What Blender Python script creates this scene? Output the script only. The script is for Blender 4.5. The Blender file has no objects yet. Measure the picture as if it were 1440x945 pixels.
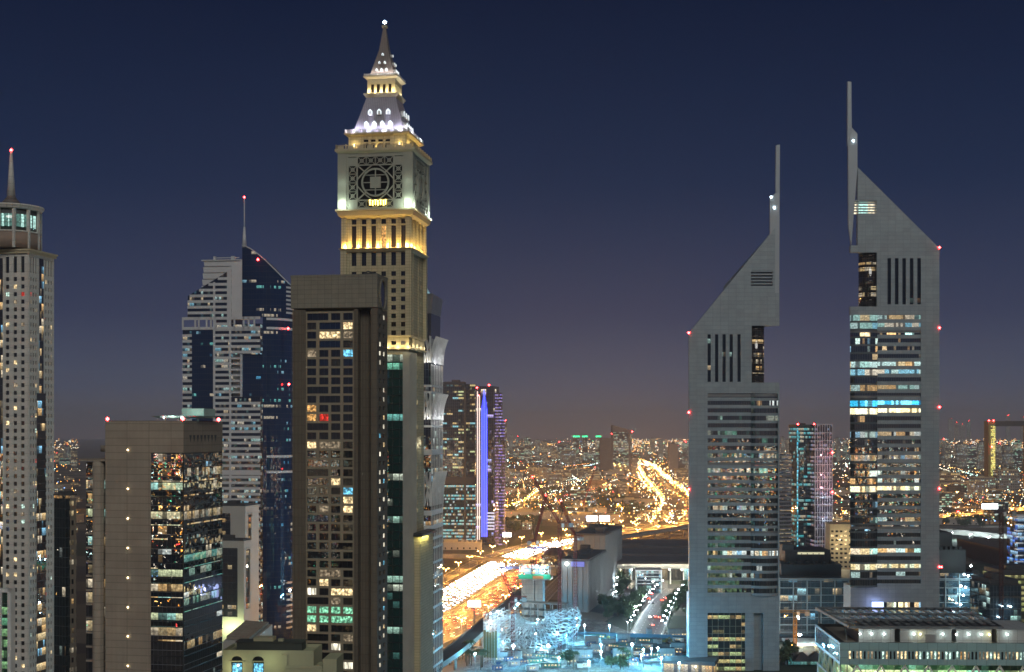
import bpy, math, random
from mathutils import Vector, Matrix
R = random.Random(7)
S = bpy.context.scene
PI = math.pi
# ------------------------------------------------------------------ camera
F, HZ, CZ = 2000.0, 606.0, 140.0            # focal length and horizon of a 1440 x 945 frame, eye height
cam = bpy.data.objects.new('camera', bpy.data.cameras.new('camera'))
S.collection.objects.link(cam); S.camera = cam
cam.location = (0, 0, CZ); cam.rotation_euler = (math.radians(90), 0, 0)
cam.data.sensor_width = 36; cam.data.lens = 50
cam.data.shift_y = (HZ - 472.5) / 1440
cam.data.clip_start = 1; cam.data.clip_end = 60000
def lin(r, g, b):
    f = lambda c: (c/255/12.92 if c <= 10.3 else ((c/255+.055)/1.055)**2.4)
    return (f(r), f(g), f(b), 1)
# ------------------------------------------------------------------ night sky
w = bpy.data.worlds.new('World'); S.world = w; w.use_nodes = True
nt = w.node_tree; N = nt.nodes; L = nt.links; N.clear()
tc = N.new('ShaderNodeTexCoord'); sp = N.new('ShaderNodeSeparateXYZ'); L.new(tc.outputs['Generated'], sp.inputs[0])
rp = N.new('ShaderNodeValToRGB'); L.new(sp.outputs['Z'], rp.inputs[0])
cr = rp.color_ramp
SKY = [(0.0, (106, 95, 98)), (.010, (90, 90, 102)), (.030, (68, 79, 104)), (.08, (44, 56, 87)), (.17, (20, 38, 70)), (.29, (7, 22, 51)), (.6, (3, 10, 30))]
while len(cr.elements) < len(SKY): cr.elements.new(.5)
for e, (p, c) in zip(cr.elements, SKY): e.position = p; e.color = lin(*c)
bg = N.new('ShaderNodeBackground'); out = N.new('ShaderNodeOutputWorld')
L.new(rp.outputs[0], bg.inputs[0]); bg.inputs[1].default_value = 0.95; L.new(bg.outputs[0], out.inputs[0])
# one very soft lamp: the glow of the city that lies behind the viewpoint
sun = bpy.data.objects.new('city_glow', bpy.data.lights.new('city_glow', 'SUN')); S.collection.objects.link(sun)
sun.data.energy = 0.95; sun.data.angle = math.radians(28); sun.data.color = (.98, .96, .90)
sun.rotation_euler = (math.radians(56), 0, math.radians(12))
S.view_settings.view_transform = 'Standard'; S.view_settings.look = 'None'; S.view_settings.gamma = 1
S.view_settings.exposure = 0
c = S.cycles
c.use_denoising = True; c.max_bounces = 4; c.diffuse_bounces = 1; c.glossy_bounces = 3; c.volume_bounces = 0
c.transparent_max_bounces = 6; c.caustics_reflective = False; c.caustics_refractive = False
c.sample_clamp_indirect = 4; c.sample_clamp_direct = 0; c.use_light_tree = True; c.pixel_filter_type = 'BLACKMAN_HARRIS'
c.filter_width = 1.6
try: c.denoiser = 'OPENIMAGEDENOISE'
except Exception: pass
# ------------------------------------------------------------------ objects
col = S.collection
def P(px, D, py=None, z=0.0):
    return Vector(((px-720)/F*D, D, z if py is None else CZ-(py-HZ)/F*D))
def G(px, py, z=0.0):
    D = F*(CZ-z)/(py-HZ); return Vector(((px-720)/F*D, D, z))
def tag(o, label=None, cat=None, group=None, kind=None):
    if label: o['label'] = label
    if cat: o['category'] = cat
    if group: o['group'] = group
    if kind: o['kind'] = kind
    return o
def empty(name, loc=(0, 0, 0), rz=0, label=None, cat=None, group=None):
    o = bpy.data.objects.new(name, None); col.objects.link(o)
    o.location = loc; o.rotation_euler = (0, 0, rz); o.empty_display_size = .5
    return tag(o, label, cat, group)
def link(name, me, parent=None, loc=(0, 0, 0), rz=0, sc=None):
    o = bpy.data.objects.new(name, me); col.objects.link(o)
    o.parent = parent; o.location = loc; o.rotation_euler = (0, 0, rz)
    if sc: o.scale = sc
    return o
def children_of():
    d = {}
    for o in S.objects:
        if o.parent: d.setdefault(o.parent.name, []).append(o)
    return d
def copy_tree(o, kids, parent=None):
    n = o.copy(); col.objects.link(n); n.parent = parent if parent else None
    for k in kids.get(o.name, []): copy_tree(k, kids, n)
    return n
class MB:
    """collects faces; build() links them as one mesh object"""
    def __init__(s): s.v = []; s.f = []; s.m = []; s.smooth = []
    def face(s, pts, m=0, sm=False):
        n = len(s.v); s.v += [tuple(p) for p in pts]; s.f.append(tuple(range(n, n+len(pts)))); s.m.append(m); s.smooth.append(sm)
    def box(s, x0, x1, y0, y1, z0, z1, m=0):
        n = len(s.v)
        s.v += [(x0,y0,z0),(x1,y0,z0),(x1,y1,z0),(x0,y1,z0),(x0,y0,z1),(x1,y0,z1),(x1,y1,z1),(x0,y1,z1)]
        for q in ((0,3,2,1),(4,5,6,7),(0,1,5,4),(1,2,6,5),(2,3,7,6),(3,0,4,7)):
            s.f.append(tuple(n+i for i in q)); s.m.append(m); s.smooth.append(False)
        return s
    def frus(s, cx, cy, z0, hx0, hy0, z1, hx1, hy1, m=0):
        return s.loft([(cx-hx0,cy-hy0,z0),(cx+hx0,cy-hy0,z0),(cx+hx0,cy+hy0,z0),(cx-hx0,cy+hy0,z0)],
                      [(cx-hx1,cy-hy1,z1),(cx+hx1,cy-hy1,z1),(cx+hx1,cy+hy1,z1),(cx-hx1,cy+hy1,z1)], m)
    def loft(s, a, b, m=0, sm=False, cap=True):
        n = len(s.v); k = len(a); s.v += [tuple(p) for p in a] + [tuple(p) for p in b]
        for i in range(k):
            j = (i+1) % k; s.f.append((n+i, n+j, n+k+j, n+k+i)); s.m.append(m); s.smooth.append(sm)
        if cap:
            s.f.append(tuple(n+i for i in reversed(range(k)))); s.m.append(m); s.smooth.append(False)
            s.f.append(tuple(n+k+i for i in range(k))); s.m.append(m); s.smooth.append(False)
        return s
    def prism(s, poly, z0, z1, m=0):
        zt = z1 if callable(z1) else (lambda x, y: z1)
        return s.loft([(x, y, z0) for x, y in poly], [(x, y, zt(x, y)) for x, y in poly], m)
    def xz(s, poly, y0, y1, m=0):                       # outline in x,z (counter-clockwise seen from -y), thickness y0..y1
        a = [(x, y0, z) for x, z in poly]; b = [(x, y1, z) for x, z in poly]
        n = len(s.v); k = len(a); s.v += a + b
        for i in range(k):
            j = (i+1) % k; s.f.append((n+j, n+i, n+k+i, n+k+j)); s.m.append(m); s.smooth.append(False)
        s.f.append(tuple(n+i for i in range(k))); s.m.append(m); s.smooth.append(False)
        s.f.append(tuple(n+k+i for i in reversed(range(k)))); s.m.append(m); s.smooth.append(False)
        return s
    def ring(s, cx, cy, z, r, n, a0=0, sq=1):
        return [(cx+r*math.cos(a0+2*PI*i/n), cy+sq*r*math.sin(a0+2*PI*i/n), z) for i in range(n)]
    def cyl(s, cx, cy, z0, z1, r0, r1=None, n=12, m=0, sm=True, sq=1):
        r1 = r0 if r1 is None else r1
        return s.loft(s.ring(cx, cy, z0, r0, n, 0, sq), s.ring(cx, cy, z1, max(r1, .01), n, 0, sq), m, sm)
    def beam(s, a, b, w=.3, h=None, m=0):
        a = Vector(a); b = Vector(b); h = h or w; d = (b-a)
        if d.length < 1e-6: return s
        d.normalize(); u = d.cross(Vector((0, 0, 1)))
        if u.length < 1e-3: u = Vector((1, 0, 0))
        u.normalize(); v = u.cross(d); u = u*w/2; v = v*h/2
        return s.loft([a-u-v, a+u-v, a+u+v, a-u+v], [b-u-v, b+u-v, b+u+v, b-u+v], m)
    def octa(s, c, r, m=0, rz=None):
        rz = rz or r; x, y, z = c; n = len(s.v)
        s.v += [(x+r,y,z),(x,y+r,z),(x-r,y,z),(x,y-r,z),(x,y,z+rz),(x,y,z-rz)]
        for q in ((0,1,4),(1,2,4),(2,3,4),(3,0,4),(1,0,5),(2,1,5),(3,2,5),(0,3,5)):
            s.f.append(tuple(n+i for i in q)); s.m.append(m); s.smooth.append(False)
        return s
    def sheet(s, O, U, us, zs, hole, Nn, depth, m=0, mr=None):
        """wall with openings: O origin, U unit vector along it, Nn outward normal; hole(i, j) says which cells are open"""
        O = Vector(O); U = Vector(U); Nn = Vector(Nn); mr = m if mr is None else mr
        p = lambda u, z, d=0: O + U*u + Vector((0, 0, z)) - Nn*d
        nu, nz = len(us)-1, len(zs)-1
        H = [[hole(i, j) for j in range(nz)] for i in range(nu)]
        for j in range(nz):
            i = 0
            while i < nu:
                if H[i][j]:
                    u0, u1, z0, z1 = us[i], us[i+1], zs[j], zs[j+1]
                    if i == 0 or not H[i-1][j]: s.face([p(u0,z0), p(u0,z0,depth), p(u0,z1,depth), p(u0,z1)], mr)
                    if i == nu-1 or not H[i+1][j]: s.face([p(u1,z0,depth), p(u1,z0), p(u1,z1), p(u1,z1,depth)], mr)
                    if j == 0 or not H[i][j-1]: s.face([p(u0,z0), p(u1,z0), p(u1,z0,depth), p(u0,z0,depth)], mr)
                    if j == nz-1 or not H[i][j+1]: s.face([p(u0,z1,depth), p(u1,z1,depth), p(u1,z1), p(u0,z1)], mr)
                    i += 1
                else:
                    k = i
                    while k < nu and not H[k][j]: k += 1
                    s.face([p(us[i],zs[j]), p(us[k],zs[j]), p(us[k],zs[j+1]), p(us[i],zs[j+1])], m); i = k
        return s
    def mesh(s, name, mats):
        me = bpy.data.meshes.new(name); me.from_pydata(s.v, [], s.f)
        for mt in mats: me.materials.append(mt)
        me.polygons.foreach_set('material_index', s.m); me.polygons.foreach_set('use_smooth', s.smooth)
        uv = me.uv_layers.new(name='UVMap').data
        for p in me.polygons:                                     # metres along the wall and up it
            n = p.normal
            if abs(n.z) > .75:
                for li in p.loop_indices:
                    q = me.vertices[me.loops[li].vertex_index].co; uv[li].uv = (q.x, q.y)
            else:
                t = Vector((-n.y, n.x, 0)); t.normalize()
                for li in p.loop_indices:
                    q = me.vertices[me.loops[li].vertex_index].co; uv[li].uv = (q.x*t.x+q.y*t.y, q.z)
        me.update(); return me
    def build(s, name, mats, parent=None, loc=(0, 0, 0), rz=0, label=None):
        if not isinstance(mats, (list, tuple)): mats = [mats]
        o = link(name, s.mesh(name, mats), parent, loc, rz)
        if label: o['label'] = label
        return o
# ------------------------------------------------------------------ materials
def newmat(name):
    m = bpy.data.materials.new(name); m.use_nodes = True
    b = m.node_tree.nodes['Principled BSDF']; return m, m.node_tree, b
def mth(nt, op, a, b=None, c2=None):
    n = nt.nodes.new('ShaderNodeMath'); n.operation = op
    for i, x in enumerate((a, b, c2)):
        if x is None: continue
        if isinstance(x, (int, float)): n.inputs[i].default_value = x
        else: nt.links.new(x, n.inputs[i])
    return n.outputs[0]
def mixc(nt, f, a, b, mode='MIX'):
    n = nt.nodes.new('ShaderNodeMix'); n.data_type = 'RGBA'; n.blend_type = mode
    for k, x in ((0, f), (6, a), (7, b)):
        if isinstance(x, (int, float)): n.inputs[k].default_value = x
        elif isinstance(x, tuple): n.inputs[k].default_value = x if len(x) == 4 else x+(1,)
        else: nt.links.new(x, n.inputs[k])
    return n.outputs[2]
def noise(nt, vec, scale, detail=3, rough=.6, dim='3D'):
    n = nt.nodes.new('ShaderNodeTexNoise'); n.inputs['Scale'].default_value = scale
    n.inputs['Detail'].default_value = detail; n.inputs['Roughness'].default_value = rough
    if vec: nt.links.new(vec, n.inputs['Vector'])
    return n.outputs[0]
def ramp(nt, fac, stops, const=False):
    n = nt.nodes.new('ShaderNodeValToRGB'); cr = n.color_ramp
    if const: cr.interpolation = 'CONSTANT'
    while len(cr.elements) < len(stops): cr.elements.new(.5)
    for e, (p, c_) in zip(cr.elements, stops): e.position = p; e.color = c_ if len(c_) == 4 else tuple(c_)+(1,)
    nt.links.new(fac, n.inputs[0]); return n.outputs[0]
def plain(name, colr, rough=.6, metal=0.0, var=.25, scale=.15, joints=None, spec=.5, streak=True, jw=.07):
    """painted / cast surface: blotchy weathering, vertical rain streaks and, with joints=(w,h), panel joints"""
    m, nt, b = newmat(name)
    tc = nt.nodes.new('ShaderNodeTexCoord'); g = nt.nodes.new('ShaderNodeNewGeometry')
    v = noise(nt, g.outputs['Position'], scale, 4)
    k = mth(nt, 'MULTIPLY_ADD', v, var*2, 1-var)
    if streak:
        mp = nt.nodes.new('ShaderNodeMapping'); mp.inputs['Scale'].default_value = (1.3, 1.3, .05)
        nt.links.new(g.outputs['Position'], mp.inputs[0])
        k = mth(nt, 'MULTIPLY', k, mth(nt, 'MULTIPLY_ADD', noise(nt, mp.outputs[0], 1.0, 3), var*1.0, 1-var*.5))
    if joints:
        br = nt.nodes.new('ShaderNodeTexBrick'); nt.links.new(tc.outputs['UV'], br.inputs['Vector'])
        br.offset = 0; br.inputs['Color1'].default_value = (1, 1, 1, 1); br.inputs['Color2'].default_value = (.88, .88, .88, 1)
        br.inputs['Mortar'].default_value = (.5, .5, .5, 1); br.inputs['Scale'].default_value = 1
        br.inputs['Mortar Size'].default_value = jw; br.inputs['Brick Width'].default_value = joints[0]; br.inputs['Row Height'].default_value = joints[1]
        k = mth(nt, 'MULTIPLY', k, mth(nt, 'ADD', br.outputs[0], 0))
    cc = nt.nodes.new('ShaderNodeVectorMath'); cc.operation = 'SCALE'
    cc.inputs[0].default_value = tuple(colr[:3]); nt.links.new(k, cc.inputs['Scale'])
    nt.links.new(cc.outputs[0], b.inputs['Base Color'])
    b.inputs['Roughness'].default_value = rough; b.inputs['Metallic'].default_value = metal
    b.inputs['Specular IOR Level'].default_value = spec
    return m
def emit(name, colr, strength, sampled=False):
    m, nt, b = newmat(name)
    b.inputs['Base Color'].default_value = (.1, .1, .1, 1); b.inputs['Emission Color'].default_value = tuple(colr)+(1,)
    b.inputs['Emission Strength'].default_value = strength
    m.cycles.emission_sampling = 'FRONT' if sampled else 'NONE'
    return m
WARM = [(1, .62, .25), (1, .78, .42), (1, .85, .6), (1, .7, .33)]
COOL = [(.55, .95, .85), (.7, 1, .95), (.35, .8, 1), (1, .9, .7)]
MIXD = [(1, .72, .38), (.75, 1, .9), (1, .85, .6), (.4, .75, 1), (1, .6, .25), (.9, 1, .95)]
GREEN = [(.35, 1, .7), (.6, 1, .8), (.9, 1, .8), (.3, .85, .75)]
GLASS_TILT = .006
def facade(name, bay=1.5, storey=3.6, frac=.2, pal=MIXD, power=1.2, glass=(.010, .016, .028), wall=None, mu=.08, lo=.0, hi=1.0,
           seed=1.0, ior=2.0, rough=.012, group=3.0, wallrough=.6, mullcol=(.03, .035, .04), tilt=None):
    """glazing: rooms lit or dark room by room, rooms grouped, mullions; wall: a wall colour between the window openings"""
    m, nt, b = newmat(name); tc = nt.nodes.new('ShaderNodeTexCoord'); sx = nt.nodes.new('ShaderNodeSeparateXYZ')
    nt.links.new(tc.outputs['UV'], sx.inputs[0]); u, v = sx.outputs[0], sx.outputs[1]
    un = mth(nt, 'DIVIDE', u, bay); vn = mth(nt, 'DIVIDE', v, storey)
    fu, fv = mth(nt, 'FRACT', un), mth(nt, 'FRACT', vn); cu, cv = mth(nt, 'FLOOR', un), mth(nt, 'FLOOR', vn)
    oi = nt.nodes.new('ShaderNodeObjectInfo'); sd = mth(nt, 'MULTIPLY_ADD', oi.outputs['Random'], 90, seed)
    def wn(a, bb, cc):
        cb = nt.nodes.new('ShaderNodeCombineXYZ')
        for i, x in enumerate((a, bb, cc)):
            if isinstance(x, (int, float)): cb.inputs[i].default_value = x
            else: nt.links.new(x, cb.inputs[i])
        n = nt.nodes.new('ShaderNodeTexWhiteNoise'); nt.links.new(cb.outputs[0], n.inputs['Vector']); return n
    gu = mth(nt, 'FLOOR', mth(nt, 'DIVIDE', cu, group))
    room = wn(gu, cv, sd); pane = wn(cu, cv, mth(nt, 'ADD', sd, 7.3)); row = wn(3.1, cv, mth(nt, 'ADD', sd, 1.7))
    thr = mth(nt, 'MULTIPLY', frac, mth(nt, 'MULTIPLY_ADD', mth(nt, 'POWER', row.outputs[0], 2.0), 2.6, .15))
    lit = mth(nt, 'LESS_THAN', room.outputs[0], thr)
    lit2 = mth(nt, 'LESS_THAN', pane.outputs[0], mth(nt, 'MULTIPLY', thr, .35))
    on = mth(nt, 'MAXIMUM', lit, lit2)
    blind = mth(nt, 'GREATER_THAN', pane.outputs[0], .18)                      # some panes have the blind down
    # what one sees in a room: bright ceiling strip, furniture-dark lower part, clutter
    cb = nt.nodes.new('ShaderNodeCombineXYZ'); nt.links.new(mth(nt, 'MULTIPLY', u, 1.1), cb.inputs[0]); nt.links.new(mth(nt, 'MULTIPLY', v, 1.4), cb.inputs[1]); nt.links.new(sd, cb.inputs[2])
    cl = noise(nt, cb.outputs[0], 1.0, 2)
    prof = mth(nt, 'MULTIPLY_ADD', mth(nt, 'POWER', fv, 2.0), .9, .25)
    inten = mth(nt, 'MULTIPLY', mth(nt, 'MULTIPLY_ADD', mth(nt, 'POWER', cl, 2.0), 3.2, .1), prof)
    inten = mth(nt, 'MULTIPLY', inten, mth(nt, 'MULTIPLY_ADD', blind, .8, .2))
    mask = mth(nt, 'MULTIPLY', mth(nt, 'GREATER_THAN', fu, mu), mth(nt, 'LESS_THAN', fu, 1-mu if wall else 1.0))
    maskb = mth(nt, 'MULTIPLY', mask, mth(nt, 'GREATER_THAN', fv, .04))
    mask = mth(nt, 'MULTIPLY', mask, mth(nt, 'MULTIPLY', mth(nt, 'GREATER_THAN', fv, max(lo, .04)), mth(nt, 'LESS_THAN', fv, hi)))
    geo = nt.nodes.new('ShaderNodeNewGeometry'); sz = nt.nodes.new('ShaderNodeSeparateXYZ'); nt.links.new(geo.outputs['Normal'], sz.inputs[0])
    mask = mth(nt, 'MULTIPLY', mask, mth(nt, 'LESS_THAN', mth(nt, 'ABSOLUTE', sz.outputs[2]), .5))
    e = mth(nt, 'MULTIPLY', mth(nt, 'MULTIPLY', on, mask), mth(nt, 'MULTIPLY', inten, power))
    pc = ramp(nt, room.outputs[1] if False else wn(gu, cv, mth(nt, 'ADD', sd, 13.7)).outputs[0], [(i/len(pal), pal[i]) for i in range(len(pal))], True)
    nt.links.new(pc, b.inputs['Emission Color']); nt.links.new(e, b.inputs['Emission Strength'])
    wc = wall if wall else mullcol
    mbs = mask if wall else maskb
    nt.links.new(mixc(nt, mbs, wc, glass), b.inputs['Base Color'])
    nt.links.new(mth(nt, 'MULTIPLY_ADD', mbs, rough-wallrough, wallrough), b.inputs['Roughness'])
    b.inputs['IOR'].default_value = ior if not wall else 1.6
    # every pane sits a hair out of plane
    tl = GLASS_TILT if tilt is None else tilt
    if tl:
        vm = nt.nodes.new('ShaderNodeVectorMath'); vm.operation = 'SUBTRACT'; nt.links.new(pane.outputs[1], vm.inputs[0]); vm.inputs[1].default_value = (.5, .5, .5)
        n2 = nt.nodes.new('ShaderNodeTexNoise'); n2.inputs['Scale'].default_value = .5; n2.inputs['Detail'].default_value = 1; nt.links.new(tc.outputs['UV'], n2.inputs['Vector'])
        v0 = nt.nodes.new('ShaderNodeVectorMath'); v0.operation = 'SUBTRACT'; nt.links.new(n2.outputs[1], v0.inputs[0]); v0.inputs[1].default_value = (.5, .5, .5)
        v3 = nt.nodes.new('ShaderNodeVectorMath'); v3.operation = 'ADD'; nt.links.new(vm.outputs[0], v3.inputs[0]); nt.links.new(v0.outputs[0], v3.inputs[1])
        v1 = nt.nodes.new('ShaderNodeVectorMath'); v1.operation = 'SCALE'; nt.links.new(v3.outputs[0], v1.inputs[0]); v1.inputs['Scale'].default_value = tl*2
        v2 = nt.nodes.new('ShaderNodeVectorMath'); v2.operation = 'ADD'; nt.links.new(v1.outputs[0], v2.inputs[0]); nt.links.new(geo.outputs['Normal'], v2.inputs[1])
        v4 = nt.nodes.new('ShaderNodeVectorMath'); v4.operation = 'NORMALIZE'; nt.links.new(v2.outputs[0], v4.inputs[0]); nt.links.new(v4.outputs[0], b.inputs['Normal'])
    m.cycles.emission_sampling = 'NONE'
    return m
def roomlight(name, colr, power, curtain=False):
    """one lit room behind a window pane"""
    m, nt, b = newmat(name); g = nt.nodes.new('ShaderNodeNewGeometry')
    mp = nt.nodes.new('ShaderNodeMapping'); mp.inputs['Scale'].default_value = (.9, .9, .12 if curtain else .8); nt.links.new(g.outputs['Position'], mp.inputs[0])
    k = mth(nt, 'MULTIPLY_ADD', mth(nt, 'POWER', noise(nt, mp.outputs[0], 1.3, 2), 4.0), 9.0*power, power*.06)
    b.inputs['Base Color'].default_value = (.03, .03, .03, 1); b.inputs['Roughness'].default_value = .08
    b.inputs['Emission Color'].default_value = tuple(colr)+(1,); nt.links.new(k, b.inputs['Emission Strength'])
    m.cycles.emission_sampling = 'NONE'; return m
def pane_mat(name, colr, rough=.015, ior=2.0):
    m, nt, b = newmat(name); g = nt.nodes.new('ShaderNodeNewGeometry')
    b.inputs['Base Color'].default_value = tuple(colr)+(1,); b.inputs['Roughness'].default_value = rough; b.inputs['IOR'].default_value = ior
    bp = nt.nodes.new('ShaderNodeBump'); bp.inputs['Strength'].default_value = .04; bp.inputs['Distance'].default_value = .3
    nt.links.new(noise(nt, g.outputs['Position'], .6, 1), bp.inputs['Height']); nt.links.new(bp.outputs[0], b.inputs['Normal'])
    return m
M = {}
M['dark'] = pane_mat('window_dark', (.012, .013, .016)); M['dark2'] = pane_mat('window_curtained', (.028, .026, .022), .25)
M['blue'] = pane_mat('blue_glass', (.010, .022, .055)); M['bronze'] = pane_mat('bronze_glass', (.03, .022, .018))
M['warm'] = roomlight('room_warm', (1, .74, .38), 1.5); M['warm2'] = roomlight('room_amber', (1, .52, .16), .9)
M['cool'] = roomlight('room_cool', (.7, 1, .85), 1.4); M['cyan'] = roomlight('room_cyan', (.2, .7, 1), 1.3)
M['white'] = roomlight('room_white', (1, .93, .72), 1.6, True); M['red'] = roomlight('room_red', (1, .05, .03), .8)
M['dim'] = roomlight('room_dim', (.9, .7, .45), .35); M['green'] = roomlight('room_green', (.35, 1, .6), .9)
M['frame'] = plain('frame_metal', (.05, .05, .05), .4, .6, streak=False)
M['red_beacon'] = emit('red_beacon', (1, .03, .03), 60)
M['steel'] = plain('steel', (.35, .36, .38), .4, .8); M['darksteel'] = plain('dark_steel', (.06, .065, .07), .5, .5)
M['white_paint'] = plain('white_paint', (.72, .72, .70), .5); M['roof'] = plain('roof_felt', (.07, .07, .075), .9)
M['concrete'] = plain('concrete', (.33, .31, .28), .8)
WSIZE = {}
class Win:
    """windows of one building: nearest hundred become parts, the rest one part of kind stuff"""
    def __init__(s, root): s.root = root; s.l = []
    def add(s, O, U, Nn, u0, u1, z0, z1, depth, mat, mull=0):
        U = Vector(U); Nn = Vector(Nn); c_ = Vector(O)+U*(u0+u1)/2+Vector((0, 0, z0))-Nn*depth
        s.l.append((c_, math.atan2(U.y, U.x), u1-u0, z1-z0, mat, mull))
    def geo(s, mb, w_, h, mull, m0, m1, T):
        t = lambda x, y, z: T @ Vector((x, y, z))
        mb.face([t(-w_/2, 0, 0), t(w_/2, 0, 0), t(w_/2, 0, h), t(-w_/2, 0, h)], m0)
        for i in range(mull):
            x = -w_/2 + w_*(i+1)/(mull+1); a = .05
            mb.face([t(x-a, -.06, 0), t(x+a, -.06, 0), t(x+a, -.06, h), t(x-a, -.06, h)], m1)
            mb.face([t(x+a, -.06, 0), t(x+a, 0, 0), t(x+a, 0, h), t(x+a, -.06, h)], m1)
            mb.face([t(x-a, 0, 0), t(x-a, -.06, 0), t(x-a, -.06, h), t(x-a, 0, h)], m1)
        mb.face([t(-w_/2, -.06, 0), t(w_/2, -.06, 0), t(w_/2, -.06, .08), t(-w_/2, -.06, .08)], m1)
        mb.face([t(-w_/2, -.06, .08), t(w_/2, -.06, .08), t(w_/2, 0, .08), t(-w_/2, 0, .08)], m1)
    def done(s, vis=None, limit=100):
        Mw = Matrix.Translation(s.root.location) @ Matrix.Rotation(s.root.rotation_euler.z, 4, 'Z')
        def score(e):
            q = Mw @ e[0]; px = 720+F*q.x/q.y; py = HZ-(q.z-CZ)/q.y*F
            ok = -5 < px < 1445 and -5 < py < 950 and (vis is None or vis(px, py))
            U = Mw.to_3x3() @ Vector((math.cos(e[1]), math.sin(e[1]), 0)); d = q-Vector((0, 0, CZ)); n = Vector((U.y, -U.x, 0))
            return (0 if ok else 1e3) - abs(n.dot(d.normalized()))*e[2]*e[3]*1e4/(d.length**2)*(2 if e[4] not in ('dark', 'dark2') else 1)
        s.l.sort(key=score)
        for e in s.l[:limit]:
            key = (round(e[2], 2), round(e[3], 2), e[4], e[5])
            if key not in WSIZE:
                mb = MB(); s.geo(mb, e[2], e[3], e[5], 0, 1, Matrix()); WSIZE[key] = mb.mesh('window', [M[e[4]], M['frame']])
            link('window', WSIZE[key], s.root, e[0], e[1])
        rest = s.l[limit:]
        if rest:
            ks = sorted({e[4] for e in rest}); mb = MB()
            for e in rest: s.geo(mb, e[2], e[3], e[5], ks.index(e[4]), len(ks), Matrix.Translation(e[0]) @ Matrix.Rotation(e[1], 4, 'Z'))
            o = mb.build('windows', [M[k] for k in ks]+[M['frame']], s.root); o['kind'] = 'stuff'
def pick(table):
    r = R.random(); a = 0
    for k, p in table:
        a += p
        if r < a: return k
    return 'dark'
class Bl:
    """a building's frame from pixel columns: front face from xa to xb seen at depth D of its near corner"""
    def __init__(s, name, xa, xb, D, yaw, side=None, label='', cat='building', depth=None, group=None):
        y = math.radians(yaw); s.c, s.s = math.cos(y), math.sin(y); s.yaw = y; s.D = D
        X = lambda px: (px-720)/F
        if yaw <= 0:
            C = (X(xb)*D, D); t = X(xa); s.w = (C[0]-t*C[1])/(s.c-t*s.s); s.o = (C[0]-s.w*s.c, C[1]-s.w*s.s)
        else:
            C = (X(xa)*D, D); t = X(xb); s.w = (t*C[1]-C[0])/(s.c-t*s.s); s.o = C
        if side is not None:
            t = X(side); s.d = (t*C[1]-C[0])/(-s.s-t*s.c)
        else: s.d = depth or s.w
        s.root = empty(name, (s.o[0], s.o[1], 0), y, label, cat, group)
    def z(s, py): return CZ-(py-HZ)/F*s.D
    def u(s, px):                                   # along the front face
        t = (px-720)/F; return (t*s.o[1]-s.o[0])/(s.c-t*s.s)
    def v(s, px):                                   # along the right-hand side face
        t = (px-720)/F; cx, cy = s.o[0]+s.w*s.c, s.o[1]+s.w*s.s; return (t*cy-cx)/(-s.s-t*s.c)
FR = ((1, 0, 0), (0, -1, 0))                         # front face: along +x, faces -y
def beacon(parent, loc, r=.8, name='aviation_light', mat='red_beacon'):
    MB().octa((0, 0, 0), r, 0).build(name, [M[mat]], parent, loc)
def lamp(parent, loc, power, colr=(1, .8, .5), rad=.3, name='lamp_glow', spot=None, rot=(0, 0, 0)):
    l = bpy.data.lights.new(name, 'SPOT' if spot else 'POINT'); l.energy = power; l.color = colr; l.shadow_soft_size = rad
    if spot: l.spot_size = math.radians(spot); l.spot_blend = .6
    o = bpy.data.objects.new(name, l); col.objects.link(o); o.parent = parent; o.location = loc; o.rotation_euler = rot
    return o
def runs(starts, size, total):                       # cut list and set of open cells for equal openings
    cuts = [0.0]; holes = set()
    for a in starts:
        if a > cuts[-1]+1e-6: cuts.append(a)
        holes.add(len(cuts)-1); cuts.append(a+size)
    if cuts[-1] < total-1e-6: cuts.append(total)
    return cuts, holes
# ================================================================== ground, roads
def ground_mat():
    m, nt, b = newmat('desert_city_ground'); g = nt.nodes.new('ShaderNodeNewGeometry')
    vo = nt.nodes.new('ShaderNodeTexVoronoi'); vo.inputs['Scale'].default_value = .012; nt.links.new(g.outputs['Position'], vo.inputs['Vector'])
    a = ramp(nt, mth(nt, 'ADD', vo.outputs[1], 0), [(0, (.045, .043, .04)), (.35, (.10, .085, .06)), (.5, (.03, .045, .025)), (.75, (.16, .14, .11))], True)
    c_ = mixc(nt, noise(nt, g.outputs['Position'], .05, 6), (.5, .5, .5, 1), (1.3, 1.3, 1.3, 1))
    nt.links.new(mixc(nt, 1.0, a, c_, 'MULTIPLY'), b.inputs['Base Color']); b.inputs['Roughness'].default_value = .95
    return m
mb = MB(); mb.face([(-22000, -9000, 0), (22000, -9000, 0), (22000, 24000, 0), (-22000, 24000, 0)])
tag(mb.build('ground', ground_mat()), kind='structure')
def asphalt(name, c0=.05, rough=.55):
    m, nt, b = newmat(name); g = nt.nodes.new('ShaderNodeNewGeometry')
    k = mth(nt, 'MULTIPLY_ADD', noise(nt, g.outputs['Position'], .08, 6), c0*1.2, c0*.5)
    k = mth(nt, 'MULTIPLY_ADD', noise(nt, g.outputs['Position'], 3.0, 2), c0*.5, k)
    cb = nt.nodes.new('ShaderNodeCombineColor')
    for i in range(3): nt.links.new(k, cb.inputs[i])
    nt.links.new(cb.outputs[0], b.inputs['Base Color']); b.inputs['Roughness'].default_value = rough; return m
ASPH = asphalt('asphalt'); ASPHL = asphalt('asphalt_light', .09, .7)
PAINT = plain('road_paint', (.75, .75, .7), .6, streak=False)
KERB = plain('kerb_concrete', (.36, .34, .31), .85)
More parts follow.
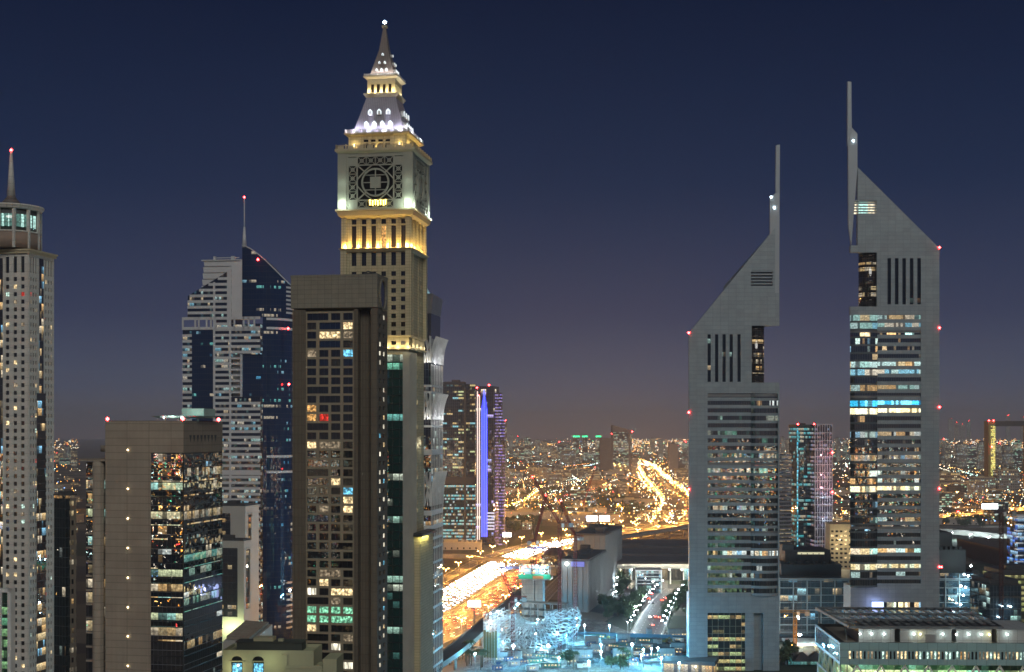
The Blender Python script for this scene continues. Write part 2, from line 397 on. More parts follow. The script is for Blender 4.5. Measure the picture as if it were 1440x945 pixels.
def spline(pts, step=12):
    out_ = []
    for i in range(len(pts)-1):
        p0, p1, p2, p3 = (Vector(pts[max(i-1, 0)]), Vector(pts[i]), Vector(pts[i+1]), Vector(pts[min(i+2, len(pts)-1)]))
        n = max(2, int((p2-p1).length/step))
        for k in range(n):
            t = k/n; out_.append(.5*((2*p1)+(p2-p0)*t+(2*p0-5*p1+4*p2-p3)*t*t+(3*p1-p0-p2*1.0*3+p3)*t**3))
    out_.append(Vector(pts[-1])); return out_
def sides(path):
    res = []
    for i, p in enumerate(path):
        d = (path[min(i+1, len(path)-1)]-path[max(i-1, 0)]); d.z = 0; d.normalize(); res.append((p, Vector((d.y, -d.x, 0)), d))
    return res                                   # point, vector to the right, direction
def ribbon(mb, sd, o0, o1, z0, z1, m=0, top=True):
    for (p, r, d), (q, s, e) in zip(sd[:-1], sd[1:]):
        A = [p+r*o0, p+r*o1]; B_ = [q+s*o0, q+s*o1]; z = lambda v, h: v+Vector((0, 0, h))
        mb.face([z(A[0], z1), z(A[1], z1), z(B_[1], z1), z(B_[0], z1)], m)
        if z0 < z1:
            mb.face([z(A[1], z0), z(B_[1], z0), z(B_[1], z1), z(A[1], z1)], m)
            mb.face([z(B_[0], z0), z(A[0], z0), z(A[0], z1), z(B_[0], z1)], m)
            mb.face([z(A[0], z0), z(B_[0], z0), z(B_[1], z0), z(A[1], z0)], m)
def road(name, pts, width, lanes, z=.05, mat=None, kerb=True):
    sd = sides(spline(pts)); mb = MB(); ribbon(mb, sd, -width/2, width/2, z, z)
    tag(mb.build(name, mat or ASPH), kind='structure')
    mb = MB(); step = width/lanes
    for k in range(1, lanes):
        o = -width/2+k*step
        for i in range(0, len(sd)-1):
            p, r, d = sd[i]
            a = p+r*o
            mb.face([a-r*.12+d*0+Vector((0, 0, z+.03)), a+r*.12+Vector((0, 0, z+.03)), a+r*.12+d*5+Vector((0, 0, z+.03)), a-r*.12+d*5+Vector((0, 0, z+.03))])
    for s_ in (-1, 1): ribbon(mb, sd, s_*(width/2-.6)-.12, s_*(width/2-.6)+.12, z+.03, z+.03)
    tag(mb.build('road_marking', PAINT), kind='structure')
    if kerb:
        mb = MB()
        for s_ in (-1, 1): ribbon(mb, sd, s_*(width/2+.25)-.2, s_*(width/2+.25)+.2, 0, .3)
        tag(mb.build('kerb', KERB), kind='structure')
    return sd
HWY = [(-170, 560, 0), (-105, 850, 0), (-50, 1080, 0), (-12, 1340, 0), (26, 1580, 0), (72, 1740, 0), (125, 1850, 0), (205, 2010, 0), (285, 2170, 0), (430, 2480, 0), (700, 2900, 0)]
HW = sides(spline(HWY))
def off(sd, o): return [tuple(p+r*o) for p, r, d in sd]
road('highway_road', off(HW, -21)[::6]+[off(HW, -21)[-1]], 34, 8)
road('highway_road', off(HW, 20)[::6]+[off(HW, 20)[-1]], 34, 8)
mb = MB(); ribbon(mb, HW, -2, 2, 0, .35); ribbon(mb, HW, -.3, .3, .35, 1.1); tag(mb.build('median_kerb', KERB), kind='structure')
road('service_road', off(HW, -52)[2::6], 14, 3, mat=ASPHL)
road('service_road', off(HW, 58)[2::6], 12, 3, mat=ASPHL)
FAR = [(235, 2080, 0), (300, 2560, 0), (345, 3150, 0), (400, 4000, 0), (500, 5400, 0), (560, 7000, 0)]
FS = road('far_highway_road', FAR, 52, 8)
road('street', [(640, 2600, 0), (60, 2450, 0), (-420, 2380, 0)], 16, 4)
road('street', [(-60, 1950, 0), (-30, 2300, 0), (20, 2700, 0), (60, 3300, 0)], 14, 4)
road('street', [G(905, 900), G(925, 860), G(942, 838), G(953, 828)], 22, 4)        # boulevard towards the exhibition hall
road('street', [(-60, 905, 0), (10, 925, 0), (120, 950, 0), (300, 965, 0)], 13, 4)
road('street', [(280, 1950, 0), (620, 2060, 0), (1200, 2150, 0)], 30, 6)
# ---- elevated decks
DECK = plain('deck_concrete', (.30, .285, .26), .85, joints=(12, 3))
def viaduct(name, pts, width, label, surf, cat='viaduct', rail=1.1, pier=35, thick=1.8, w1=4):
    sd = sides(spline(pts, 14)); root = empty(name, (0, 0, 0), 0, label, cat)
    mb = MB(); ribbon(mb, sd, -width/2, width/2, -thick, 0); ribbon(mb, sd, -w1/2, w1/2, -thick-1.2, -thick); mb.build('deck', DECK, root)
    mb = MB(); ribbon(mb, sd, -width/2+.35, width/2-.35, .03, .03); mb.build('roadway', surf, root)
    for s_ in (-1, 1):
        mb = MB(); ribbon(mb, sd, s_*(width/2-.17)-.16, s_*(width/2-.17)+.16, 0, rail); mb.build('parapet', DECK, root)
    acc = 0
    for i in range(1, len(sd)-1):
        acc += (sd[i][0]-sd[i-1][0]).length
        if acc > pier and sd[i][0].z > 3:
            acc = 0; p = sd[i][0]; mb = MB(); h = p.z-thick-1.2
            mb.cyl(0, 0, 0, h-2, 1.1, 1.1, 10); mb.frus(0, 0, h-2, 1.1, 1.1, h, 2.6, 1.4); mb.build('pier', DECK, root, (p.x, p.y, 0), math.atan2(sd[i][1].y, sd[i][1].x))
    return sd
RAILB = plain('track_bed', (.07, .07, .075), .9)
viaduct('metro_viaduct', [(-100, 540, 12), (-70, 660, 12), (-36, 820, 12), (-12, 985, 12), (10, 1140, 12), (36, 1400, 12), (95, 1640, 12), (170, 1790, 12), (330, 2060, 12)], 11,
        'dark elevated metro track on concrete piers along the right side of the orange highway', RAILB)
viaduct('overpass', [G(560, 783, 8), G(640, 781, 8), G(690, 785, 8), G(750, 789, 8)], 13, 'orange-lit overpass crossing above the bright highway', ASPHL, 'overpass')
viaduct('flyover', [G(842, 757, 9), G(880, 752, 9), G(925, 744, 9), G(975, 734, 9), G(1040, 722, 9)], 22, 'wide flyover with light orange railing behind the dark exhibition hall roof', ASPHL, 'flyover')
viaduct('flyover', [G(1290, 729, 9), G(1340, 724, 9), G(1385, 719, 9), G(1450, 714, 9), G(1500, 712, 9)], 20, 'orange-lit flyover on the right below the golden frame monument', ASPHL, 'flyover', rail=2.4, thick=2.6)
viaduct('flyover', [G(1290, 744, 9), G(1330, 746, 9), G(1380, 750, 9), G(1440, 757, 9), G(1480, 764, 9)], 18, 'white-lit curving flyover behind the dark office block on the right', ASPHL, 'flyover', rail=2.6, thick=3.4)
# ================================================================== Emirates-style blade towers
PANEL = plain('silver_panel', (.285, .335, .365), .42, .2, var=.2, joints=(4.6, 2.4), streak=True, jw=.05)
SPD = plain('spandrel_grey', (.09, .11, .12), .4, streak=False)
PANEL2 = plain('silver_panel_light', (.36, .40, .43), .35, .2, var=.08, streak=False)
OFF = dict(glass=(.006, .012, .016), bay=1.4, mu=.05, ior=2.7)
BAND = {'off': facade('band_off', frac=.03, power=.9, storey=40, **OFF), 'some': facade('band_some', frac=.30, pal=MIXD, power=1.2, storey=40, group=2, **OFF),
        'half': facade('band_half', frac=.8, pal=WARM+COOL[:2], power=1.7, storey=40, group=4, **OFF),
        'full': facade('band_full', frac=3, pal=[(1, .8, .4), (1, .9, .6), (.9, 1, .7)], power=2.6, storey=40, group=2, **OFF),
        'cool': facade('band_cool', frac=1.2, pal=COOL, power=1.9, storey=40, group=3, **OFF),
        'cyan': facade('band_cyan', frac=.9, pal=[(.05, .5, 1), (.2, .75, 1), (.02, .3, .5)], power=2.2, storey=40, group=3, **OFF),
        'green': facade('band_green', frac=.35, pal=GREEN, power=.4, storey=40, group=2, **OFF)}
CORE = facade('core_glass', bay=1.6, storey=3.9, frac=.45, pal=WARM, power=1.5, glass=(.02, .014, .012), mu=.08, hi=.6, group=4, mullcol=(.05, .035, .03))
SLOT = facade('slot_glass', bay=5, storey=3.9, frac=.13, ior=1.45, mu=.01, mullcol=(.012, .014, .018), pal=[(1, .75, .45), (.6, .9, .8), (1, .6, .3)], power=.8, hi=.7, group=1)
def blade_tower(name, D, ox, mir, pxs, rows, label, lit, z_band_top, z_band_bot, notch, slots, louver, top, mast, base):
    """flat-fronted triangular tower; mir=1: apex on the right, -1: apex on the left. All x given as pixel columns"""
    sc = D/F; Z = lambda py: CZ-(py-HZ)*sc
    root = empty(name, ((ox-720)*sc, D, 0), 0, label, 'skyscraper')
    X = lambda px: (px-ox)*sc
    xl, xr, gl, gr, cl, crr, crease = [X(p) for p in pxs]   # body edges, glass edges, core edges, crease
    T = 3.2                                                # thickness of the front slab
    zs = sorted({0.0, Z(notch[1]), Z(notch[0]), Z(z_band_top), Z(z_band_bot), Z(slots[1]), Z(slots[2]), Z(top[0][1])} | {Z(p) for p in base['z']})
    # --- lower and middle: sheet with openings cut by pieces
    mb = MB()
    def piece(x0, x1, za, zb, y0=0, y1=T, m=0):
        if x1-x0 > .01 and zb-za > .01: mb.box(x0, x1, y0, y1, za, zb, m)
    nb0, nb1 = Z(notch[1]), Z(notch[0])
    zb1, zb0 = Z(z_band_top), Z(z_band_bot)
    piece(xl, gl, zb0, zb1) if gl > xl else None
    piece(gr, xr, zb0, zb1) if xr > gr else None
    piece(xl, xr, zb1, nb0)                                # strip between bands and notch
    # notch storey: slots and core
    open_side = (crr, xr) if mir > 0 else (xl, cl)
    sx = [X(p) for p in slots[0]]; sw = slots[3]*sc; z_s0, z_s1 = Z(slots[2]), Z(slots[1])
    solid0, solid1 = (xl, cl) if mir > 0 else (crr, xr)
    piece(solid0, solid1, nb0, z_s0); cuts = [solid0]
    for a in sx: piece(cuts[-1], a, z_s0, z_s1); cuts.append(a+sw)
    piece(cuts[-1], solid1, z_s0, z_s1)
    # top wedge with louvre opening
    lx0, lx1, lz1, lz0 = X(louver[0]), X(louver[1]), Z(louver[2]), Z(louver[3])
    sh, ap = top                                          # shoulder (px,py), apex (px,py)
    slope = lambda x: Z(sh[1])+(Z(ap[1])-Z(sh[1]))*(x-X(sh[0]))/(X(ap[0])-X(sh[0]))
    def wedge(x0, x1, za, m=0):
        mb.xz([(x0, za), (x1, za), (x1, slope(x1)), (x0, slope(x0))], 0, T, m)
    xa, xb = (xl, X(ap[0])) if mir > 0 else (X(ap[0]), xr)
    bnd = solid1 if mir > 0 else solid0; brk = sorted({xa, lx0, lx1, bnd, xb})
    for p0, p1 in zip(brk[:-1], brk[1:]):
        mid = (p0+p1)/2
        if mid < xa or mid > xb: continue
        zst = z_s1 if solid0 < mid < solid1 else nb1
        if lx0-.01 < mid < lx1+.01: piece(p0, p1, zst, lz0); wedge(p0, p1, lz1)
        else: wedge(p0, p1, zst)
    if mir > 0: piece(xb, xr, nb1, Z(mast['fin']))
    else: piece(xl, xa, nb1, Z(mast['fin']))
    # base
    for (a, b_, c_, d_) in base['solid']: piece(X(a), X(b_), max(Z(d_), 0), Z(c_))
    mb.build('front_wall', PANEL, root)
    # louvre blades
    mb = MB(); n = 5; hh = (lz1-lz0)/n
    for i in range(n):
        z = lz0+hh*(i+.5); mb.box(lx0, lx1, .25, 2.2, z, z+hh*.45)
    mb.build('louvre', PANEL, root)
    MB().box(lx0, lx1, T-.4, T, lz0, lz1).build('louvre_backing', BAND['half'], root)
    # slot glazing
    for a in sx: MB().box(a, a+sw, .9, 1.4, z_s0, z_s1).build('slot_window', SLOT, root)
    # glazing bands with spandrels
    nr = len(rows); pitch = (zb1-zb0)/nr
    c0, c1 = (gl, crease) if mir > 0 else (crease, gr)       # flat part
    k0, k1 = (crease, gr) if mir > 0 else (gl, crease)       # bowed part
    sm = MB()
    def bow(t): return 1.0-2.2*math.sin(PI*t)**.8
    for i, key in enumerate(rows):
        z1 = zb1-i*pitch; z0 = z1-pitch; h = pitch*lit
        mb = MB(); mb.face([(c0, .9, z1-h), (c1, .9, z1-h), (c1, .9, z1), (c0, .9, z1)])
        nn = 7
        for q in range(nn):
            t0, t1 = q/nn, (q+1)/nn; xx0, xx1 = k0+(k1-k0)*t0, k0+(k1-k0)*t1
            ya, yb = bow(t0), bow(t1)
            mb.face([(xx0, ya, z0+.0), (xx1, yb, z0+.0), (xx1, yb, z1), (xx0, ya, z1)], 0)
            sp_ = pitch*(.36 if mir > 0 else .25)
            sm.face([(xx0, ya-.12, z0), (xx1, yb-.12, z0), (xx1, yb-.12, z0+sp_), (xx0, ya-.12, z0+sp_)], 1)
            sm.face([(xx0, ya-.12, z0+sp_), (xx1, yb-.12, z0+sp_), (xx1, yb, z0+sp_), (xx0, ya, z0+sp_)], 1)
        mb.build('window_band', BAND[key], root)
        sm.box(c0, c1, .35, .9, z0, z1-h, 0)
    sm.build('spandrels', [PANEL, SPD if mir < 0 else PANEL], root)
    # core cylinder in the notch, and core glass behind
    r = (crr-cl)/2*1.25; cx = (cl+crr)/2; mb = MB(); mb.cyl(cx+(-.25 if mir > 0 else .25)*r, r+1.5, nb0-1, nb1+1, r, r, 20); mb.build('core', CORE, root)
    mb = MB(); nf = int((nb1-nb0)/3.9)
    for i in range(nf+1): mb.cyl(cx+(-.25 if mir > 0 else .25)*r, r+1.5, nb0+i*3.9, nb0+i*3.9+.5, r+.12, r+.12, 20)
    mb.build('core_rings', M['bronze'], root)
    # triangular body behind
    W_ = xr-xl; ya = W_*.80; tri = lambda x0, x1: [(x0, T), (x1, T), (min(x1, xl+W_/2+.5), ya), (max(x0, xl+W_/2-.5), ya)]
    nt_ = min(nb1, Z(sh[1]))-1
    mb = MB(); mb.prism([(xl+.6, T), (xr-.6, T), (xl+W_/2, ya)], zb0, nb0, 0)
    if mir > 0: mb.prism([(xl+.6, T), (cl, T), (cl, ya*.62), (xl+W_/2, ya)], nb0, nt_, 0)
    else: mb.prism([(crr, T), (xr-.6, T), (xl+W_/2, ya), (crr, ya*.62)], nb0, nt_, 0)
    a_, b_ = (xl+.6, xb-.4) if mir > 0 else (xa+.4, xr-.6)
    zr_ = lambda x: slope(min(max(x, a_), b_))-.6
    mb.loft([(a_, T, nt_), (b_, T, nt_), (xl+W_/2, ya, nt_)], [(a_, T, zr_(a_)), (b_, T, zr_(b_)), (xl+W_/2, ya, zr_(a_ if mir > 0 else b_)-.3)], 0) if False else mb.loft([(a_, T, nb1), (b_, T, nb1), (xl+W_/2, ya, nb1)] if mir < 0 else [(cl, T, nb1), (b_, T, nb1), (xl+W_/2, ya, nb1)], [(a_ if mir < 0 else cl, T, zr_(a_ if mir < 0 else cl)), (b_, T, zr_(b_)), (xl+W_/2, ya, zr_(xl+W_/2)-.3)], 0)
    for (p0, p1, q) in base['body']: mb.box(X(p0), X(p1), T, ya*.6, 0, Z(q))
    mb.build('rear_body', PANEL, root)
    # mast
    mb = MB()
    for poly in mast['poly']: mb.xz([(X(a), Z(b)) for a, b in poly], .4, 2.6)
    mb.build('mast', PANEL2, root)
    for (a, b) in mast['white']: MB().octa((X(a), .1, Z(b)), .55).build('white_light', M['site_white'], root)
    for (a, b) in mast['red']: beacon(root, (X(a), -.3, Z(b)), .75)
    # lobby glass
    for (a, b_, c_, d_, key, y) in base['glass']:
        mb = MB(); mb.box(X(a), X(b_), y, y+.4, max(Z(d_), 0), Z(c_)); mb.build('lobby_glass', LOBBY if key == 'lobby' else BAND[key], root)
    return root, X, Z
M['site_white'] = emit('floodlight_white', (.75, .92, 1), 45)
LOBBY = facade('lobby_glass', bay=3.4, storey=4.3, frac=1.5, pal=[(1, .85, .35), (.8, 1, .45), (1, .7, .3)], power=1.5, glass=(.02, .03, .03), mu=.06, hi=.5, group=1, mullcol=(.2, .19, .12))
hr = ['off']*3+['green', 'off', 'green', 'green', 'off', 'green', 'off', 'green', 'green', 'off']+['off', 'off', 'some', 'off', 'off', 'some', 'off', 'off', 'some', 'off', 'off', 'some', 'off', 'off']
blade_tower('blade_tower', 830, 969, 1, (969, 1096, 995, 1094, 1057, 1078, 1056), hr,
    'shorter silver triangular tower with its sloping roof and mast rising to the right', .56, 553, 838, (458, 538), ([995, 1005.5, 1016, 1026, 1037], 470, 537, 4.6), (1056, 1087, 380, 402),
    ((969, 468), (1090, 320)), dict(fin=412, poly=[[(1090, 412), (1096, 412), (1096.6, 266), (1083, 278), (1083, 330), (1090, 321)], [(1091, 270), (1096.6, 266), (1097, 203), (1091.5, 204)]],
    white=[(1089, 292), (1084.5, 277)], red=[(968.5, 468), (968.5, 580), (968.5, 688)]),
    dict(z=[], solid=[(969, 1096, 838, 862), (969, 995, 862, 960), (1048, 1060, 862, 960), (1073, 1096, 862, 960)], body=[(973, 1048, 838), (1048, 1092, 845)], glass=[(995, 1048, 862, 960, 'lobby', .8)]))
orow = ['half', 'cool', 'half', 'some', 'some', 'off', 'half', 'cool', 'off', 'half', 'off', 'cyan', 'full', 'off', 'off', 'some', 'off', 'some', 'some', 'off', 'some', 'some', 'full', 'some', 'some', 'off', 'half', 'some', 'off', 'off', 'half', 'off', 'full', 'half', 'off']
blade_tower('blade_tower', 869, 1196, -1, (1196, 1321, 1196, 1295, 1211, 1233, 1234), orow,
    'taller silver triangular tower with its sloping roof and mast rising to the left', .52, 443, 826, (355, 431), ([1248, 1258.5, 1269, 1279.5, 1290], 363, 428, 5), (1201, 1233, 281, 300),
    ((1320, 348), (1206, 235)), dict(fin=345, poly=[[(1193.5, 315), (1197.5, 345), (1206, 237), (1206, 188), (1198, 179), (1193, 200)], [(1192, 205), (1198, 182), (1197.5, 115), (1192.3, 114)]],
    white=[(1200, 198)], red=[(1321, 348), (1321, 461), (1321, 572.5), (1321, 687), (1321, 797)]),
    dict(z=[], solid=[(1196, 1321, 826, 847), (1196, 1243, 847, 960), (1243, 1295, 862, 960), (1295, 1321, 847, 960)], body=[(1200, 1318, 826)], glass=[(1243, 1278, 847, 862, 'full', .8), (1278, 1295, 847, 862, 'some', .8)]))
# ================================================================== clock tower
STONE = plain('cream_stone', (.58, .50, .31), .8, var=.15, joints=(2.4, 1.2))
STONE2 = plain('cream_trim', (.50, .43, .28), .7, var=.1, streak=False)
SPIRE = plain('spire_slate', (.26, .22, .20), .6, var=.2, joints=(.8, .5), streak=False)
SLATE = plain('roof_slate', (.42, .40, .46), .6, var=.2, joints=(.8, .5), streak=False)
M['dormer'] = emit('dormer_flood_glow', (.85, .95, 1), 1.6); M['gold'] = emit('gold_lamp', (1, .72, .15), 9)  # dormers are white paint; the floodlight on them is put in as emission
M['lampw'] = emit('warm_lamp', (1, .8, .45), 14); M['lampc'] = emit('cool_lamp', (.85, 1, .95), 14)
b = Bl('clock_tower', 484, 575, 600, -9, 596, 'tall cream stone clock tower with a floodlit stepped roof and spire', 'skyscraper')
r = b.root; W_, D_ = b.w, b.d; cx, cy = W_/2, D_/2; K = cy/cx
z = b.z; win = Win(r)
def faces(hx, hy):                                     # front and right face of a centred block
    return (((cx-hx, cy-hy, 0), (1, 0, 0), (0, -1, 0), 2*hx), ((cx+hx, cy-hy, 0), (0, 1, 0), (1, 0, 0), 2*hy),
            ((cx+hx, cy+hy, 0), (-1, 0, 0), (0, 1, 0), 2*hx), ((cx-hx, cy+hy, 0), (0, -1, 0), (-1, 0, 0), 2*hy))
zt = z(349); zb = z(489)
# shaft with punched windows
mb = MB(); rows = []
zz = z(354)
rows.append((zz-5.6, zz)); q = z(381)
while q-2 > zb+4: rows.append((q-2, q)); q -= 3.57
rows.append((z(484.5), z(479))); rows = sorted(rows)
zcut = [0 if False else zb-.5]; zh = set()
for a, c_ in rows: zcut.append(a); zh.add(len(zcut)-1); zcut.append(c_)
zcut.append(zt)
for fi, (O, U, Nn, ln) in enumerate(faces(cx, cy)):
    if fi in (0, 2): us = [b.u(p)-1.05 for p in (497.7, 511.7, 525.4, 539.4, 553.4, 567)]; ww = 2.1
    else: us = [ln*t for t in (.12, .26, .62, .76)]; ww = 1.5
    ucut, uh = runs(us, ww, ln)
    mb.sheet(O, U, ucut, zcut, lambda i, j: i in uh and j in zh, Nn, .7, 0)
    for ui in uh:
        for zi in zh: win.add(O, U, Nn, ucut[ui], ucut[ui+1], zcut[zi], zcut[zi+1], .6, pick([('dark', .9), ('bronze', .08), ('dim', .02)]), 1)
    # thin ribs between the window columns
    Uv, Nv, Ov = Vector(U), Vector(Nn), Vector(O)
    if fi in (0, 1):
        for u in (us if fi == 0 else us[1:3]):
            for du in ((-.75,) if fi else (-.9, ww+.55)):
                p = Ov+Uv*(u+du)+Nv*.1; mb.beam(p+Vector((0, 0, z(475))), p+Vector((0, 0, zt-1)), .35, .35, 0)
for sx_, sy_ in ((0, 0), (1, 0), (1, 1), (0, 1)):        # corner piers
    px_, py_ = sx_*W_, sy_*D_; mb.box(px_-1.3, px_+1.3, py_-1.3, py_+1.3, z(472), zt-.3, 0)
mb.build('shaft', STONE, r)
# lit cornice at the foot of the shaft
mb = MB(); mb.frus(cx, cy, z(474), cx+.5, cy+.5, z(472), cx+1.1, cy+1.1); mb.frus(cx, cy, z(491), cx+1.0, cy+1.0, z(488), cx+1.0, cy+1.0)
mb.build('lower_cornice', STONE2, r)
for px in (490, 518, 546, 560.3, 574): lamp(r, (b.u(px), -1.6, z(487)), 500, (1, .8, .38), .25)
for t in (.1, .35, .6, .85): lamp(r, (W_+1.7, D_*t, z(486)), 300, (1, .9, .6), .25)
mb = MB()
for t in range(9): mb.box(W_+.9, W_+1.3, D_*(.1+.09*t), D_*(.1+.09*t)+.7, z(489), z(476))
mb.build('fluting', STONE2, r)
# lower glazed block
TEAL = facade('teal_glass', 3.0, 3.6, .22, GREEN, .9, glass=(.008, .05, .048), mu=.03, hi=.85, ior=2.2, group=3)
TEAL2 = facade('teal_fins', 1.1, 3.6, .25, [(.7, .9, .6), (.5, .8, .6), (.8, .85, .5)], .45, glass=(.05, .07, .06), mu=.35, hi=.8, mullcol=(.28, .28, .24), group=6)
mb = MB(); mb.box(.2, b.u(567), .2, D_-.2, 0, z(498)); mb.build('curtain_wall', TEAL, r)
mb = MB()
for i in range(int(z(498)/3.6)): mb.box(.1, b.u(567), .08, .2, i*3.6, i*3.6+.35)
for i in range(9): mb.box(.1+i*3.0, .25+i*3.0, .05, .2, 40, z(498))
mb.build('mullions', M['frame'], r)
mb = MB(); mb.box(b.u(567), W_+.25, .0, b.v(584), 0, z(495)); mb.build('corner_bay', TEAL2, r)
mb = MB(); n = 12
for i in range(n): u_ = b.u(567)+(W_+.25-b.u(567))*i/(n-1); mb.box(u_-.12, u_+.12, -.35, 0, 30, z(495))
for i in range(8): v_ = b.v(584)*i/7; mb.box(W_+.25, W_+.6, v_-.12, v_+.12, 30, z(495))
mb.build('fins', plain('fin_grey', (.36, .36, .32), .6, streak=False), r)
mb = MB(); O = (W_, b.v(584), 0); ln = D_-b.v(584); ucut, uh = runs([ln*.2, ln*.6], 1.0, ln)
zc = [0]; zh = set(); q = 40
while q < z(500): zc.append(q); zh.add(len(zc)-1); zc.append(q+1.9); q += 3.6
zc.append(z(489)); mb.sheet(O, (0, 1, 0), ucut, zc, lambda i, j: i in uh and j in zh, (1, 0, 0), .4, 0)
mb.box(W_-6, W_-.5, D_-8, D_, 0, z(490)); mb.box(0, W_, 0, D_, z(498), z(489.5)); mb.build('lower_wall', STONE, r)
for ui in uh:
    for zi in zh: win.add(O, (0, 1, 0), (1, 0, 0), ucut[ui], ucut[ui+1], zc[zi], zc[zi+1], .35, pick([('dark', .7), ('dim', .2), ('white', .1)]))
mb = MB()
for t in range(8): mb.box(W_+.1, W_+.6, b.v(584)+t*1.1, b.v(584)+t*1.1+.5, z(625), z(614))
mb.box(W_, W_+.8, b.v(584)-.4, D_, z(614.5), z(613)); mb.build('fluting', STONE2, r)
for t in range(3): lamp(r, (W_+1.5, b.v(584)+2+t*3, z(624)), 160, (.95, .95, .8), .25)
# low stone wing with lit eave
mb = MB(); mb.box(W_+.7, W_+3.4, 7, D_+4, 0, z(757)); mb.build('stone_wing', STONE, r)
mb = MB(); mb.box(W_+.4, W_+4.6, 5.5, D_+5, z(756), z(753)); mb.box(W_+.6, W_+4, 6, D_+4.5, z(752.9), z(751)); mb.build('eave', M['darksteel'], r)
for y_ in (6.0, 11, 16, 21): lamp(r, (W_+4.3, y_, z(759)), 500, (1, .92, .3), .25)
# pilaster storey
hx0, hy0 = cx, cy; mb = MB(); z0, z1 = zt, z(306)
for fi, (O, U, Nn, ln) in enumerate(faces(cx, cy)):
    if fi in (0, 2): us = [b.u(p)-1.05 for p in (497.7, 511.7, 525.4, 539.4, 553.4, 567)]; ww = 2.1
    else: us = [ln*t for t in (.14, .36, .58, .8)]; ww = 1.7
    ucut, uh = runs(us, ww, ln); zc = [z0, z(347.5), z(316), z(314), z(307), z1]
    mb.sheet(O, U, ucut, zc, lambda i, j: i in uh and j in (1, 3), Nn, .9, 0)
    for ui in uh:
        for j in (1, 3): win.add(O, U, Nn, ucut[ui], ucut[ui+1], zc[j], zc[j+1], .8, 'warm2' if (fi == 0 and ui == 7 and j == 1) else 'bronze', 1)
    Uv, Nv, Ov = Vector(U), Vector(Nn), Vector(O)
    mids = [(us[i]+ww+us[i+1])/2 for i in range(len(us)-1)]+([.9, ln-.9])
    for mI in mids:
        p = Ov+Uv*mI+Nv*.35; mb.beam(p+Vector((0, 0, z0+.2)), p+Vector((0, 0, z1)), .7 if fi % 2 == 0 else .5, .7, 0)
        p2 = Ov+Uv*mI+Nv*.6; mb.beam(p2+Vector((0, 0, z1-1.6)), p2+Vector((0, 0, z1)), 1.0, 1.2, 0)
        if fi in (0, 1): lamp(r, tuple(Ov+Uv*mI+Nv*1.35+Vector((0, 0, z0+1.0))), 2300, (1, .62, .16), .15)
for sx_, sy_ in ((0, 0), (1, 0), (1, 1), (0, 1)):
    px_, py_ = sx_*W_, sy_*D_; mb.box(px_-1.0, px_+1.0, py_-1.0, py_+1.0, z0, z1)
mb.build('pilaster_storey', STONE, r)
mb = MB(); mb.frus(cx, cy, z(353), cx+.9, cy+.9, z(349.5), cx+1.7, cy+1.7); mb.frus(cx, cy, z(349.4), cx+2, cy+2, z(348.6), cx+2, cy+2); mb.build('string_course', STONE2, r)
mb = MB(); hb = 15.9; hbk = hb*K
mb.frus(cx, cy, z(306), cx+.6, cy+.6, z(302.5), cx+1.9, cy+1.9); mb.frus(cx, cy, z(302.4), cx+2.1, cy+2.1, z(296), hb+.9, hbk+.9); mb.frus(cx, cy, z(295.9), hb+1.3, hbk+1.3, z(293.5), hb+1.3, hbk+1.3)
mb.build('main_cornice', STONE2, r)
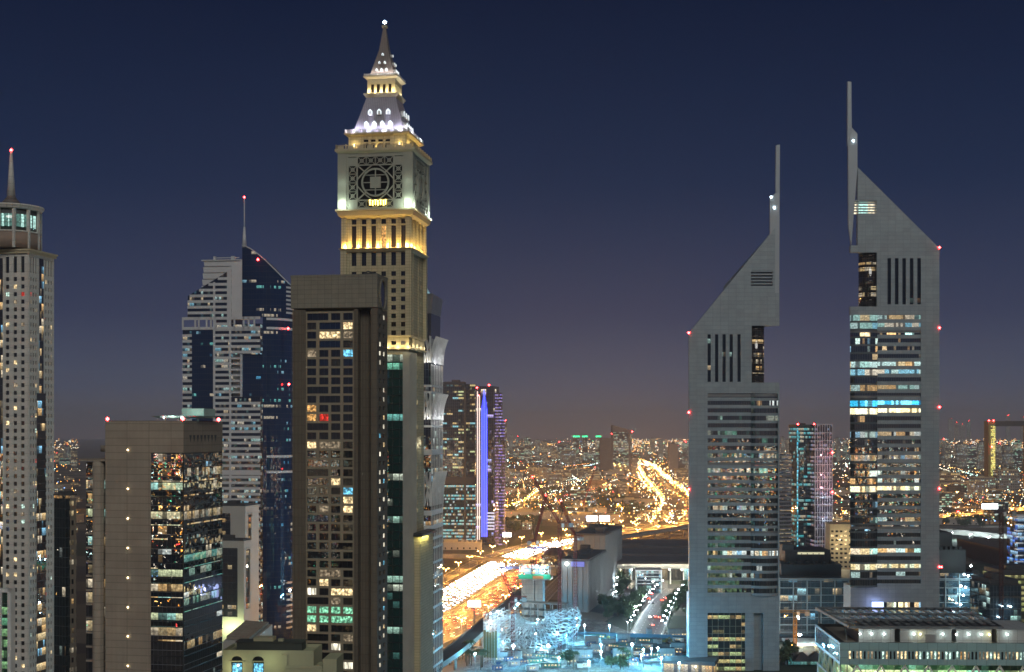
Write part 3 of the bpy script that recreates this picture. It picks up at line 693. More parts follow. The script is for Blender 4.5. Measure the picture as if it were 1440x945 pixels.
# clock storey
z0, z1 = z(293.5), z(214.5); mb = MB(); Z = lambda p: z(p)
CLK = plain('clock_wall', (.33, .33, .27), .7, var=.1, streak=False)
lat = MB(); dk = MB()
for fi, (O, U, Nn, ln) in enumerate(faces(hb, hbk)):
    k = ln/31.8; uu = [0, 3.6*k, 5.2*k, ln-5.2*k, ln-3.6*k, ln]
    Uv, Nv, Ov = Vector(U), Vector(Nn), Vector(O)
    u0, u1 = 4.0*k, ln-4.0*k
    zc = [z0, z(291.8), z(219), z1]
    mb.sheet(O, U, [0, u0, u1, ln], zc, lambda i, j: i == 1 and j == 1, Nn, 1.6, 0)
    pt = lambda u, zz, d=0.0: Ov+Uv*u+Vector((0, 0, zz))+Nv*d
    dk.face([pt(u0, zc[1], -1.55), pt(u1, zc[1], -1.55), pt(u1, zc[2], -1.55), pt(u0, zc[2], -1.55)])
    H = zc[2]-zc[1]; cell = (u1-u0)/6.0; ch = H/5.6
    # frame panels of crossed squares round the dial
    def xcell(a, c_, e, f):
        for (p, q) in (((a, c_), (e, c_)), ((a, f), (e, f)), ((a, c_), (a, f)), ((e, c_), (e, f))): lat.beam(pt(p[0], p[1], -.2), pt(q[0], q[1], -.2), .55, .5)
        lat.beam(pt(a, c_, -.3), pt(e, f, -.3), .3, .3); lat.beam(pt(a, f, -.3), pt(e, c_, -.3), .3, .3)
        m_ = ((a+e)/2, (c_+f)/2); s_ = min(e-a, f-c_)*.22
        for (p, q) in (((m_[0]-s_, m_[1]), (m_[0], m_[1]+s_)), ((m_[0], m_[1]+s_), (m_[0]+s_, m_[1])), ((m_[0]+s_, m_[1]), (m_[0], m_[1]-s_)), ((m_[0], m_[1]-s_), (m_[0]-s_, m_[1]))):
            lat.beam(pt(p[0], p[1], -.25), pt(q[0], q[1], -.25), .25, .3)
    for i in range(4):
        a = u0+cell*(1+i); xcell(a, zc[2]-ch*.95, a+cell, zc[2])
        xcell(a, zc[1], a+cell, zc[1]+ch*.85)
    for j in range(4):
        a = zc[1]+ch*.85+j*(H-ch*1.8)/4; xcell(u0, a, u0+cell, a+(H-ch*1.8)/4); xcell(u1-cell, a, u1, a+(H-ch*1.8)/4)
    # solid light blocks in the four corners of the frame
    for a in (u0, u1-cell):
        for c_ in (zc[1], zc[2]-ch*.95):
            lat.loft([pt(a, c_, -.6), pt(a+cell, c_, -.6), pt(a+cell, c_+ch*.85, -.6), pt(a, c_+ch*.85, -.6)], [pt(a, c_, -.1), pt(a+cell, c_, -.1), pt(a+cell, c_+ch*.85, -.1), pt(a, c_+ch*.85, -.1)])
    # dial: ring, hub square, spokes, corner lattice
    mu_, mz = (u0+u1)/2, zc[1]+ch*.85+(H-ch*1.8)/2; Rr = (H-ch*1.8)*.385; a2 = k if fi % 2 else 1; asp = min(1, ((u1-u0)-2*cell)/(H-ch*1.8)) if fi % 2 else 1
    nn = 36
    for i in range(nn):
        t0, t1 = 2*PI*i/nn, 2*PI*(i+1)/nn
        lat.beam(pt(mu_+Rr*asp*math.cos(t0), mz+Rr*math.sin(t0), -.1), pt(mu_+Rr*asp*math.cos(t1), mz+Rr*math.sin(t1), -.1), .9, .7)
    hw = Rr*.40*asp; hh_ = Rr*.42
    lat.loft([pt(mu_-hw, mz-hh_, -.5), pt(mu_+hw, mz-hh_, -.5), pt(mu_+hw, mz+hh_, -.5), pt(mu_-hw, mz+hh_, -.5)], [pt(mu_-hw, mz-hh_, 0), pt(mu_+hw, mz-hh_, 0), pt(mu_+hw, mz+hh_, 0), pt(mu_-hw, mz+hh_, 0)])
    for sg in (-1, 1):
        lat.beam(pt(mu_, mz+sg*hh_, -.2), pt(mu_, mz+sg*Rr, -.2), .45, .4); lat.beam(pt(mu_+sg*hw, mz, -.2), pt(mu_+sg*Rr*asp, mz, -.2), .25, .4)
        lat.beam(pt(mu_-Rr*asp*.8, mz+sg*Rr*.55, -.4), pt(mu_+Rr*asp*.8, mz+sg*Rr*.55, -.4), .4, .4)
    hs = (H-ch*1.8)/2; hsu = (u1-u0)/2-cell
    for sx_ in (-1, 1):
        for sz_ in (-1, 1):
            lat.beam(pt(mu_+sx_*hsu, mz+sz_*hs, -.2), pt(mu_+sx_*Rr*.74*asp, mz+sz_*Rr*.74, -.2), .6, .5)
            lat.beam(pt(mu_+sx_*hsu, mz+sz_*hs*.18, -.2), pt(mu_+sx_*hsu*.62, mz+sz_*hs*.62, -.2), .55, .5)
            lat.beam(pt(mu_+sx_*hsu*.18, mz+sz_*hs, -.2), pt(mu_+sx_*hsu*.62, mz+sz_*hs*.62, -.2), .55, .5)
for sx_, sy_ in ((-1, -1), (1, -1), (1, 1), (-1, 1)):
    px_, py_ = cx+sx_*(hb-1.5), cy+sy_*(hbk-1.5); mb.box(px_-1.9, px_+1.9, py_-1.9, py_+1.9, z0, z1)
mb.build('clock_storey', CLK, r); lo_ = lat.build('clock_lattice', CLK, r); dk.build('dial_glass', pane_mat('dial_glass', (.006, .006, .007), .3, 1.4), r)
# gold numerals lamps under the dial
for i, x_ in enumerate((527.5, 531.5, 535.5, 539, 543, 547, 550)):
    mb = MB(); u_ = (x_-531)*.3; q = z(289 if i % 2 else 288)
    mb.box(-.17, .17, -.12, .12, 0, 2.0); mb.box(-.36, .36, -.12, .12, 1.9, 2.15); mb.build('gold_numeral', M['gold'], r, (cx+u_-1.2, cy-hbk-.3, q))
for u_, y_ in ((-hb+1.8, -hbk-2.2), (hb-1.8, -hbk-2.2)):
    MB().octa((cx+u_, cy+y_, z0+1.2), .45).build('floodlight', M['lampc'], r)
    lamp(r, (cx+u_, cy+y_, z0+1.6), 2400, (.80, 1, .82), .4)
    lamp(r, (cx+u_, cy+y_-1, z0+11), 160, (.8, 1, .85), .4)
lamp(r, (cx+hb+2.2, cy-hbk+1.8, z0+1.6), 1500, (.85, 1, .85), .4); lamp(r, (cx+hb+2.2, cy+hbk-1.8, z0+1.6), 2200, (.85, 1, .9), .4)
mb = MB(); mb.frus(cx, cy, z(214.5), hb+.3, hbk+.3, z(212), hb+1.3, hbk+1.3); mb.frus(cx, cy, z(211.9), hb+1.4, hbk+1.4, z(208.5), hb+1.4, hbk+1.4); mb.build('upper_cornice', STONE2, r)
def balustrade(hx, hy, z0, h, step, name, mat):
    mb = MB()
    for (O, U, Nn, ln) in faces(hx, hy):
        Uv, Ov, Nv = Vector(U), Vector(O), Vector(Nn)
        n = int(ln/step)
        for i in range(n+1):
            p = Ov+Uv*(ln*i/n); mb.beam(p+Vector((0, 0, z0)), p+Vector((0, 0, z0+h*1.25)), .5, .5)
        mb.beam(Ov+Vector((0, 0, z0+h)), Ov+Uv*ln+Vector((0, 0, z0+h)), .25, .25)
        for i in range(n):
            a, c_ = Ov+Uv*(ln*(i+.2)/n), Ov+Uv*(ln*(i+.8)/n)
            mb.loft([a+Vector((0, 0, z0)), c_+Vector((0, 0, z0)), c_+Vector((0, 0, z0+h*.8)), a+Vector((0, 0, z0+h*.8))], [p+Nv*.15 for p in (a+Vector((0, 0, z0)), c_+Vector((0, 0, z0)), c_+Vector((0, 0, z0+h*.8)), a+Vector((0, 0, z0+h*.8)))])
    mb.build(name, mat, r)
balustrade(hb+.9, hbk+.9, z(208.5), 1.5, 3.9, 'balustrade', STONE2)
# lamp-lit storey under the eaves
h1 = 12.6; h1k = h1*K; z0, z1 = z(208.5), z(188.5); mb = MB()
for fi, (O, U, Nn, ln) in enumerate(faces(h1, h1k)):
    us = [ln*t for t in (.26, .385, .51, .635)]; ww = ln*.085
    ucut, uh = runs(us, ww, ln); zc = [z0, z0+.6, z0+2.9, z0+3.6, z0+4.6, z1]
    mb.sheet(O, U, ucut, zc, lambda i, j: i in uh and j in (1, 3), Nn, .8, 0)
    for ui in uh:
        for j in (1, 3): win.add(O, U, Nn, ucut[ui], ucut[ui+1], zc[j], zc[j+1], .7, 'dark', 1)
mb.build('lantern_storey', STONE, r)
for x_, y_ in ((-.78, -1), (.78, -1)):
    lamp(r, (cx+h1*x_, cy-h1k-1.0, z0+2.2), 900, (1, .72, .25), .3); MB().octa((cx+h1*x_, cy-h1k-.8, z0+2.2), .45).build('lantern', M['lampw'], r)
for y_ in (-.7, 0, .7): lamp(r, (cx+h1+1.2, cy+h1k*y_, z0+2.2), 700, (1, .72, .25), .3)
lamp(r, (cx, cy-h1k-1.0, z0+1.5), 250, (1, .72, .25), .3)
mb = MB(); mb.frus(cx, cy, z(188.5), h1+.2, h1k+.2, z(186), h1+1.4, h1k+1.4); mb.frus(cx, cy, z(185.9), h1+1.6, h1k+1.6, z(184), h1+1.6, h1k+1.6); mb.build('eave_cornice', STONE2, r)
zz = lambda p: CZ-(p-HZ)*.3065
balustrade(h1+1.1, h1k+1.1, z(184), 1.3, 3.3, 'balustrade', M['white_paint'])
# lower roof
ra, rb = 11.2, 6.3; z0, z1 = z(184), zz(138); mb = MB(); mb.frus(cx, cy, z0, ra, ra*K, z1, rb, rb*K); mb.build('lower_roof', SLATE, r)
def dormer(x_, y_, zz_, s_, rz):
    mb = MB(); mb.xz([(-s_, 0), (s_, 0), (s_, s_*1.5), (0, s_*2.6), (-s_, s_*1.5)], -.9, 1.2); o = mb.build('dormer', M['white_paint'], r, (x_, y_, zz_), rz)
    MB().xz([(-s_*.95, s_*1.7), (s_*.95, s_*1.7), (0, s_*2.55)], -.96, -.9).build('dormer_gable', M['dormer'], o)
    MB().xz([(-s_*.95, .1), (-s_*.55, .1), (-s_*.55, s_*1.6), (-s_*.95, s_*1.6)], -.96, -.9).build('dormer_jamb', M['dormer'], o)
    MB().xz([(s_*.55, .1), (s_*.95, .1), (s_*.95, s_*1.6), (s_*.55, s_*1.6)], -.96, -.9).build('dormer_jamb', M['dormer'], o)
def roofd(z0, z1, a, b_, t, n, s_):
    zq = z0+(z1-z0)*t; h = a+(b_-a)*t
    for i in range(n):
        f = (i-(n-1)/2)/(n)*1.35
        dormer(cx+h*f, cy-h*K, zq, s_, 0)
        dormer(cx+h, cy+h*K*f, zq, s_, PI/2)
roofd(z0, z1, ra, rb, .18, 4, .95); roofd(z0, z1, ra, rb, .50, 3, .95)
for x_ in (-.9, -.3, .3, .9): lamp(r, (cx+ra*x_, cy-ra*K-1.4, z(184)+.8), 3200, (.80, .78, 1), .3)
for y_ in (-.7, 0, .7): lamp(r, (cx+ra+1.2, cy+ra*K*y_, z(184)+.8), 3000, (.9, .88, 1), .3)
# open lantern
mb = MB(); mb.frus(cx, cy, zz(139), rb+.4, rb*K+.4, zz(135.5), 7.3, 7.3*K); mb.frus(cx, cy, zz(135.4), 7.5, 7.5*K, zz(133.5), 7.5, 7.5*K); mb.build('lantern_base', STONE2, r)
mb = MB(); z0, z1 = zz(133.5), zz(113)
for (O, U, Nn, ln) in faces(6.1, 6.1*K):
    us = [ln*t for t in (.13, .34, .55, .76)]; ucut, uh = runs(us, ln*.11, ln); zc = [z0, z0+.5, z1-2.2, z1]
    mb.sheet(O, U, ucut, zc, lambda i, j: i in uh and j == 1, Nn, .6, 0)
mb.build('lantern_wall', STONE2, r)
mb = MB(); mb.frus(cx, cy, z0, 5.3, 5.3*K, z1, 5.3, 5.3*K); mb.build('lantern_core', M['bronze'], r)
for x_ in (-.95, -.48, 0, .48, .95): lamp(r, (cx+5.8*x_, cy-6.1*K-.9, z0+.9), 420, (1, .82, .42), .12)
for y_ in (-.7, 0, .7): lamp(r, (cx+7.0, cy+5*K*y_, z0+.9), 420, (1, .9, .6), .12)
mb = MB(); mb.frus(cx, cy, zz(113), 6.3, 6.3*K, zz(110.5), 7.4, 7.4*K); mb.frus(cx, cy, zz(110.4), 7.6, 7.6*K, zz(108.8), 7.6, 7.6*K); mb.build('lantern_cornice', STONE2, r)
balustrade(7.1, 7.1*K, zz(108.8), .7, 2.4, 'balustrade', M['white_paint'])
z0, z1 = zz(108.8), zz(36); mb = MB(); mb.frus(cx, cy, z0, 5.4, 5.4*K, z0+(z1-z0)*.55, 2.0, 2.0*K); mb.frus(cx, cy, z0+(z1-z0)*.55, 2.0, 2.0*K, z1, .55, .55*K); mb.build('spire', SPIRE, r)
roofd(z0, z1, 5.4, -.8, .10, 3, .5)
for x_, t in ((-1.2, .25), (1.2, .25), (0, .42)):
    h = 5.4-6.2*t; dormer(cx+x_, cy-h*K, z0+(z1-z0)*t, .45, 0); dormer(cx+h, cy+x_*K, z0+(z1-z0)*t, .45, PI/2)
for x_ in (-.8, 0, .8): lamp(r, (cx+5.4*x_, cy-5.4*K-1.1, z0+.6), 1200, (1, .93, .9), .2)
for y_ in (-.5, .5): lamp(r, (cx+6.4, cy+5.4*K*y_, z0+.6), 1200, (1, .93, .9), .2)
mb = MB(); mb.box(cx-1.1, cx+1.1, cy-1.1, cy+1.1, z1, z1+.9); mb.cyl(cx, cy, z1+.9, z1+2.2, .3, .12, 8); mb.build('finial', STONE2, r)
MB().octa((cx, cy, zz(28)), .85).build('beacon', emit('beacon_white', (.6, .8, 1), 60), r)
# canopy gear on the neighbour's roof line is built with that tower
win.done(lambda px, py: px > 484 and (py < 384 or px > 545))

# ================================================================== dark stone hotel tower in front of it
HST = plain('hotel_stone', (.155, .13, .095), .8, var=.2, joints=(1.3, 3.38)); HST2 = plain('hotel_crown', (.26, .24, .185), .75, var=.24, joints=(2.6, 1.7))
b = Bl('stone_tower', 409, 529, 520, -10, 543.5, 'dark stone tower with a blank boxy crown and a four-bay grid of windows', 'tower'); r = b.root; z = b.z; win = Win(r)
cols = [(430.6, 443.3), (447.8, 460.5), (464.3, 477.3), (481.4, 494.8)]
mb = MB(); uc = [b.u(429)]
for a, c_ in cols: uc += [b.u(a), b.u(c_)]
uc.append(b.u(497)); zt = z(436.5); rows = []; q = zt-.7
for i in range(46):
    if q < 22: break
    rows.append((q-2.55, q)); q -= 3.38
rows.sort(); zc = [0]; zh = set()
for a, c_ in rows: zc.append(a); zh.add(len(zc)-1); zc.append(c_)
zc.append(zt); merge = {}
for j in zh:                                            # some neighbouring bays share one wide window
    merge[j] = R.choice([(), (), (1,), (1,), (3,), (2,), ()])
hole = lambda i, j: (j in zh) and (i % 2 == 1 or (i//2 in merge[j] and i in (2, 4, 6)))
mb.sheet((0, 1.0, 0), (1, 0, 0), uc, zc, hole, (0, -1, 0), .55, 0)
tb = [('dark', .60), ('dark2', .11), ('blue', .05), ('white', .05), ('warm', .06), ('dim', .07), ('warm2', .03), ('red', .01), ('cyan', .02)]
for j in sorted(zh):
    i = 1; yy = 606-(zc[j]-CZ)/.26
    while i < len(uc)-1:
        if i % 2 == 1:
            k_ = i
            while (k_+1)//2 in merge[j] and k_+2 < len(uc): k_ += 2
            key = pick(tb)
            if abs(yy-871) < 7: key = 'green'
            if abs(yy-575) < 3 and i == 7 or abs(yy-588) < 3 and i >= 5: key = 'red'
            win.add((0, 1.0, 0), (1, 0, 0), (0, -1, 0), uc[i], uc[k_+1], zc[j], zc[j+1], .5, key, 3 if k_ > i else 1)
            i = k_+2
        else: i += 1
mb.build('window_wall', plain('hotel_grid', (.30, .255, .18), .8, var=.15, streak=False), r)
mb = MB(); ze = z(434)
mb.box(.4, uc[0], .6, 6, 0, ze); mb.box(uc[-1], b.u(502.5), .5, 6, 0, ze); mb.box(b.u(502.5), b.u(521.5), 4.6, 7, 0, ze); mb.box(b.u(521.5), b.w, .3, b.d-.3, 0, z(433))
mb.box(.4, b.u(521.5), 7, b.d-.3, 0, ze)
for p_ in (413, 419, 425, 499.5, 506, 510, 514, 518): mb.box(b.u(p_), b.u(p_)+.28, (.35 if p_ < 503 else 4.3), (.6 if p_ < 503 else 4.6), 10, ze)
mb.build('pilasters', HST, r)
mb = MB(); mb.box(0, b.w+.4, 0, b.d, z(432), z(388)); mb.box(-.15, b.w+.55, -.15, b.d+.15, z(387.9), z(385)); mb.build('crown', HST2, r)
# oval ring on the crown's side and side windows
mb = MB(); yc, zc_ = b.d*.52, z(412); n = 30
for i in range(n):
    t0, t1 = 2*PI*i/n, 2*PI*(i+1)/n
    mb.beam((b.w+.45, yc+4.2*math.cos(t0), zc_+5.6*math.sin(t0)), (b.w+.45, yc+4.2*math.cos(t1), zc_+5.6*math.sin(t1)), .7, .9)
mb.build('ring', HST2, r)
mb = MB()
mb.face([(b.w+.42, yc+4.1*math.cos(2*PI*i/n), zc_+5.5*math.sin(2*PI*i/n)) for i in range(n)]); mb.build('ring_recess', M['bronze'], r)
ucut, uh = runs([b.d*.18, b.d*.56], 2.6, b.d-.3); zc = [0]; zh = set()
for a, c_ in rows: zc.append(a+.5); zh.add(len(zc)-1); zc.append(c_-.4)
zc.append(z(433)); mb = MB(); mb.sheet((b.w+.38, 0.2, 0), (0, 1, 0), ucut, zc, lambda i, j: i in uh and j in zh and zc[j] < z(447), (1, 0, 0), .34, 0); mb.box(b.w, b.w+.37, .15, .2, 0, z(433)-.01); mb.build('side_wall', HST, r)
for ui in uh:
    for zi in [q_ for q_ in zh if zc[q_] < z(447)]: win.add((b.w+.38, 0.2, 0), (0, 1, 0), (1, 0, 0), ucut[ui], ucut[ui+1], zc[zi], zc[zi+1], .3, pick([('white', .28), ('dark2', .35), ('dark', .22), ('warm', .1), ('cyan', .05)]), 1)
mb = MB(); mb.box(b.u(507), b.u(518), 5, 9, z(385), z(381)); mb.beam((b.u(505), 5, z(384)), (b.u(512), 5, z(379)), .4); mb.beam((b.u(512), 5, z(379)), (b.u(524), 5, z(383)), .5); mb.box(b.u(520), b.u(526), 4, 8, z(385), z(382.5)); mb.build('roof_crane', M['darksteel'], r)
win.done()

# ================================================================== tower with flared lit crowns, behind the clock tower
b = Bl('flared_crown_tower', 548, 606, 700, -9, 622, 'slender tower with three tiers of flared white fins, just right of the clock tower', 'tower'); r = b.root; z = b.z
FGL = facade('fin_tower_glass', 1.5, 3.7, .25, MIXD, .8, glass=(.02, .022, .03), mu=.1, hi=.8)
MB().box(0, b.w, 0, b.d, 0, z(500)).build('shaft', FGL, r)
mb = MB()
for y0_, y1_ in ((544, 541), (553, 550), (601, 598), (640, 632), (725, 718), (745, 739), (760, 756)): mb.box(-.2, b.w+.3, -.2, b.d+.2, z(y0_), z(y1_))
for t in range(8): mb.box(b.w+.02, b.w+.3, b.d*t/7-.15, b.d*t/7+.15, 20, z(512))
q = z(770)
while q > 10: mb.box(-.2, b.w+.3, -.2, b.d+.2, q-1.1, q); q -= 7.4
mb.build('bands', M['white_paint'], r)
def crown_ring(ya, yb, out_, lit):
    z0, z1 = z(yb), z(ya); n = 9
    def fin(p, d):
        pts = [p+d*(.3+out_*(k/6)**2.4)+Vector((0, 0, z0+(z1-z0)*k/6)) for k in range(7)]
        mb = MB()
        for a_, b2 in zip(pts[:-1], pts[1:]): mb.beam(a_, b2, .55, .7)
        mb.build('flared_fin', M['white_paint'], r)
    for i in range(n): fin(Vector((b.w, b.d*i/(n-1), 0)), Vector((1, 0, 0)))
    for i in range(3): fin(Vector((b.w*(11+i)/13, 0, 0)), Vector((0, -1, 0)))
    mb = MB()
    u0_, u1_ = b.u(597.5), b.u(606)
    for (p, q_) in (((u0_, z0), (u1_, z1)), ((u0_, z1), (u1_, z0)), ((u1_-.2, z0), (u1_-.2, z1))): mb.beam((p[0], -.6, p[1]), (q_[0], -.6, q_[1]), .8, .6)
    mb.build('cross_brace', M['white_paint'], r)
    mb = MB(); k = .62; mb.box(b.w-.3, b.w+.2+out_*.05, 0, b.d, z0, z0+(z1-z0)*k); mb.build('fin_backing', M['steel'], r)
    if lit:
        for i in range(3): lamp(r, (b.w+2.6, b.d*(i+.5)/3, z0+.8), 700, (.95, .95, 1), .3)
        lamp(r, (b.u(601), -2.5, z0+.8), 300, (1, .95, .85), .3)
crown_ring(473, 510, 2.6, True); crown_ring(553, 590, 2.6, True); crown_ring(664, 712, 2.0, False)
DK = pane_mat('crown_glass', (.03, .035, .05), .1)
mb = MB(); w2 = b.u(600)
mb.loft([(w2-12, 3, z(500)), (w2+1.2, 3, z(500)), (w2+1.2, b.d-2, z(500)), (w2-12, b.d-2, z(500))], [(w2-12, 3, z(440)), (w2+1.6, 3, z(440)), (w2+1.6, b.d-2, z(440)), (w2-12, b.d-2, z(440))])
mb.build('upper_shaft', DK, r)
mb = MB(); mb.loft([(w2-12, 3, z(440)), (w2+1.6, 3, z(440)), (w2+1.6, b.d-2, z(440)), (w2-12, b.d-2, z(440))], [(w2-12, 2, z(412)), (w2+2.6, 2, z(412)), (w2+2.6, b.d-1, z(415)), (w2-12, b.d-1, z(415))]); mb.build('upper_crown', M['steel'], r)
mb = MB(); mb.frus(w2-2.5, 6, z(411.8), 2.6, 2.6, z(396), .15, .15); mb.build('pinnacle', plain('pinnacle', (.5, .7, .75), .4), r)
lamp(r, (w2+2.5, 3, z(410)), 500, (.6, .95, 1), .3)

# ================================================================== striped twin-form tower
WH = plain('white_cladding', (.60, .60, .61), .6, var=.1, streak=False)
BLU = facade('blue_curtain', 1.5, 3.6, .07, [(.15, .6, 1), (.4, .8, 1), (1, .85, .6), (.3, 1, .9)], 1.1, glass=(.006, .022, .07), mu=.04, hi=.5, group=2, ior=1.6)
STR = facade('strip_glass', 1.5, 3.6, .28, COOL+[(1, .8, .5)], 1.1, glass=(.01, .02, .05), mu=.06, hi=.6, group=1.5, ior=1.6)
b = Bl('striped_tower', 257, 366, 900, -8, 400, 'pale striped tower with dark blue glass, a slanted roofline and thin mast', 'skyscraper', group=None); r = b.root; z = b.z; u = b.u
X = [u(p) for p in (257, 264, 270, 282, 301, 325, 340, 366)]
mb = MB(); T = 22
mb.box(X[0], X[2], 0, T, 0, z(462)); mb.box(X[4], X[7], 0, T, 0, z(498)) if False else None
mb.box(X[4], X[5], .05, T, 0, z(445)); mb.box(X[5], X[7], .05, T, 0, z(558)); mb.box(X[5], X[7], .05, T, z(498), z(455))
mb.xz([(X[1], z(445)), (X[5], z(445)), (X[5], z(378)), (X[1], z(415))], .05, T)
mb.build('strip_windows', STR, r)
mb = MB(); mb.box(X[2], X[4], -.2, T, 0, z(462)); mb.build('blue_panel', BLU, r)
mb = MB(); mb.box(X[6], X[7]+1, 1.5, T, z(558), z(498)); mb.build('recessed_glass', BLU, r)
mb = MB(); zq = z(945)-3.6*10; P36 = 3.6
n0 = int(z(462)/P36)
for i in range(int(z(372)/P36)+1):
    a, c_ = i*P36+1.9, i*P36+3.6
    if a < 20: continue
    if c_ < z(462): mb.box(X[0]-.15, X[2], -.5, T, a, c_)
    if c_ < z(446): mb.box(X[4], X[5], -.5, T+.2, a, c_)
    if c_ < z(558) or z(498) < a < z(462): mb.box(X[5], X[7], -.5, T+.2, a, c_)
    if c_ > z(445) and a > z(446):
        top_at = lambda zz_: X[1]+(X[5]-X[1])*(zz_-z(415))/(z(378)-z(415))
        x0_ = X[1] if c_ < z(416) else top_at(c_)
        if x0_ < X[5]-1: mb.box(x0_, X[5], -.5, T, a, c_)
    if z(558) < a < z(498): mb.box(X[5], X[6]-.8, -.3, 2.2, a, a+1.1)
for x_ in (X[4], u(300.5), u(320), u(302)): pass
for x_, ya, yb in ((u(301.5), 945, 378+18), (u(324), 945, 374), (u(321), 462, 378)): mb.box(x_-.6, x_+.6, -.75, 0, z(ya), z(yb))
mb.box(X[0]-.2, X[7], -.8, 0, z(449), z(445)); mb.box(X[0]-.2, X[7], -.8, 0, z(463), z(459))
for p_ in (257.5, 275, 280, 291, 297, 303, 330, 343, 350, 358): mb.box(u(p_)-.5, u(p_)+.5, -.8, 0, z(463), z(445))
mb.box(X[5], X[6]-2.3, 3, 4, z(558), z(498)); mb.box(X[6]-.9, X[6]+.1, -.5, 3, z(558), z(498))
mb.xz([(X[5], z(446)), (X[6]-.2, z(446)), (X[6]-.2, z(364)), (X[5], z(373))], .8, T)      # blank shaft left of the blue sail
mb.build('white_bands', WH, r)
mb = MB()
for i in range(5): mb.xz([(X[3]-.4+i*.3, z(408-i*9)), (X[6]-1, z(408-i*9)), (X[6]-1, z(400-i*9)), (X[3]-.8+i*.3, z(400-i*9))], 4+.15*i, T-1)
mb.build('roof_plant_screen', WH, r)
mb = MB(); mb.box(X[3]-1, X[6]-2, 3.8, T-1, z(364.5), z(363)); mb.beam((u(300), 6, z(360)), (u(332), 6, z(360)), .5); mb.box(u(296), u(299), 5, 7, z(363), z(358)); mb.box(u(321), u(326), 5, 7, z(363), z(358)); mb.build('roof_rail', WH, r)
# curved blue sail on the right
mb = MB(); n = 16; x0_, x1_ = X[6], u(366)+(u(400)-u(366)); wsl = x1_-x0_
def arc(t): return (x0_+wsl*math.sin(t*PI/2)**1.0, .8-.6*math.sin(PI*min(t*1.3, 1))+T*.85*(1-math.cos(t*PI/2))**1.2)
def topz(t): return z(345)+(z(400)-z(345))*(math.sin(t*PI/2))**1.5
pts = [arc(i/n) for i in range(n+1)]
for i in range(n):
    (xa, ya), (xb, yb) = pts[i], pts[i+1]; za, zb_ = topz(i/n), topz((i+1)/n)
    zlow_ = z(446) if xa < X[7]-1 else 0
    mb.face([(xa, ya, zlow_), (xb, yb, zlow_), (xb, yb, zb_), (xa, ya, za)], 0)
    mb.face([(xa, ya, za), (xb, yb, zb_), (xb, T, zb_-2), (xa, T, za-2)], 1)
mb.face([(x1_, pts[-1][1], 0), (x1_, T+4, 0), (x1_, T+4, topz(1)), (x1_, pts[-1][1], topz(1))], 0)
mb.build('curved_glass', [BLU, M['roof']], r)
mb = MB()
for i in range(n):
    (xa, ya), (xb, yb) = pts[i], pts[i+1]
    mb.beam((xa, ya-.2, topz(i/n)+.3), (xb, yb-.2, topz((i+1)/n)+.3), .7, .6)
mb.build('roof_edge', WH, r)
def arcband(name, i0, ys, h):
    for yy in ys:
        mb = MB()
        for i in range(i0, n): (xa, ya), (xb, yb) = pts[i], pts[i+1]; mb.beam((xa, ya-.3, z(yy)), (xb, yb-.3, z(yy)), .6, h)
        mb.build(name, WH, r)
arcband('belt', 6, (448, 461, 642, 664), 1.5); arcband('balcony_band', 12, [402+k*6 for k in range(7)]+[822+k*8 for k in range(9)], 1.2)
mb = MB(); mb.cyl(X[6]+1, 2, z(347), z(318), 1.6, .6, 8); mb.cyl(X[6]+1, 2, z(318), z(277), .45, .3, 6); mb.build('mast', WH, r)
beacon(r, (X[6]+1, 2, z(276)), .7)
for px_, py_ in ((363, 365), (400, 461), (401, 540)): beacon(r, (u(px_), -.5 if px_ < 370 else 8, z(py_)), .8)
for i, (ya, yb) in enumerate(((637, 641), (664, 668))): mb = MB(); mb.box(X[4], X[7]+1, -.9, 0, z(yb), z(ya)); mb.build('belt', WH, r)
# ================================================================== left edge tower with round turret
TWR = plain('pale_render', (.68, .66, .60), .75, var=.1, joints=(3.5, 3.5))
b = Bl('residential_tower', -28, 40.5, 655, -12, 76, 'pale residential tower at the left edge with a round turret and spire', 'skyscraper'); r = b.root; z = b.z; win = Win(r)
zt = z(356); mb = MB(); rows = []; q = z(359.5)
rows.append((z(383), z(360))); q = z(389)
while q > 6: rows.append((q-1.9, q)); q -= 3.5
rows.sort(); zc = [0]; zh = set()
for a, c_ in rows: zc.append(a); zh.add(len(zc)-1); zc.append(c_)
zc.append(zt)
us = [b.u(p) for p in (-22, -11.5, 8, 19, 29.5)]; ucut, uh = runs(us, 1.75, b.w)
mb.sheet((0, 0, 0), (1, 0, 0), ucut, zc, lambda i, j: i in uh and j in zh, (0, -1, 0), .6)
tb = [('dark', .74), ('dark2', .12), ('dim', .06), ('warm', .05), ('cool', .02), ('red', .01)]
for ui in uh:
    for zi in zh: win.add((0, 0, 0), (1, 0, 0), (0, -1, 0), ucut[ui], ucut[ui+1], zc[zi], zc[zi+1], .5, pick(tb), 1)
vs = [b.v(p) for p in (43, 46.5, 50, 64, 68, 71.5)]; ucut, uh = runs(vs, 1.15, b.d)
mb.sheet((b.w, 0, 0), (0, 1, 0), ucut, zc, lambda i, j: i in uh and j in zh and not (False), (1, 0, 0), .5)
for ui in uh:
    for zi in zh: win.add((b.w, 0, 0), (0, 1, 0), (1, 0, 0), ucut[ui], ucut[ui+1], zc[zi], zc[zi+1], .4, pick(tb), 0)
mb.box(0.1, b.w-.7, b.d-1, b.d, 0, zt); mb.face([(0, b.d, 0), (0, 0, 0), (0, 0, zt), (0, b.d, zt)]); mb.face([(0, 0, zt), (b.w, 0, zt), (b.w, b.d, zt), (0, b.d, zt)])
mb.build('wall', TWR, r)
BRZ = facade('bronze_strip', 1.2, 3.5, .28, WARM+[(.3, .7, 1)], 1.1, glass=(.03, .026, .024), mu=.05)
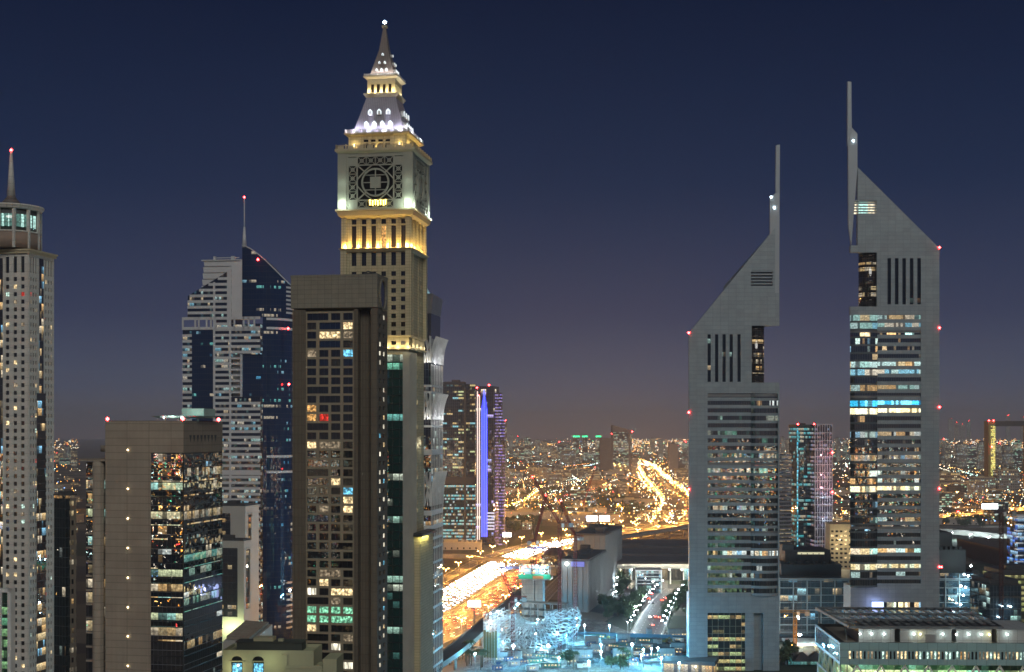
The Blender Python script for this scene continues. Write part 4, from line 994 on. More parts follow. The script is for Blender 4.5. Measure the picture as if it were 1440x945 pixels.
MB().box(b.w+.02, b.w+.12, b.v(55), b.v(61), z(560), z(360)).build('glass_strip', BRZ, r)
MB().box(b.w+.02, b.w+.3, b.v(51.5), b.v(63.5), 20, z(552)).build('glass_bay', BRZ, r)
MB().box(b.u(-2), b.u(4), -.12, .1, 20, z(362)).build('glass_strip', BRZ, r)
mb = MB(); mb.box(-.8, b.w+.9, -.9, b.d+.8, z(356), z(352.5)); mb.box(-1.2, b.w+1.4, -1.4, b.d+1.2, z(352.4), z(350)); mb.build('cornice', STONE2, r)
tx, ty = b.u(13)-3.9, 8.0; zz = lambda p: CZ-(p-HZ)*(b.D+8)/F
mb = MB(); mb.cyl(tx, ty, zz(351), zz(328), 13.3, 13.3, 28); mb.build('turret_base', plain('turret_brown', (.30, .22, .17), .8), r)
mb = MB(); mb.cyl(tx, ty, zz(328), zz(297), 12.7, 12.7, 28)
mb.build('turret_glass', facade('turret_glass', 4.2, 40, .9, [(.45, 1, .85), (.6, 1, .9)], .8, glass=(.02, .04, .04), mu=.03, group=1), r)
mb = MB()
for i in range(12): a_ = 2*PI*i/12+.12; mb.beam((tx+13*math.cos(a_), ty+13*math.sin(a_), zz(351)), (tx+13*math.cos(a_), ty+13*math.sin(a_), zz(297)), 1.3, 1.3)
mb.cyl(tx, ty, zz(329), zz(327), 13.5, 13.5, 28); mb.build('turret_columns', TWR, r)
mb = MB(); mb.cyl(tx, ty, zz(297), zz(293), 13.6, 14.6, 28); mb.cyl(tx, ty, zz(293), zz(290.5), 14.8, 14.8, 28); mb.build('turret_cornice', TWR, r)
mb = MB(); mb.cyl(tx, ty, zz(290.5), zz(285), 5.6, 4.6, 16); mb.cyl(tx, ty, zz(285), zz(280), 4.4, 3.2, 16); mb.cyl(tx, ty, zz(280), zz(275), 3.0, 1.9, 16); mb.build('spire_base', plain('dark_render', (.16, .14, .13), .7), r)
mb = MB(); mb.cyl(tx, ty, zz(275), zz(211), 1.9, .5, 12); mb.build('spire', TWR, r); beacon(r, (tx, ty, zz(209.5)), .8)
win.done()
# ================================================================== concrete slab office, lower left
CON = plain('board_concrete', (.36, .305, .24), .85, var=.26, joints=(6.5, 2.0), streak=True)
b = Bl('concrete_office', 148, 258, 390, -11, 313, 'brown concrete slab office with reflecting glass corner and helipad on its roof', 'office building'); r = b.root; z = b.z; u = b.u
mb = MB(); zt = z(592); mb.box(0, u(212), 0, b.d, 0, zt); mb.box(u(212)+.01, b.w, 0, b.d, z(637), zt-.02); mb.build('slab_wall', CON, r)
mb = MB()
for i in range(8):
    v0 = b.v(266)+i*(b.v(306)-b.v(266))/8; dv = (b.v(306)-b.v(266))/8*.7
    mb.face([(b.w+.02, v0+dv/2, z(623)), (b.w+.02, v0+dv, z(612)), (b.w+.02, v0, z(612))])
mb.build('triangle_vents', M['darksteel'], r)
SP = pane_mat('spandrel_glass', (.012, .016, .022), .05, 2.4); fl = 3.98; zz_ = z(637)
kf = ['some', 'some', 'cool', 'off', 'full', 'some', 'off', 'half', 'cool', 'half', 'off', 'cool', 'some', 'off', 'off', 'cool']
ks = ['off', 'some', 'some', 'off', 'some', 'off', 'off', 'green', 'green', 'off', 'green', 'off', 'off', 'some', 'off', 'off']
FB = {k: facade('office_'+k, storey=3.98, **v) for k, v in {
  'off': dict(bay=1.3, frac=.06, power=.7, glass=(.008, .012, .02), ior=3.2, mu=.03), 'some': dict(bay=1.3, frac=.5, pal=WARM, power=.9, glass=(.01, .012, .02), ior=3.2, mu=.04, hi=.75, group=2),
  'cool': dict(bay=1.3, frac=1.6, pal=[(.75, 1, .7), (.9, 1, .6), (.5, .95, .85)], power=1.5, glass=(.01, .015, .02), mu=.05, lo=.12, hi=.66, group=4), 'full': dict(bay=1.3, frac=3, pal=[(.95, 1, .65), (1, .9, .55)], power=1.6, mu=.05, lo=.1, hi=.7, group=4),
  'half': dict(bay=1.3, frac=1.0, pal=WARM+COOL[:1], power=1.4, mu=.05, lo=.1, hi=.7, group=3), 'green': dict(bay=1.3, frac=1.0, pal=GREEN, power=.7, glass=(.01, .03, .03), mu=.05, lo=.1, hi=.7, group=3)}.items()}
for i in range(34):
    z1 = zz_-i*fl; z0 = z1-fl
    if z0 < 0: break
    kk, k2 = kf[i % 16], ks[i % 16]
    mb = MB(); mb.face([(u(212), .12, z0), (b.w, .12, z0), (b.w, .12, z1), (u(212), .12, z1)]); mb.build('window_band', FB[kk], r)
    mb = MB(); mb.face([(b.w-.1, .1, z0), (b.w-.1, b.d, z0), (b.w-.1, b.d, z1), (b.w-.1, .1, z1)]); mb.build('window_band', FB[k2], r)
mb = MB(); zz_2 = zz_
for i in range(34):
    z0 = zz_-i*fl
    if z0 < 1: break
    mb.box(u(212), b.w+.05, 0, .12, z0-.25, z0); mb.box(b.w-.1, b.w+.05, 0.02, b.d, z0-.26, z0-.01)
mb.box(b.w-.25, b.w+.08, -.03, .2, 0, zz_); mb.build('floor_edges', M['frame'], r)
MB().box(u(212)+.3, b.w-.3, .6, b.d-.1, 0, zz_-.1).build('core_body', M['roof'], r)
for py_ in (633, 688, 730, 772, 814, 856, 897, 939):
    mb = MB(); mb.octa((u(180), -.15, z(py_)), .24); mb.build('wall_light', M['lampw'], r)
for px_, y_ in ((150, .5), (256, .5)): beacon(r, (u(px_), y_, zt+.6), .55)
beacon(r, (b.w-.4, b.d-2, zt+.6), .6)
mb = MB(); mb.box(1, b.w-1, 1, b.d-1, zt-.1, zt+.12); mb.build('roof_deck', M['roof'], r)
# helipad with lit deck
hp = MB(); hx0, hx1 = u(196), u(262); hp.loft([(hx0+1.8, 8, zt+.9), (hx1, 8, zt+.9), (hx1, 19, zt+.9), (hx0+1.8, 19, zt+.9)], [(hx0, 7, zt+1.5), (hx1+.8, 7, zt+1.5), (hx1+.8, 20, zt+1.5), (hx0, 20, zt+1.5)])
for x_ in (hx0+3, hx0+7, hx1-1): hp.box(x_-.2, x_+.2, 10, 10.4, zt, zt+.9)
hp.build('helipad', M['white_paint'], r)
MB().box(u(230), u(262), 12, 20, zt+1.5, zt+3.6).build('plant_room', plain('pale_green_metal', (.4, .55, .5), .5), r)
lamp(r, (u(226), 6.3, zt+1.2), 260, (.6, 1, .85), .3); lamp(r, (u(250), 8.8, zt+2.6), 200, (.6, 1, .9), .3)
for x_ in (u(215), u(240)): MB().octa((x_, 7.0, zt+1.0), .22).build('deck_light', M['lampc'], r)
# left annexe with drum columns
ann = [(u(108), u(147.5), 5.5, b.d-2)]
x0, x1 = u(109), -.05; za = z(651)
for i in range(34):
    z1 = za-i*fl; z0 = z1-fl
    if z0 < 0: break
    kk = R.choice(['off', 'half', 'some', 'cool', 'off', 'half']); mb = MB(); mb.face([(x0, 5, z0), (x1, 5, z0), (x1, 5, z1), (x0, 5, z1)]); mb.face([(x0, b.d, z0), (x0, 5, z0), (x0, 5, z1), (x0, b.d, z1)]); mb.build('window_band', FB[kk], r)
mb = MB()
for i in range(33):
    z0 = za-i*fl
    if z0 > 1: mb.box(x0-.05, x1, 4.9, 5.2, z0-.5, z0)
mb.build('floor_edges', CON, r)
mb = MB(); mb.cyl(u(130), 3.6, 0, za+.3, 1.65, 1.65, 20); mb.cyl(u(115), 4.6, 0, za-.6, .8, .8, 14) if False else None; mb.build('drum_column', CON, r)
mb = MB(); mb.box(x0-.6, x1, 2.2, b.d, za+.3, z(646)); mb.build('annexe_roof', CON, r)
mb = MB(); mb.cyl(u(141), 9, z(646), z(606), 2.6, 2.6, 20); mb.build('water_tank', M['darksteel'], r)
mb = MB(); mb.cyl(u(138.5), 9, z(636), z(627), 3.6, 3.6, 24); mb.build('tank_gallery', CON, r)
# ================================================================== dark block between them
b = Bl('glass_block', 76, 92, 520, -30, 107, 'narrow dark glass block between the edge tower and the concrete office', 'building'); r = b.root; z = b.z
MB().box(0, b.w, 0, b.d*.42, 0, z(697)).build('dark_glass_wing', facade('dkg', 1.4, 3.6, .06, MIXD, .8, glass=(.02, .03, .035), mu=.05), r)
MB().box(.3, b.w+.1, b.d*.43, b.d, 0, z(701)).build('stone_wing', facade('dks', 2.2, 3.6, .3, WARM, .8, wall=(.22, .18, .14, 1), mu=.28, lo=.25, hi=.75, glass=(.02, .02, .02)), r)
mb = MB(); mb.box(-.2, b.w+.3, -.2, b.d+.2, z(697)-.01, z(695)); mb.box(1, b.w-1, 1, 5, z(695), z(691)); mb.build('roof_edge', M['roof'], r)
# ================================================================== green-lit block at the corner
b = Bl('corner_block', -20, 15, 470, -10, 20, 'low block in the bottom-left corner, green-lit glass in a white frame', 'building'); r = b.root; z = b.z
MB().box(0, b.w, 0, b.d, 0, z(832)).build('glazing', facade('grn', 1.6, 3.6, .9, [(.5, 1, .45), (.7, 1, .5), (.3, .9, .5)], .8, glass=(.02, .06, .04), mu=.05, hi=.7), r)
mb = MB(); mb.box(b.w-.9, b.w+.3, -.5, .4, 0, z(828)); mb.box(b.u(-10), b.w+.3, -.5, b.d, z(833), z(828)); mb.box(b.u(2)-.3, b.u(2)+.3, -.5, .2, 0, z(833))
for t in range(5): mb.box(b.w, b.w+.35, b.d*t/5, b.d*t/5+.5, 0, z(829))
mb.build('frame', M['white_paint'], r)
# ================================================================== white framed offices with dark glass, mid left
WFR = plain('white_render', (.50, .49, .45), .7, var=.08)
SMOK = facade('smoked', 2.5, 3.7, .12, WARM, 1.0, glass=(.025, .03, .045), mu=.03, hi=.6, group=1)
AMB = facade('amber_glass', 1.6, 3.7, .5, [(1, .6, .2), (1, .75, .4), (1, .3, .1)], .9, glass=(.03, .02, .015), mu=.06, hi=.7, group=2)
def framed(xa, xb, D, side, top, label, gx, gz, sx, bot=0):
    b = Bl('framed_office', xa, xb, D, -12, side, label, 'office building', group='white framed offices'); r = b.root; z = b.z
    u0, u1 = b.u(gx[0]), b.u(gx[1]); z0, z1 = z(gz[1]), z(gz[0]); v0, v1 = b.v(sx[0]), b.v(sx[1]); mb = MB()
    mb.sheet((0, 0, 0), (1, 0, 0), [0, u0, u1, b.w], [0, z0, z1, z(top)], lambda i, j: i == 1 and j == 1, (0, -1, 0), .6)
    mb.sheet((b.w, 0, 0), (0, 1, 0), [0, v0, v1, b.d], [0, z0+4, z1-1, z(top)], lambda i, j: i == 1 and j == 1, (1, 0, 0), .6)
    mb.face([(0, 0, z(top)), (b.w, 0, z(top)), (b.w, b.d, z(top)), (0, b.d, z(top))]); mb.box(0, .4, 0, b.d, 0, z(top)-.05)
    mb.box(b.w+.02, b.w+.5, v0-.7, v1+.7, z1-1, z1-.2); mb.build('frame_wall', WFR, r)
    MB().box(u0, u1, .55, 1, z0, z1).build('front_glass', SMOK, r); MB().box(b.w-1, b.w-.5, v0, v1, z0+4, z1-1).build('side_glass', AMB, r)
    mb = MB(); mb.box(.6, b.w-.6, .6, b.d-.6, z(top)+.02, z(top)+1.0); mb.box(b.w*.3, b.w*.6, b.d*.3, b.d*.6, z(top)+1, z(top)+3); mb.build('roof_plant', M['roof'], r)
    return b
framed(300, 345, 850, 364, 712, 'taller white framed office behind, its dark glass half hidden', (308, 324), (722, 800), (349, 354))
b2 = framed(296, 343, 790, 354, 761, 'shorter white framed office in front with tall smoked glass panel', (300, 334), (771, 868), (346, 352))
for px_ in (318, 328, 338): lamp(b2.root, (b2.u(px_), -5, b2.z(884)), 2500, (.85, 1, .45), .5)
# stepped white podium with ramp
b = Bl('podium_building', 313, 350, 740, -25, 383, 'low white podium with sloping roof and arcade under the framed offices', 'building'); r = b.root; z = b.z
mb = MB(); ya, yb = 0, b.d
O = (b.w, 0, 0); U = (0, 1, 0); vs = [b.d*(.06+.12*i) for i in range(7)]; uc, uh = runs(vs, b.d*.07, b.d); hgt = z(880)
mb.sheet(O, U, uc, [0, 4, hgt*.55, hgt*.75], lambda i, j: i in uh and j == 1, (1, 0, 0), .7)
mb.loft([(0, 0, hgt*.4), (b.w, 0, hgt*.4), (b.w, b.d, hgt*.4), (0, b.d, hgt*.4)], [(0, 0, hgt*.76), (b.w, 0, hgt*.76), (b.w, b.d, hgt*.95), (0, b.d, hgt*.95)])
mb.box(0, b.w-.8, 0, b.d, 0, hgt*.4); mb.build('podium', WFR, r)
for i in range(4): lamp(r, (b.w+3, b.d*(.15+.25*i), 6), 2500, (1, .9, .6), .4)
mb = MB(); mb.loft([(1, 2, hgt*.79), (b.w-1, 2, hgt*.79), (b.w-1, b.d-2, hgt*.96), (1, b.d-2, hgt*.96)], [(1, 2, hgt*.83), (b.w-1, 2, hgt*.83), (b.w-1, b.d-2, hgt*.99), (1, b.d-2, hgt*.99)]); mb.build('terrace_roof', CON, r)
# ================================================================== cream building with arched windows, bottom
CRM = plain('cream_render', (.42, .42, .27), .8, var=.12)
b = Bl('cream_building', 313, 441, 500, -3, None, 'cream building at the bottom with arched windows and dark flat roofs', 'building', depth=16); r = b.root; z = b.z; u = b.u
zr = z(915); mb = MB(); arches = [(325, 341), (355, 371)]
def arch_wall(mb, xs, zb, zspring, zt, y0, y1):
    us = [0]
    for a, c_ in xs: us += [u(a), u(c_)]
    us.append(b.w); zc = [0, zb, zspring, zt]
    mb.sheet((0, y0, 0), (1, 0, 0), us, [0, zb, zspring], lambda i, j: i % 2 == 1 and j == 1, (0, -1, 0), y1)
    for i in range(0, len(us)-1):
        a, c_ = us[i], us[i+1]
        if i % 2 == 0: mb.face([(a, y0, zspring), (c_, y0, zspring), (c_, y0, zt), (a, y0, zt)])
        else:
            rr = (c_-a)/2; n = 10; m_ = (a+c_)/2
            pts = [(m_-rr*math.cos(PI*k/n), zspring+rr*.8*math.sin(PI*k/n)) for k in range(n+1)]
            for p, q in zip(pts[:-1], pts[1:]):
                mb.face([(p[0], y0, p[1]), (q[0], y0, q[1]), (q[0], y0, zt), (p[0], y0, zt)]); mb.face([(p[0], y0, p[1]), (p[0], y0+y1, p[1]), (q[0], y0+y1, q[1]), (q[0], y0, q[1])])
arch_wall(mb, arches, z(948), z(930), zr, 0, .8); mb.box(b.w-.5, b.w, 0.02, b.d, 0, zr-.02); mb.face([(0, b.d, 0), (0, 0, 0), (0, 0, zr), (0, b.d, zr)])
mb.face([(0, 0, zr-1.1), (b.w, 0, zr-1.1), (b.w, b.d, zr-1.1), (0, b.d, zr-1.1)]); mb.box(0, .5, .01, b.d, zr-1.1, zr); mb.box(0, b.w, b.d-.5, b.d, zr-1.2, zr-.01); mb.box(.02, b.w-.02, .02, .4, zr-1.1, zr-.015); mb.build('wall', CRM, r)
for a, c_ in arches:
    mb = MB(); mb.box(u(a)-.1, u(c_)+.1, .7, .9, z(950), z(922)); mb.build('arched_window', M['dark'], r)
    mb = MB(); mb.box(u(a)-.8, u(c_)+.8, -.35, .0, z(931.5), z(930.2)); mb.build('transom_ledge', CRM, r)
    MB().box(u(a)+.4, u(c_)-.4, .5, .66, z(948), z(934)).build('lit_pane', M['cyan'], r)
mb = MB(); mb.box(u(327), u(420), 6, 13, zr-1.1, zr+1.8); mb.box(u(325), u(422), 5.6, 13.4, zr+1.8, zr+2.1); mb.build('roof_block', plain('dark_green_roof', (.05, .06, .05), .8), r)
mb = MB(); mb.box(u(350), u(378), 7, 12, zr+2.1, zr+3.4); mb.box(u(385), u(392), 7, 9, zr+2.1, zr+3.0); mb.build('roof_unit', CRM, r)
mb = MB(); mb.box(u(396), u(404), -.6, 5, 0, z(921)); mb.box(u(404)+.01, u(455), -3, 11, 0, z(938)); mb.box(u(404), u(455), -3.2, -3, z(938), z(934)); mb.box(u(455), u(474), -1, 13, 0, z(926)); mb.build('lower_terrace', CRM, r)
lamp(r, (u(330), -4, z(940)), 700, (1, 1, .6), .4); lamp(r, (u(437), 2, z(934)), 250, (1, .8, .4), .3); MB().octa((u(437), 2, z(934.5)), .3).build('terrace_light', M['lampw'], r)
lamp(r, (u(380), -5, z(930)), 500, (.9, 1, .6), .4)
for i, px_ in enumerate((406, 411, 416, 421, 427)):
    mb = MB(); mb.box(u(px_), u(px_)+.9, 3, 4.1, z(938), z(938)+.8); mb.cyl(u(px_)+.45, 3.5, z(938)+.8, z(938)+.95, .35, .35, 10); mb.build('roof_ac_unit', M['steel'], r)
# ================================================================== neon tower pair beyond the highway
NEO = facade('dark_office', 2.4, 3.9, .18, [(1, .8, .35), (1, .7, .3), (.9, 1, .5), (.4, .9, 1)], 2.2, glass=(.015, .025, .04), mu=.08, hi=.55, group=3)
NEO2 = facade('dark_office_lower', 2.0, 3.9, .9, [(.2, .85, 1), (.5, 1, .9), (1, .75, .4), (.8, .95, 1)], 1.8, glass=(.01, .03, .04), mu=.08, hi=.6, group=1)
b = Bl('dark_office_tower', 612, 668, 1760, -4, 671, 'dark broad office tower with scattered warm windows beside the blue neon tower', 'tower'); r = b.root; z = b.z
MB().box(0, b.w, 0, b.d, z(670), z(540)).build('upper_floors', NEO, r); MB().box(0, b.w, 0, b.d, 0, z(681)).build('lower_floors', NEO2, r)
mb = MB(); mb.box(-.5, b.w+.5, -.5, b.d+.5, z(681), z(670)); mb.box(3, b.w-14, 4, b.d, z(540), z(536.5)); mb.box(b.w*.4, b.w*.6, 6, 16, z(536.5), z(534)); mb.build('service_floor', M['roof'], r)
MB().box(b.w-14, b.w-11, -.3, 0, z(765), z(545)).build('corner_strip', M['darksteel'], r)
b = Bl('neon_tower', 669, 694, 1740, -14, 702, 'slim dark tower with a bright blue neon spear up its face', 'tower'); r = b.root; z = b.z; u = b.u
NT = facade('neon_glass', 2.2, 3.9, .12, [(.4, .5, 1), (1, .85, .6), (.6, .5, 1)], 1.6, glass=(.015, .02, .045), mu=.1)
MB().box(0, b.w, 0, b.d, 0, z(543)).build('shaft', NT, r)
MB().xz([(u(677), z(755)), (u(685.5), z(755)), (u(685.5), z(575)), (u(681), z(548)), (u(677), z(575))], -1.2, -.2).build('spear_panel', emit('deep_blue_neon', (.03, .05, 1), 1.7), r)
for px_ in (678, 681.3, 684.5): MB().box(u(px_)-.35, u(px_)+.35, -1.7, -1.25, z(755), z(575 if px_ != 681.3 else 548)).build('neon_tube', emit('blue_neon', (.06, .12, 1), 3), r)
for px_, k in ((671.5, 550), (674.3, 556)): MB().box(u(px_)-.5, u(px_)+.5, -.6, 0, z(765), z(k)).build('white_tube', emit('white_tube', (1, .75, .65), 1.6), r)
PUR = facade('purple_side', 1.6, 3.9, 1.4, [(.25, .2, 1), (.5, .45, 1), (.8, .6, 1)], 3.0, glass=(.02, .02, .05), mu=.3, hi=.4, group=1)
MB().box(b.w+.05, b.w+.8, b.d*.25, b.d*.95, 0, z(552)).build('purple_strip', PUR, r)
mb = MB()
for i in range(6): mb.box(u(685), b.w+1.2, -.9, 0, z(744-i*4.5)-.9, z(744-i*4.5)+.9)
mb.build('white_floors', emit('white_slab_light', (.8, .8, 1), 1.0), r)
for px_, y_ in ((671, 545), (688, 541.5), (673, 556)): beacon(r, (u(px_), -1, z(y_)), 1.1)
for px_, py0, py1 in ((699, 552, 720), (703, 590, 735)): MB().box(u(px_), u(px_)+3.2, 6, 14, 0, z(py0 if px_ < 700 else py0)).build('side_slab', PUR, r)
# ================================================================== ribbed conference blocks (long grey building)
RIB = plain('ribbed_concrete', (.21, .22, .22), .75, var=.12, streak=True)
for xa, xb, D, sd, top, nm in ((790, 826, 1098, 850, 787, 'front section of the long grey ribbed building, with a round lamp at its top'), (808, 850, 1222, 873, 751, 'taller rear section of the long grey ribbed building')):
    b = Bl('ribbed_block', xa, xb, D, -12, sd, nm, 'building', group='long ribbed building'); r = b.root; z = b.z
    mb = MB(); mb.box(0, b.w, 0, b.d, 0, z(top)); mb.build('wall', RIB, r)
    mb = MB(); n = int(b.w/4)
    for i in range(n+1): mb.box(b.w*i/n-.35, b.w*i/n+.35, -.9, 0, 0, z(top)-1.5)
    n = int(b.d/7)
    for i in range(n+1): mb.box(b.w, b.w+1.1, b.d*i/n-.7, b.d*i/n+.7, 0, z(top)-1.2)
    mb.build('ribs', RIB, r)
    mb = MB()
    for i in range(int(b.d/7)): mb.box(b.w+.02, b.w+.2, i*7.05+1.6, i*7.05+3, 4, z(top)-4)
    mb.build('slit_glazing', facade('slit', 1, 3.6, .15, MIXD, .8, glass=(.03, .04, .045)), r)
    mb = MB(); mb.box(-.4, b.w+1.3, -1, b.d+.3, z(top)-1.1, z(top)+.4)
    for i in range(6): x_ = R.uniform(1, b.w-8); y_ = b.d*(i+.3)/6.5; mb.box(x_, x_+R.uniform(4, 9), y_, y_+b.d*.1, z(top)+.4, z(top)+R.uniform(1.5, 5.5))
    mb.build('roof_plant', M['roof'], r)
    if top == 787: MB().octa((b.u(797.5), -1.6, z(793)), 1.7).build('round_lamp', emit('round_lamp', (.9, 1, .9), 12), r); MB().box(b.u(803), b.u(822), -1.2, -.95, z(797), z(790)).build('blue_lit_band', emit('blue_band', (.15, .18, .8), .8), r); lamp(r, (b.u(797.5), -5, z(793)), 1500, (.8, .95, 1), .8)
# ================================================================== exhibition hall
HR = plain('hall_roof', (.10, .085, .08), .8, var=.25, joints=(10, 40), streak=False)
o1 = G(866, 790, 21); r = empty('exhibition_hall', (o1.x, o1.y, 0), 0, 'huge low hall with a dark flat roof and bright open frontage beside the silver tower', 'hall')
mb = MB(); Wd, Dp = 185, 270; mb.loft([(0, 0, 19), (Wd, 0, 19), (Wd, Dp, 19), (0, Dp, 19)], [(0, 0, 21), (Wd, 0, 21), (Wd, Dp, 21), (0, Dp, 21)]); mb.box(0, Wd, 60, 66, 21, 23.2); mb.box(0, Wd, 150, 156, 21, 23.2)
mb.box(0, 40, 170, 200, 21, 24); mb.build('roof', HR, r)
mb = MB(); mb.loft([(1, 6, 14), (Wd, 6, 14), (Wd, 7, 14), (1, 7, 14)], [(1, -6, 18.9), (Wd, -6, 18.9), (Wd, -5.2, 18.9), (1, -5.2, 18.9)]); mb.box(1, 3, 8, Dp, 0, 19); mb.box(2, Wd, 40, 41, 0, 19)
for i in range(16): mb.box(2+i*12, 3+i*12, 7, 8, 0, 14)
mb.build('frontage', M['white_paint'], r)
MB().box(2, Wd, 38, 39.5, 0, 12).build('shop_glazing', facade('shop', 3, 12, 2.0, WARM+COOL, 1.6, glass=(.03, .03, .03), mu=.05, group=1), r)
for i in range(9): lamp(r, (6+i*12.0, 22, 11), 9000, (1, .85, .55), .8)
for i in range(8): lamp(r, (10+i*12.0, -10, 6), 5500, (1, .93, .75), .8)
b = Bl('box_building', 894, 931, 1225, -3, None, 'small boxy building with a dark roof and white lit side in front of the hall', 'building', depth=22); r = b.root; z = b.z
mb = MB(); mb.box(0, b.w, 0, b.d, z(801.5)-1.2, z(801.5)); mb.box(0, 1.2, 0, b.d, 0, z(803)); mb.box(b.w-1.2, b.w, 0, b.d, 0, z(803)); mb.build('roof_and_sides', M['white_paint'], r)
MB().box(1.2, b.w-1.2, .8, b.d-1, 0, z(803)).build('glazing', facade('boxg', 2.2, 3.2, .4, COOL, .9, glass=(.03, .04, .05)), r)
mb = MB()
for k in range(4): mb.box(1.2, b.w-1.2, .4, .8, z(806+k*5)-.3, z(806+k*5)+.3)
mb.build('floor_edges', M['white_paint'], r); lamp(r, (b.w+6, 6, 8), 5000, (1, .95, .8), .6)
# ================================================================== metro station shell
r = empty('metro_station', (42, 1400, 0), math.radians(-10), 'dark rounded shell of a metro station over the elevated track', 'station')
mb = MB(); n, k = 16, 8
for i in range(n):
    for j in range(k):
        q = lambda i, j: (13.5*math.cos(PI*i/n)*math.cos((j/k-.5)*PI*.92)**.5, 62*(j/k-.5)*1.0, 9+17*math.sin(PI*i/n)*math.cos((j/k-.5)*PI*.92)**.5)
        mb.face([q(i, j), q(i+1, j), q(i+1, j+1), q(i, j+1)], 0, True)
mb.build('shell', plain('bronze_shell', (.16, .12, .10), .35, .6, joints=(3, 3)), r)
mb = MB(); mb.box(-9, 9, -28, 28, 6.5, 9.4)
for y_ in (-22, 0, 22): mb.box(-5, 5, y_-2, y_+2, 0, 6.5)
mb.build('platform', DECK, r)
MB().box(-9, 9, -29, -28.6, 9.5, 20).build('end_glazing', facade('stg', 2, 5, .8, WARM, 1.2), r)
lamp(r, (0, -34, 12), 4000, (1, .8, .5), .8)
# ================================================================== office block behind the silver towers
GRD = facade('grid_glass', 3.0, 4.2, .10, [(.3, .7, 1), (1, .75, .4), (.5, .9, 1)], 1.0, glass=(.02, .05, .075), mu=.03, ior=2.2, group=2)
r = b = None
b = Bl('crescent_office', 1096, 1368, 960, 0, None, 'wide dark glass office block with a pale grid of fins, behind both silver towers', 'office building', depth=60); r = b.root; z = b.z; u = b.u
MB().box(0, b.w, 0, b.d, 0, z(815)).build('glazing', GRD, r)
MB().box(u(1322), b.w+.2, -.4, 40, z(815), z(806)).build('glazing', GRD, r)
mb = MB(); n = int((b.w)/9.1)
for i in range(n+1): x_ = i*b.w/n; mb.box(x_-.35, x_+.35, -1.2, 0, 3, z(815 if 606+(0) and x_ < u(1200) else 806)-.4)
zq = z(816)
while zq > 3: mb.box(0, b.w, -.7, -.05, zq-.25, zq+.25); zq -= 5.0
mb.box(-.3, b.w+.3, -1.3, b.d, z(815)-.4+.5, z(814)+.5); mb.build('fin_grid', plain('fin_paint', (.22, .27, .30), .5, .3, streak=False), r)
mb = MB(); z0 = z(814)+.5; mb.box(4, u(1190), 14, b.d-4, z0, z0+8); mb.box(8, u(1178), 22, b.d-6, z0+8, z0+17); mb.box(u(1108), u(1124), 20, 32, z0+17, z0+21)
for i in range(7): mb.box(u(1104+i*12), u(1109+i*12), 16, 20, z0+8, z0+9.6)
for t in range(10): mb.box(u(1102+t*8.4), u(1103+t*8.4), 21.2, 22, z0+8, z0+15)
mb.build('roof_storeys', plain('dark_louvre', (.035, .045, .05), .6, streak=False), r); mb = MB(); mb.box(u(1322), u(1366), 12, b.d-6, z(806), z(775)); mb.box(u(1322), u(1352), 20, b.d-12, z(775), z(752))
for i in range(6): mb.box(u(1323+i*7), u(1326+i*7), 12.5, 18, z(775), z(771))
mb.build('roof_storeys', bpy.data.materials['dark_louvre'], r)
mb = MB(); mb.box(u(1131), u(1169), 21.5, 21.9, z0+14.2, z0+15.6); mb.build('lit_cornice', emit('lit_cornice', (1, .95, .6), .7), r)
for px_, y_ in ((1110, 889),): pass
mb = MB(); mb.box(0, 45, -34, -33, 0, z(893)-1.0); mb.box(0, 45, -33, -8, 0, 1.4); mb.build('forecourt_wall', M['white_paint'], r)
for px_, py_ in ((1107, 862), (1109, 880), (1140, 897)): lamp(r, (u(px_), -42, 9), 9000, (.65, .95, 1), .6); MB().octa((u(px_), -39, 8), .8).build('floodlight', M['site_white'], r)
for px_, py_ in ((1362.5, 795), (1359, 809), (1355, 825), (1352, 836), (1348.5, 849), (1345, 861)):
    MB().octa((u(px_), -4, z(py_)), .75).build('floodlight', M['site_white'], r); lamp(r, (u(px_), -6, z(py_)), 2600, (.6, .92, 1), .6)
lamp(r, (u(1338), -5, z(843)), 500, (1, .7, .3), .4); MB().octa((u(1338), -2.5, z(843)), .5).build('amber_lamp', M['lampw'], r); beacon(r, (u(1323), -2, z(797)), .7)
# round corner to the right of it and dark blocks
for xa, xb, D, sd, top, lab, mt in ((1366, 1391, 965, None, 815, 'dark glass block stepping down right of the floodlit office, under the crane', GRD), (1392, 1436, 900, None, 822, 'dark building with small white lamps at the lower right edge', None), (1408, 1470, 1010, None, 808, 'office with glowing yellow floors behind the dark blocks at the right edge', 'y')):
    m_ = mt if mt not in (None, 'y') else (facade('blk', 2.2, 3.8, .08, COOL, 1, glass=(.015, .03, .045)) if mt is None else facade('yel', 2.4, 3.9, 1.6, [(.9, 1, .35), (1, .95, .4)], 1.0, glass=(.05, .06, .03), hi=.6, group=5))
    b = Bl('office_block', xa, xb, D, 3, None, lab, 'office building', depth=34); r = b.root; z = b.z
    MB().box(0, b.w, 0, b.d, 0, z(top)).build('glazing', m_, r)
    mb = MB(); zq = z(top)
    while zq > 6: mb.box(-.3, b.w+.3, -.5, b.d, zq-.5, zq); zq -= 7.6 if mt != 'y' else 3.9
    mb.box(1, b.w-1, 2, b.d, z(top)+.01, z(top)+3); mb.box(b.w*.2, b.w*.6, 6, 20, z(top)+3, z(top)+6); mb.build('floor_slabs', M['darksteel'], r)
    if mt is None:
        for px_, py_ in ((1408, 852), (1420, 853), (1405, 868)): MB().octa((b.u(px_), -1.4, z(py_)), .55).build('lamp', M['site_white'], r); lamp(r, (b.u(px_), -3, z(py_)), 700, (.6, .9, 1), .4)
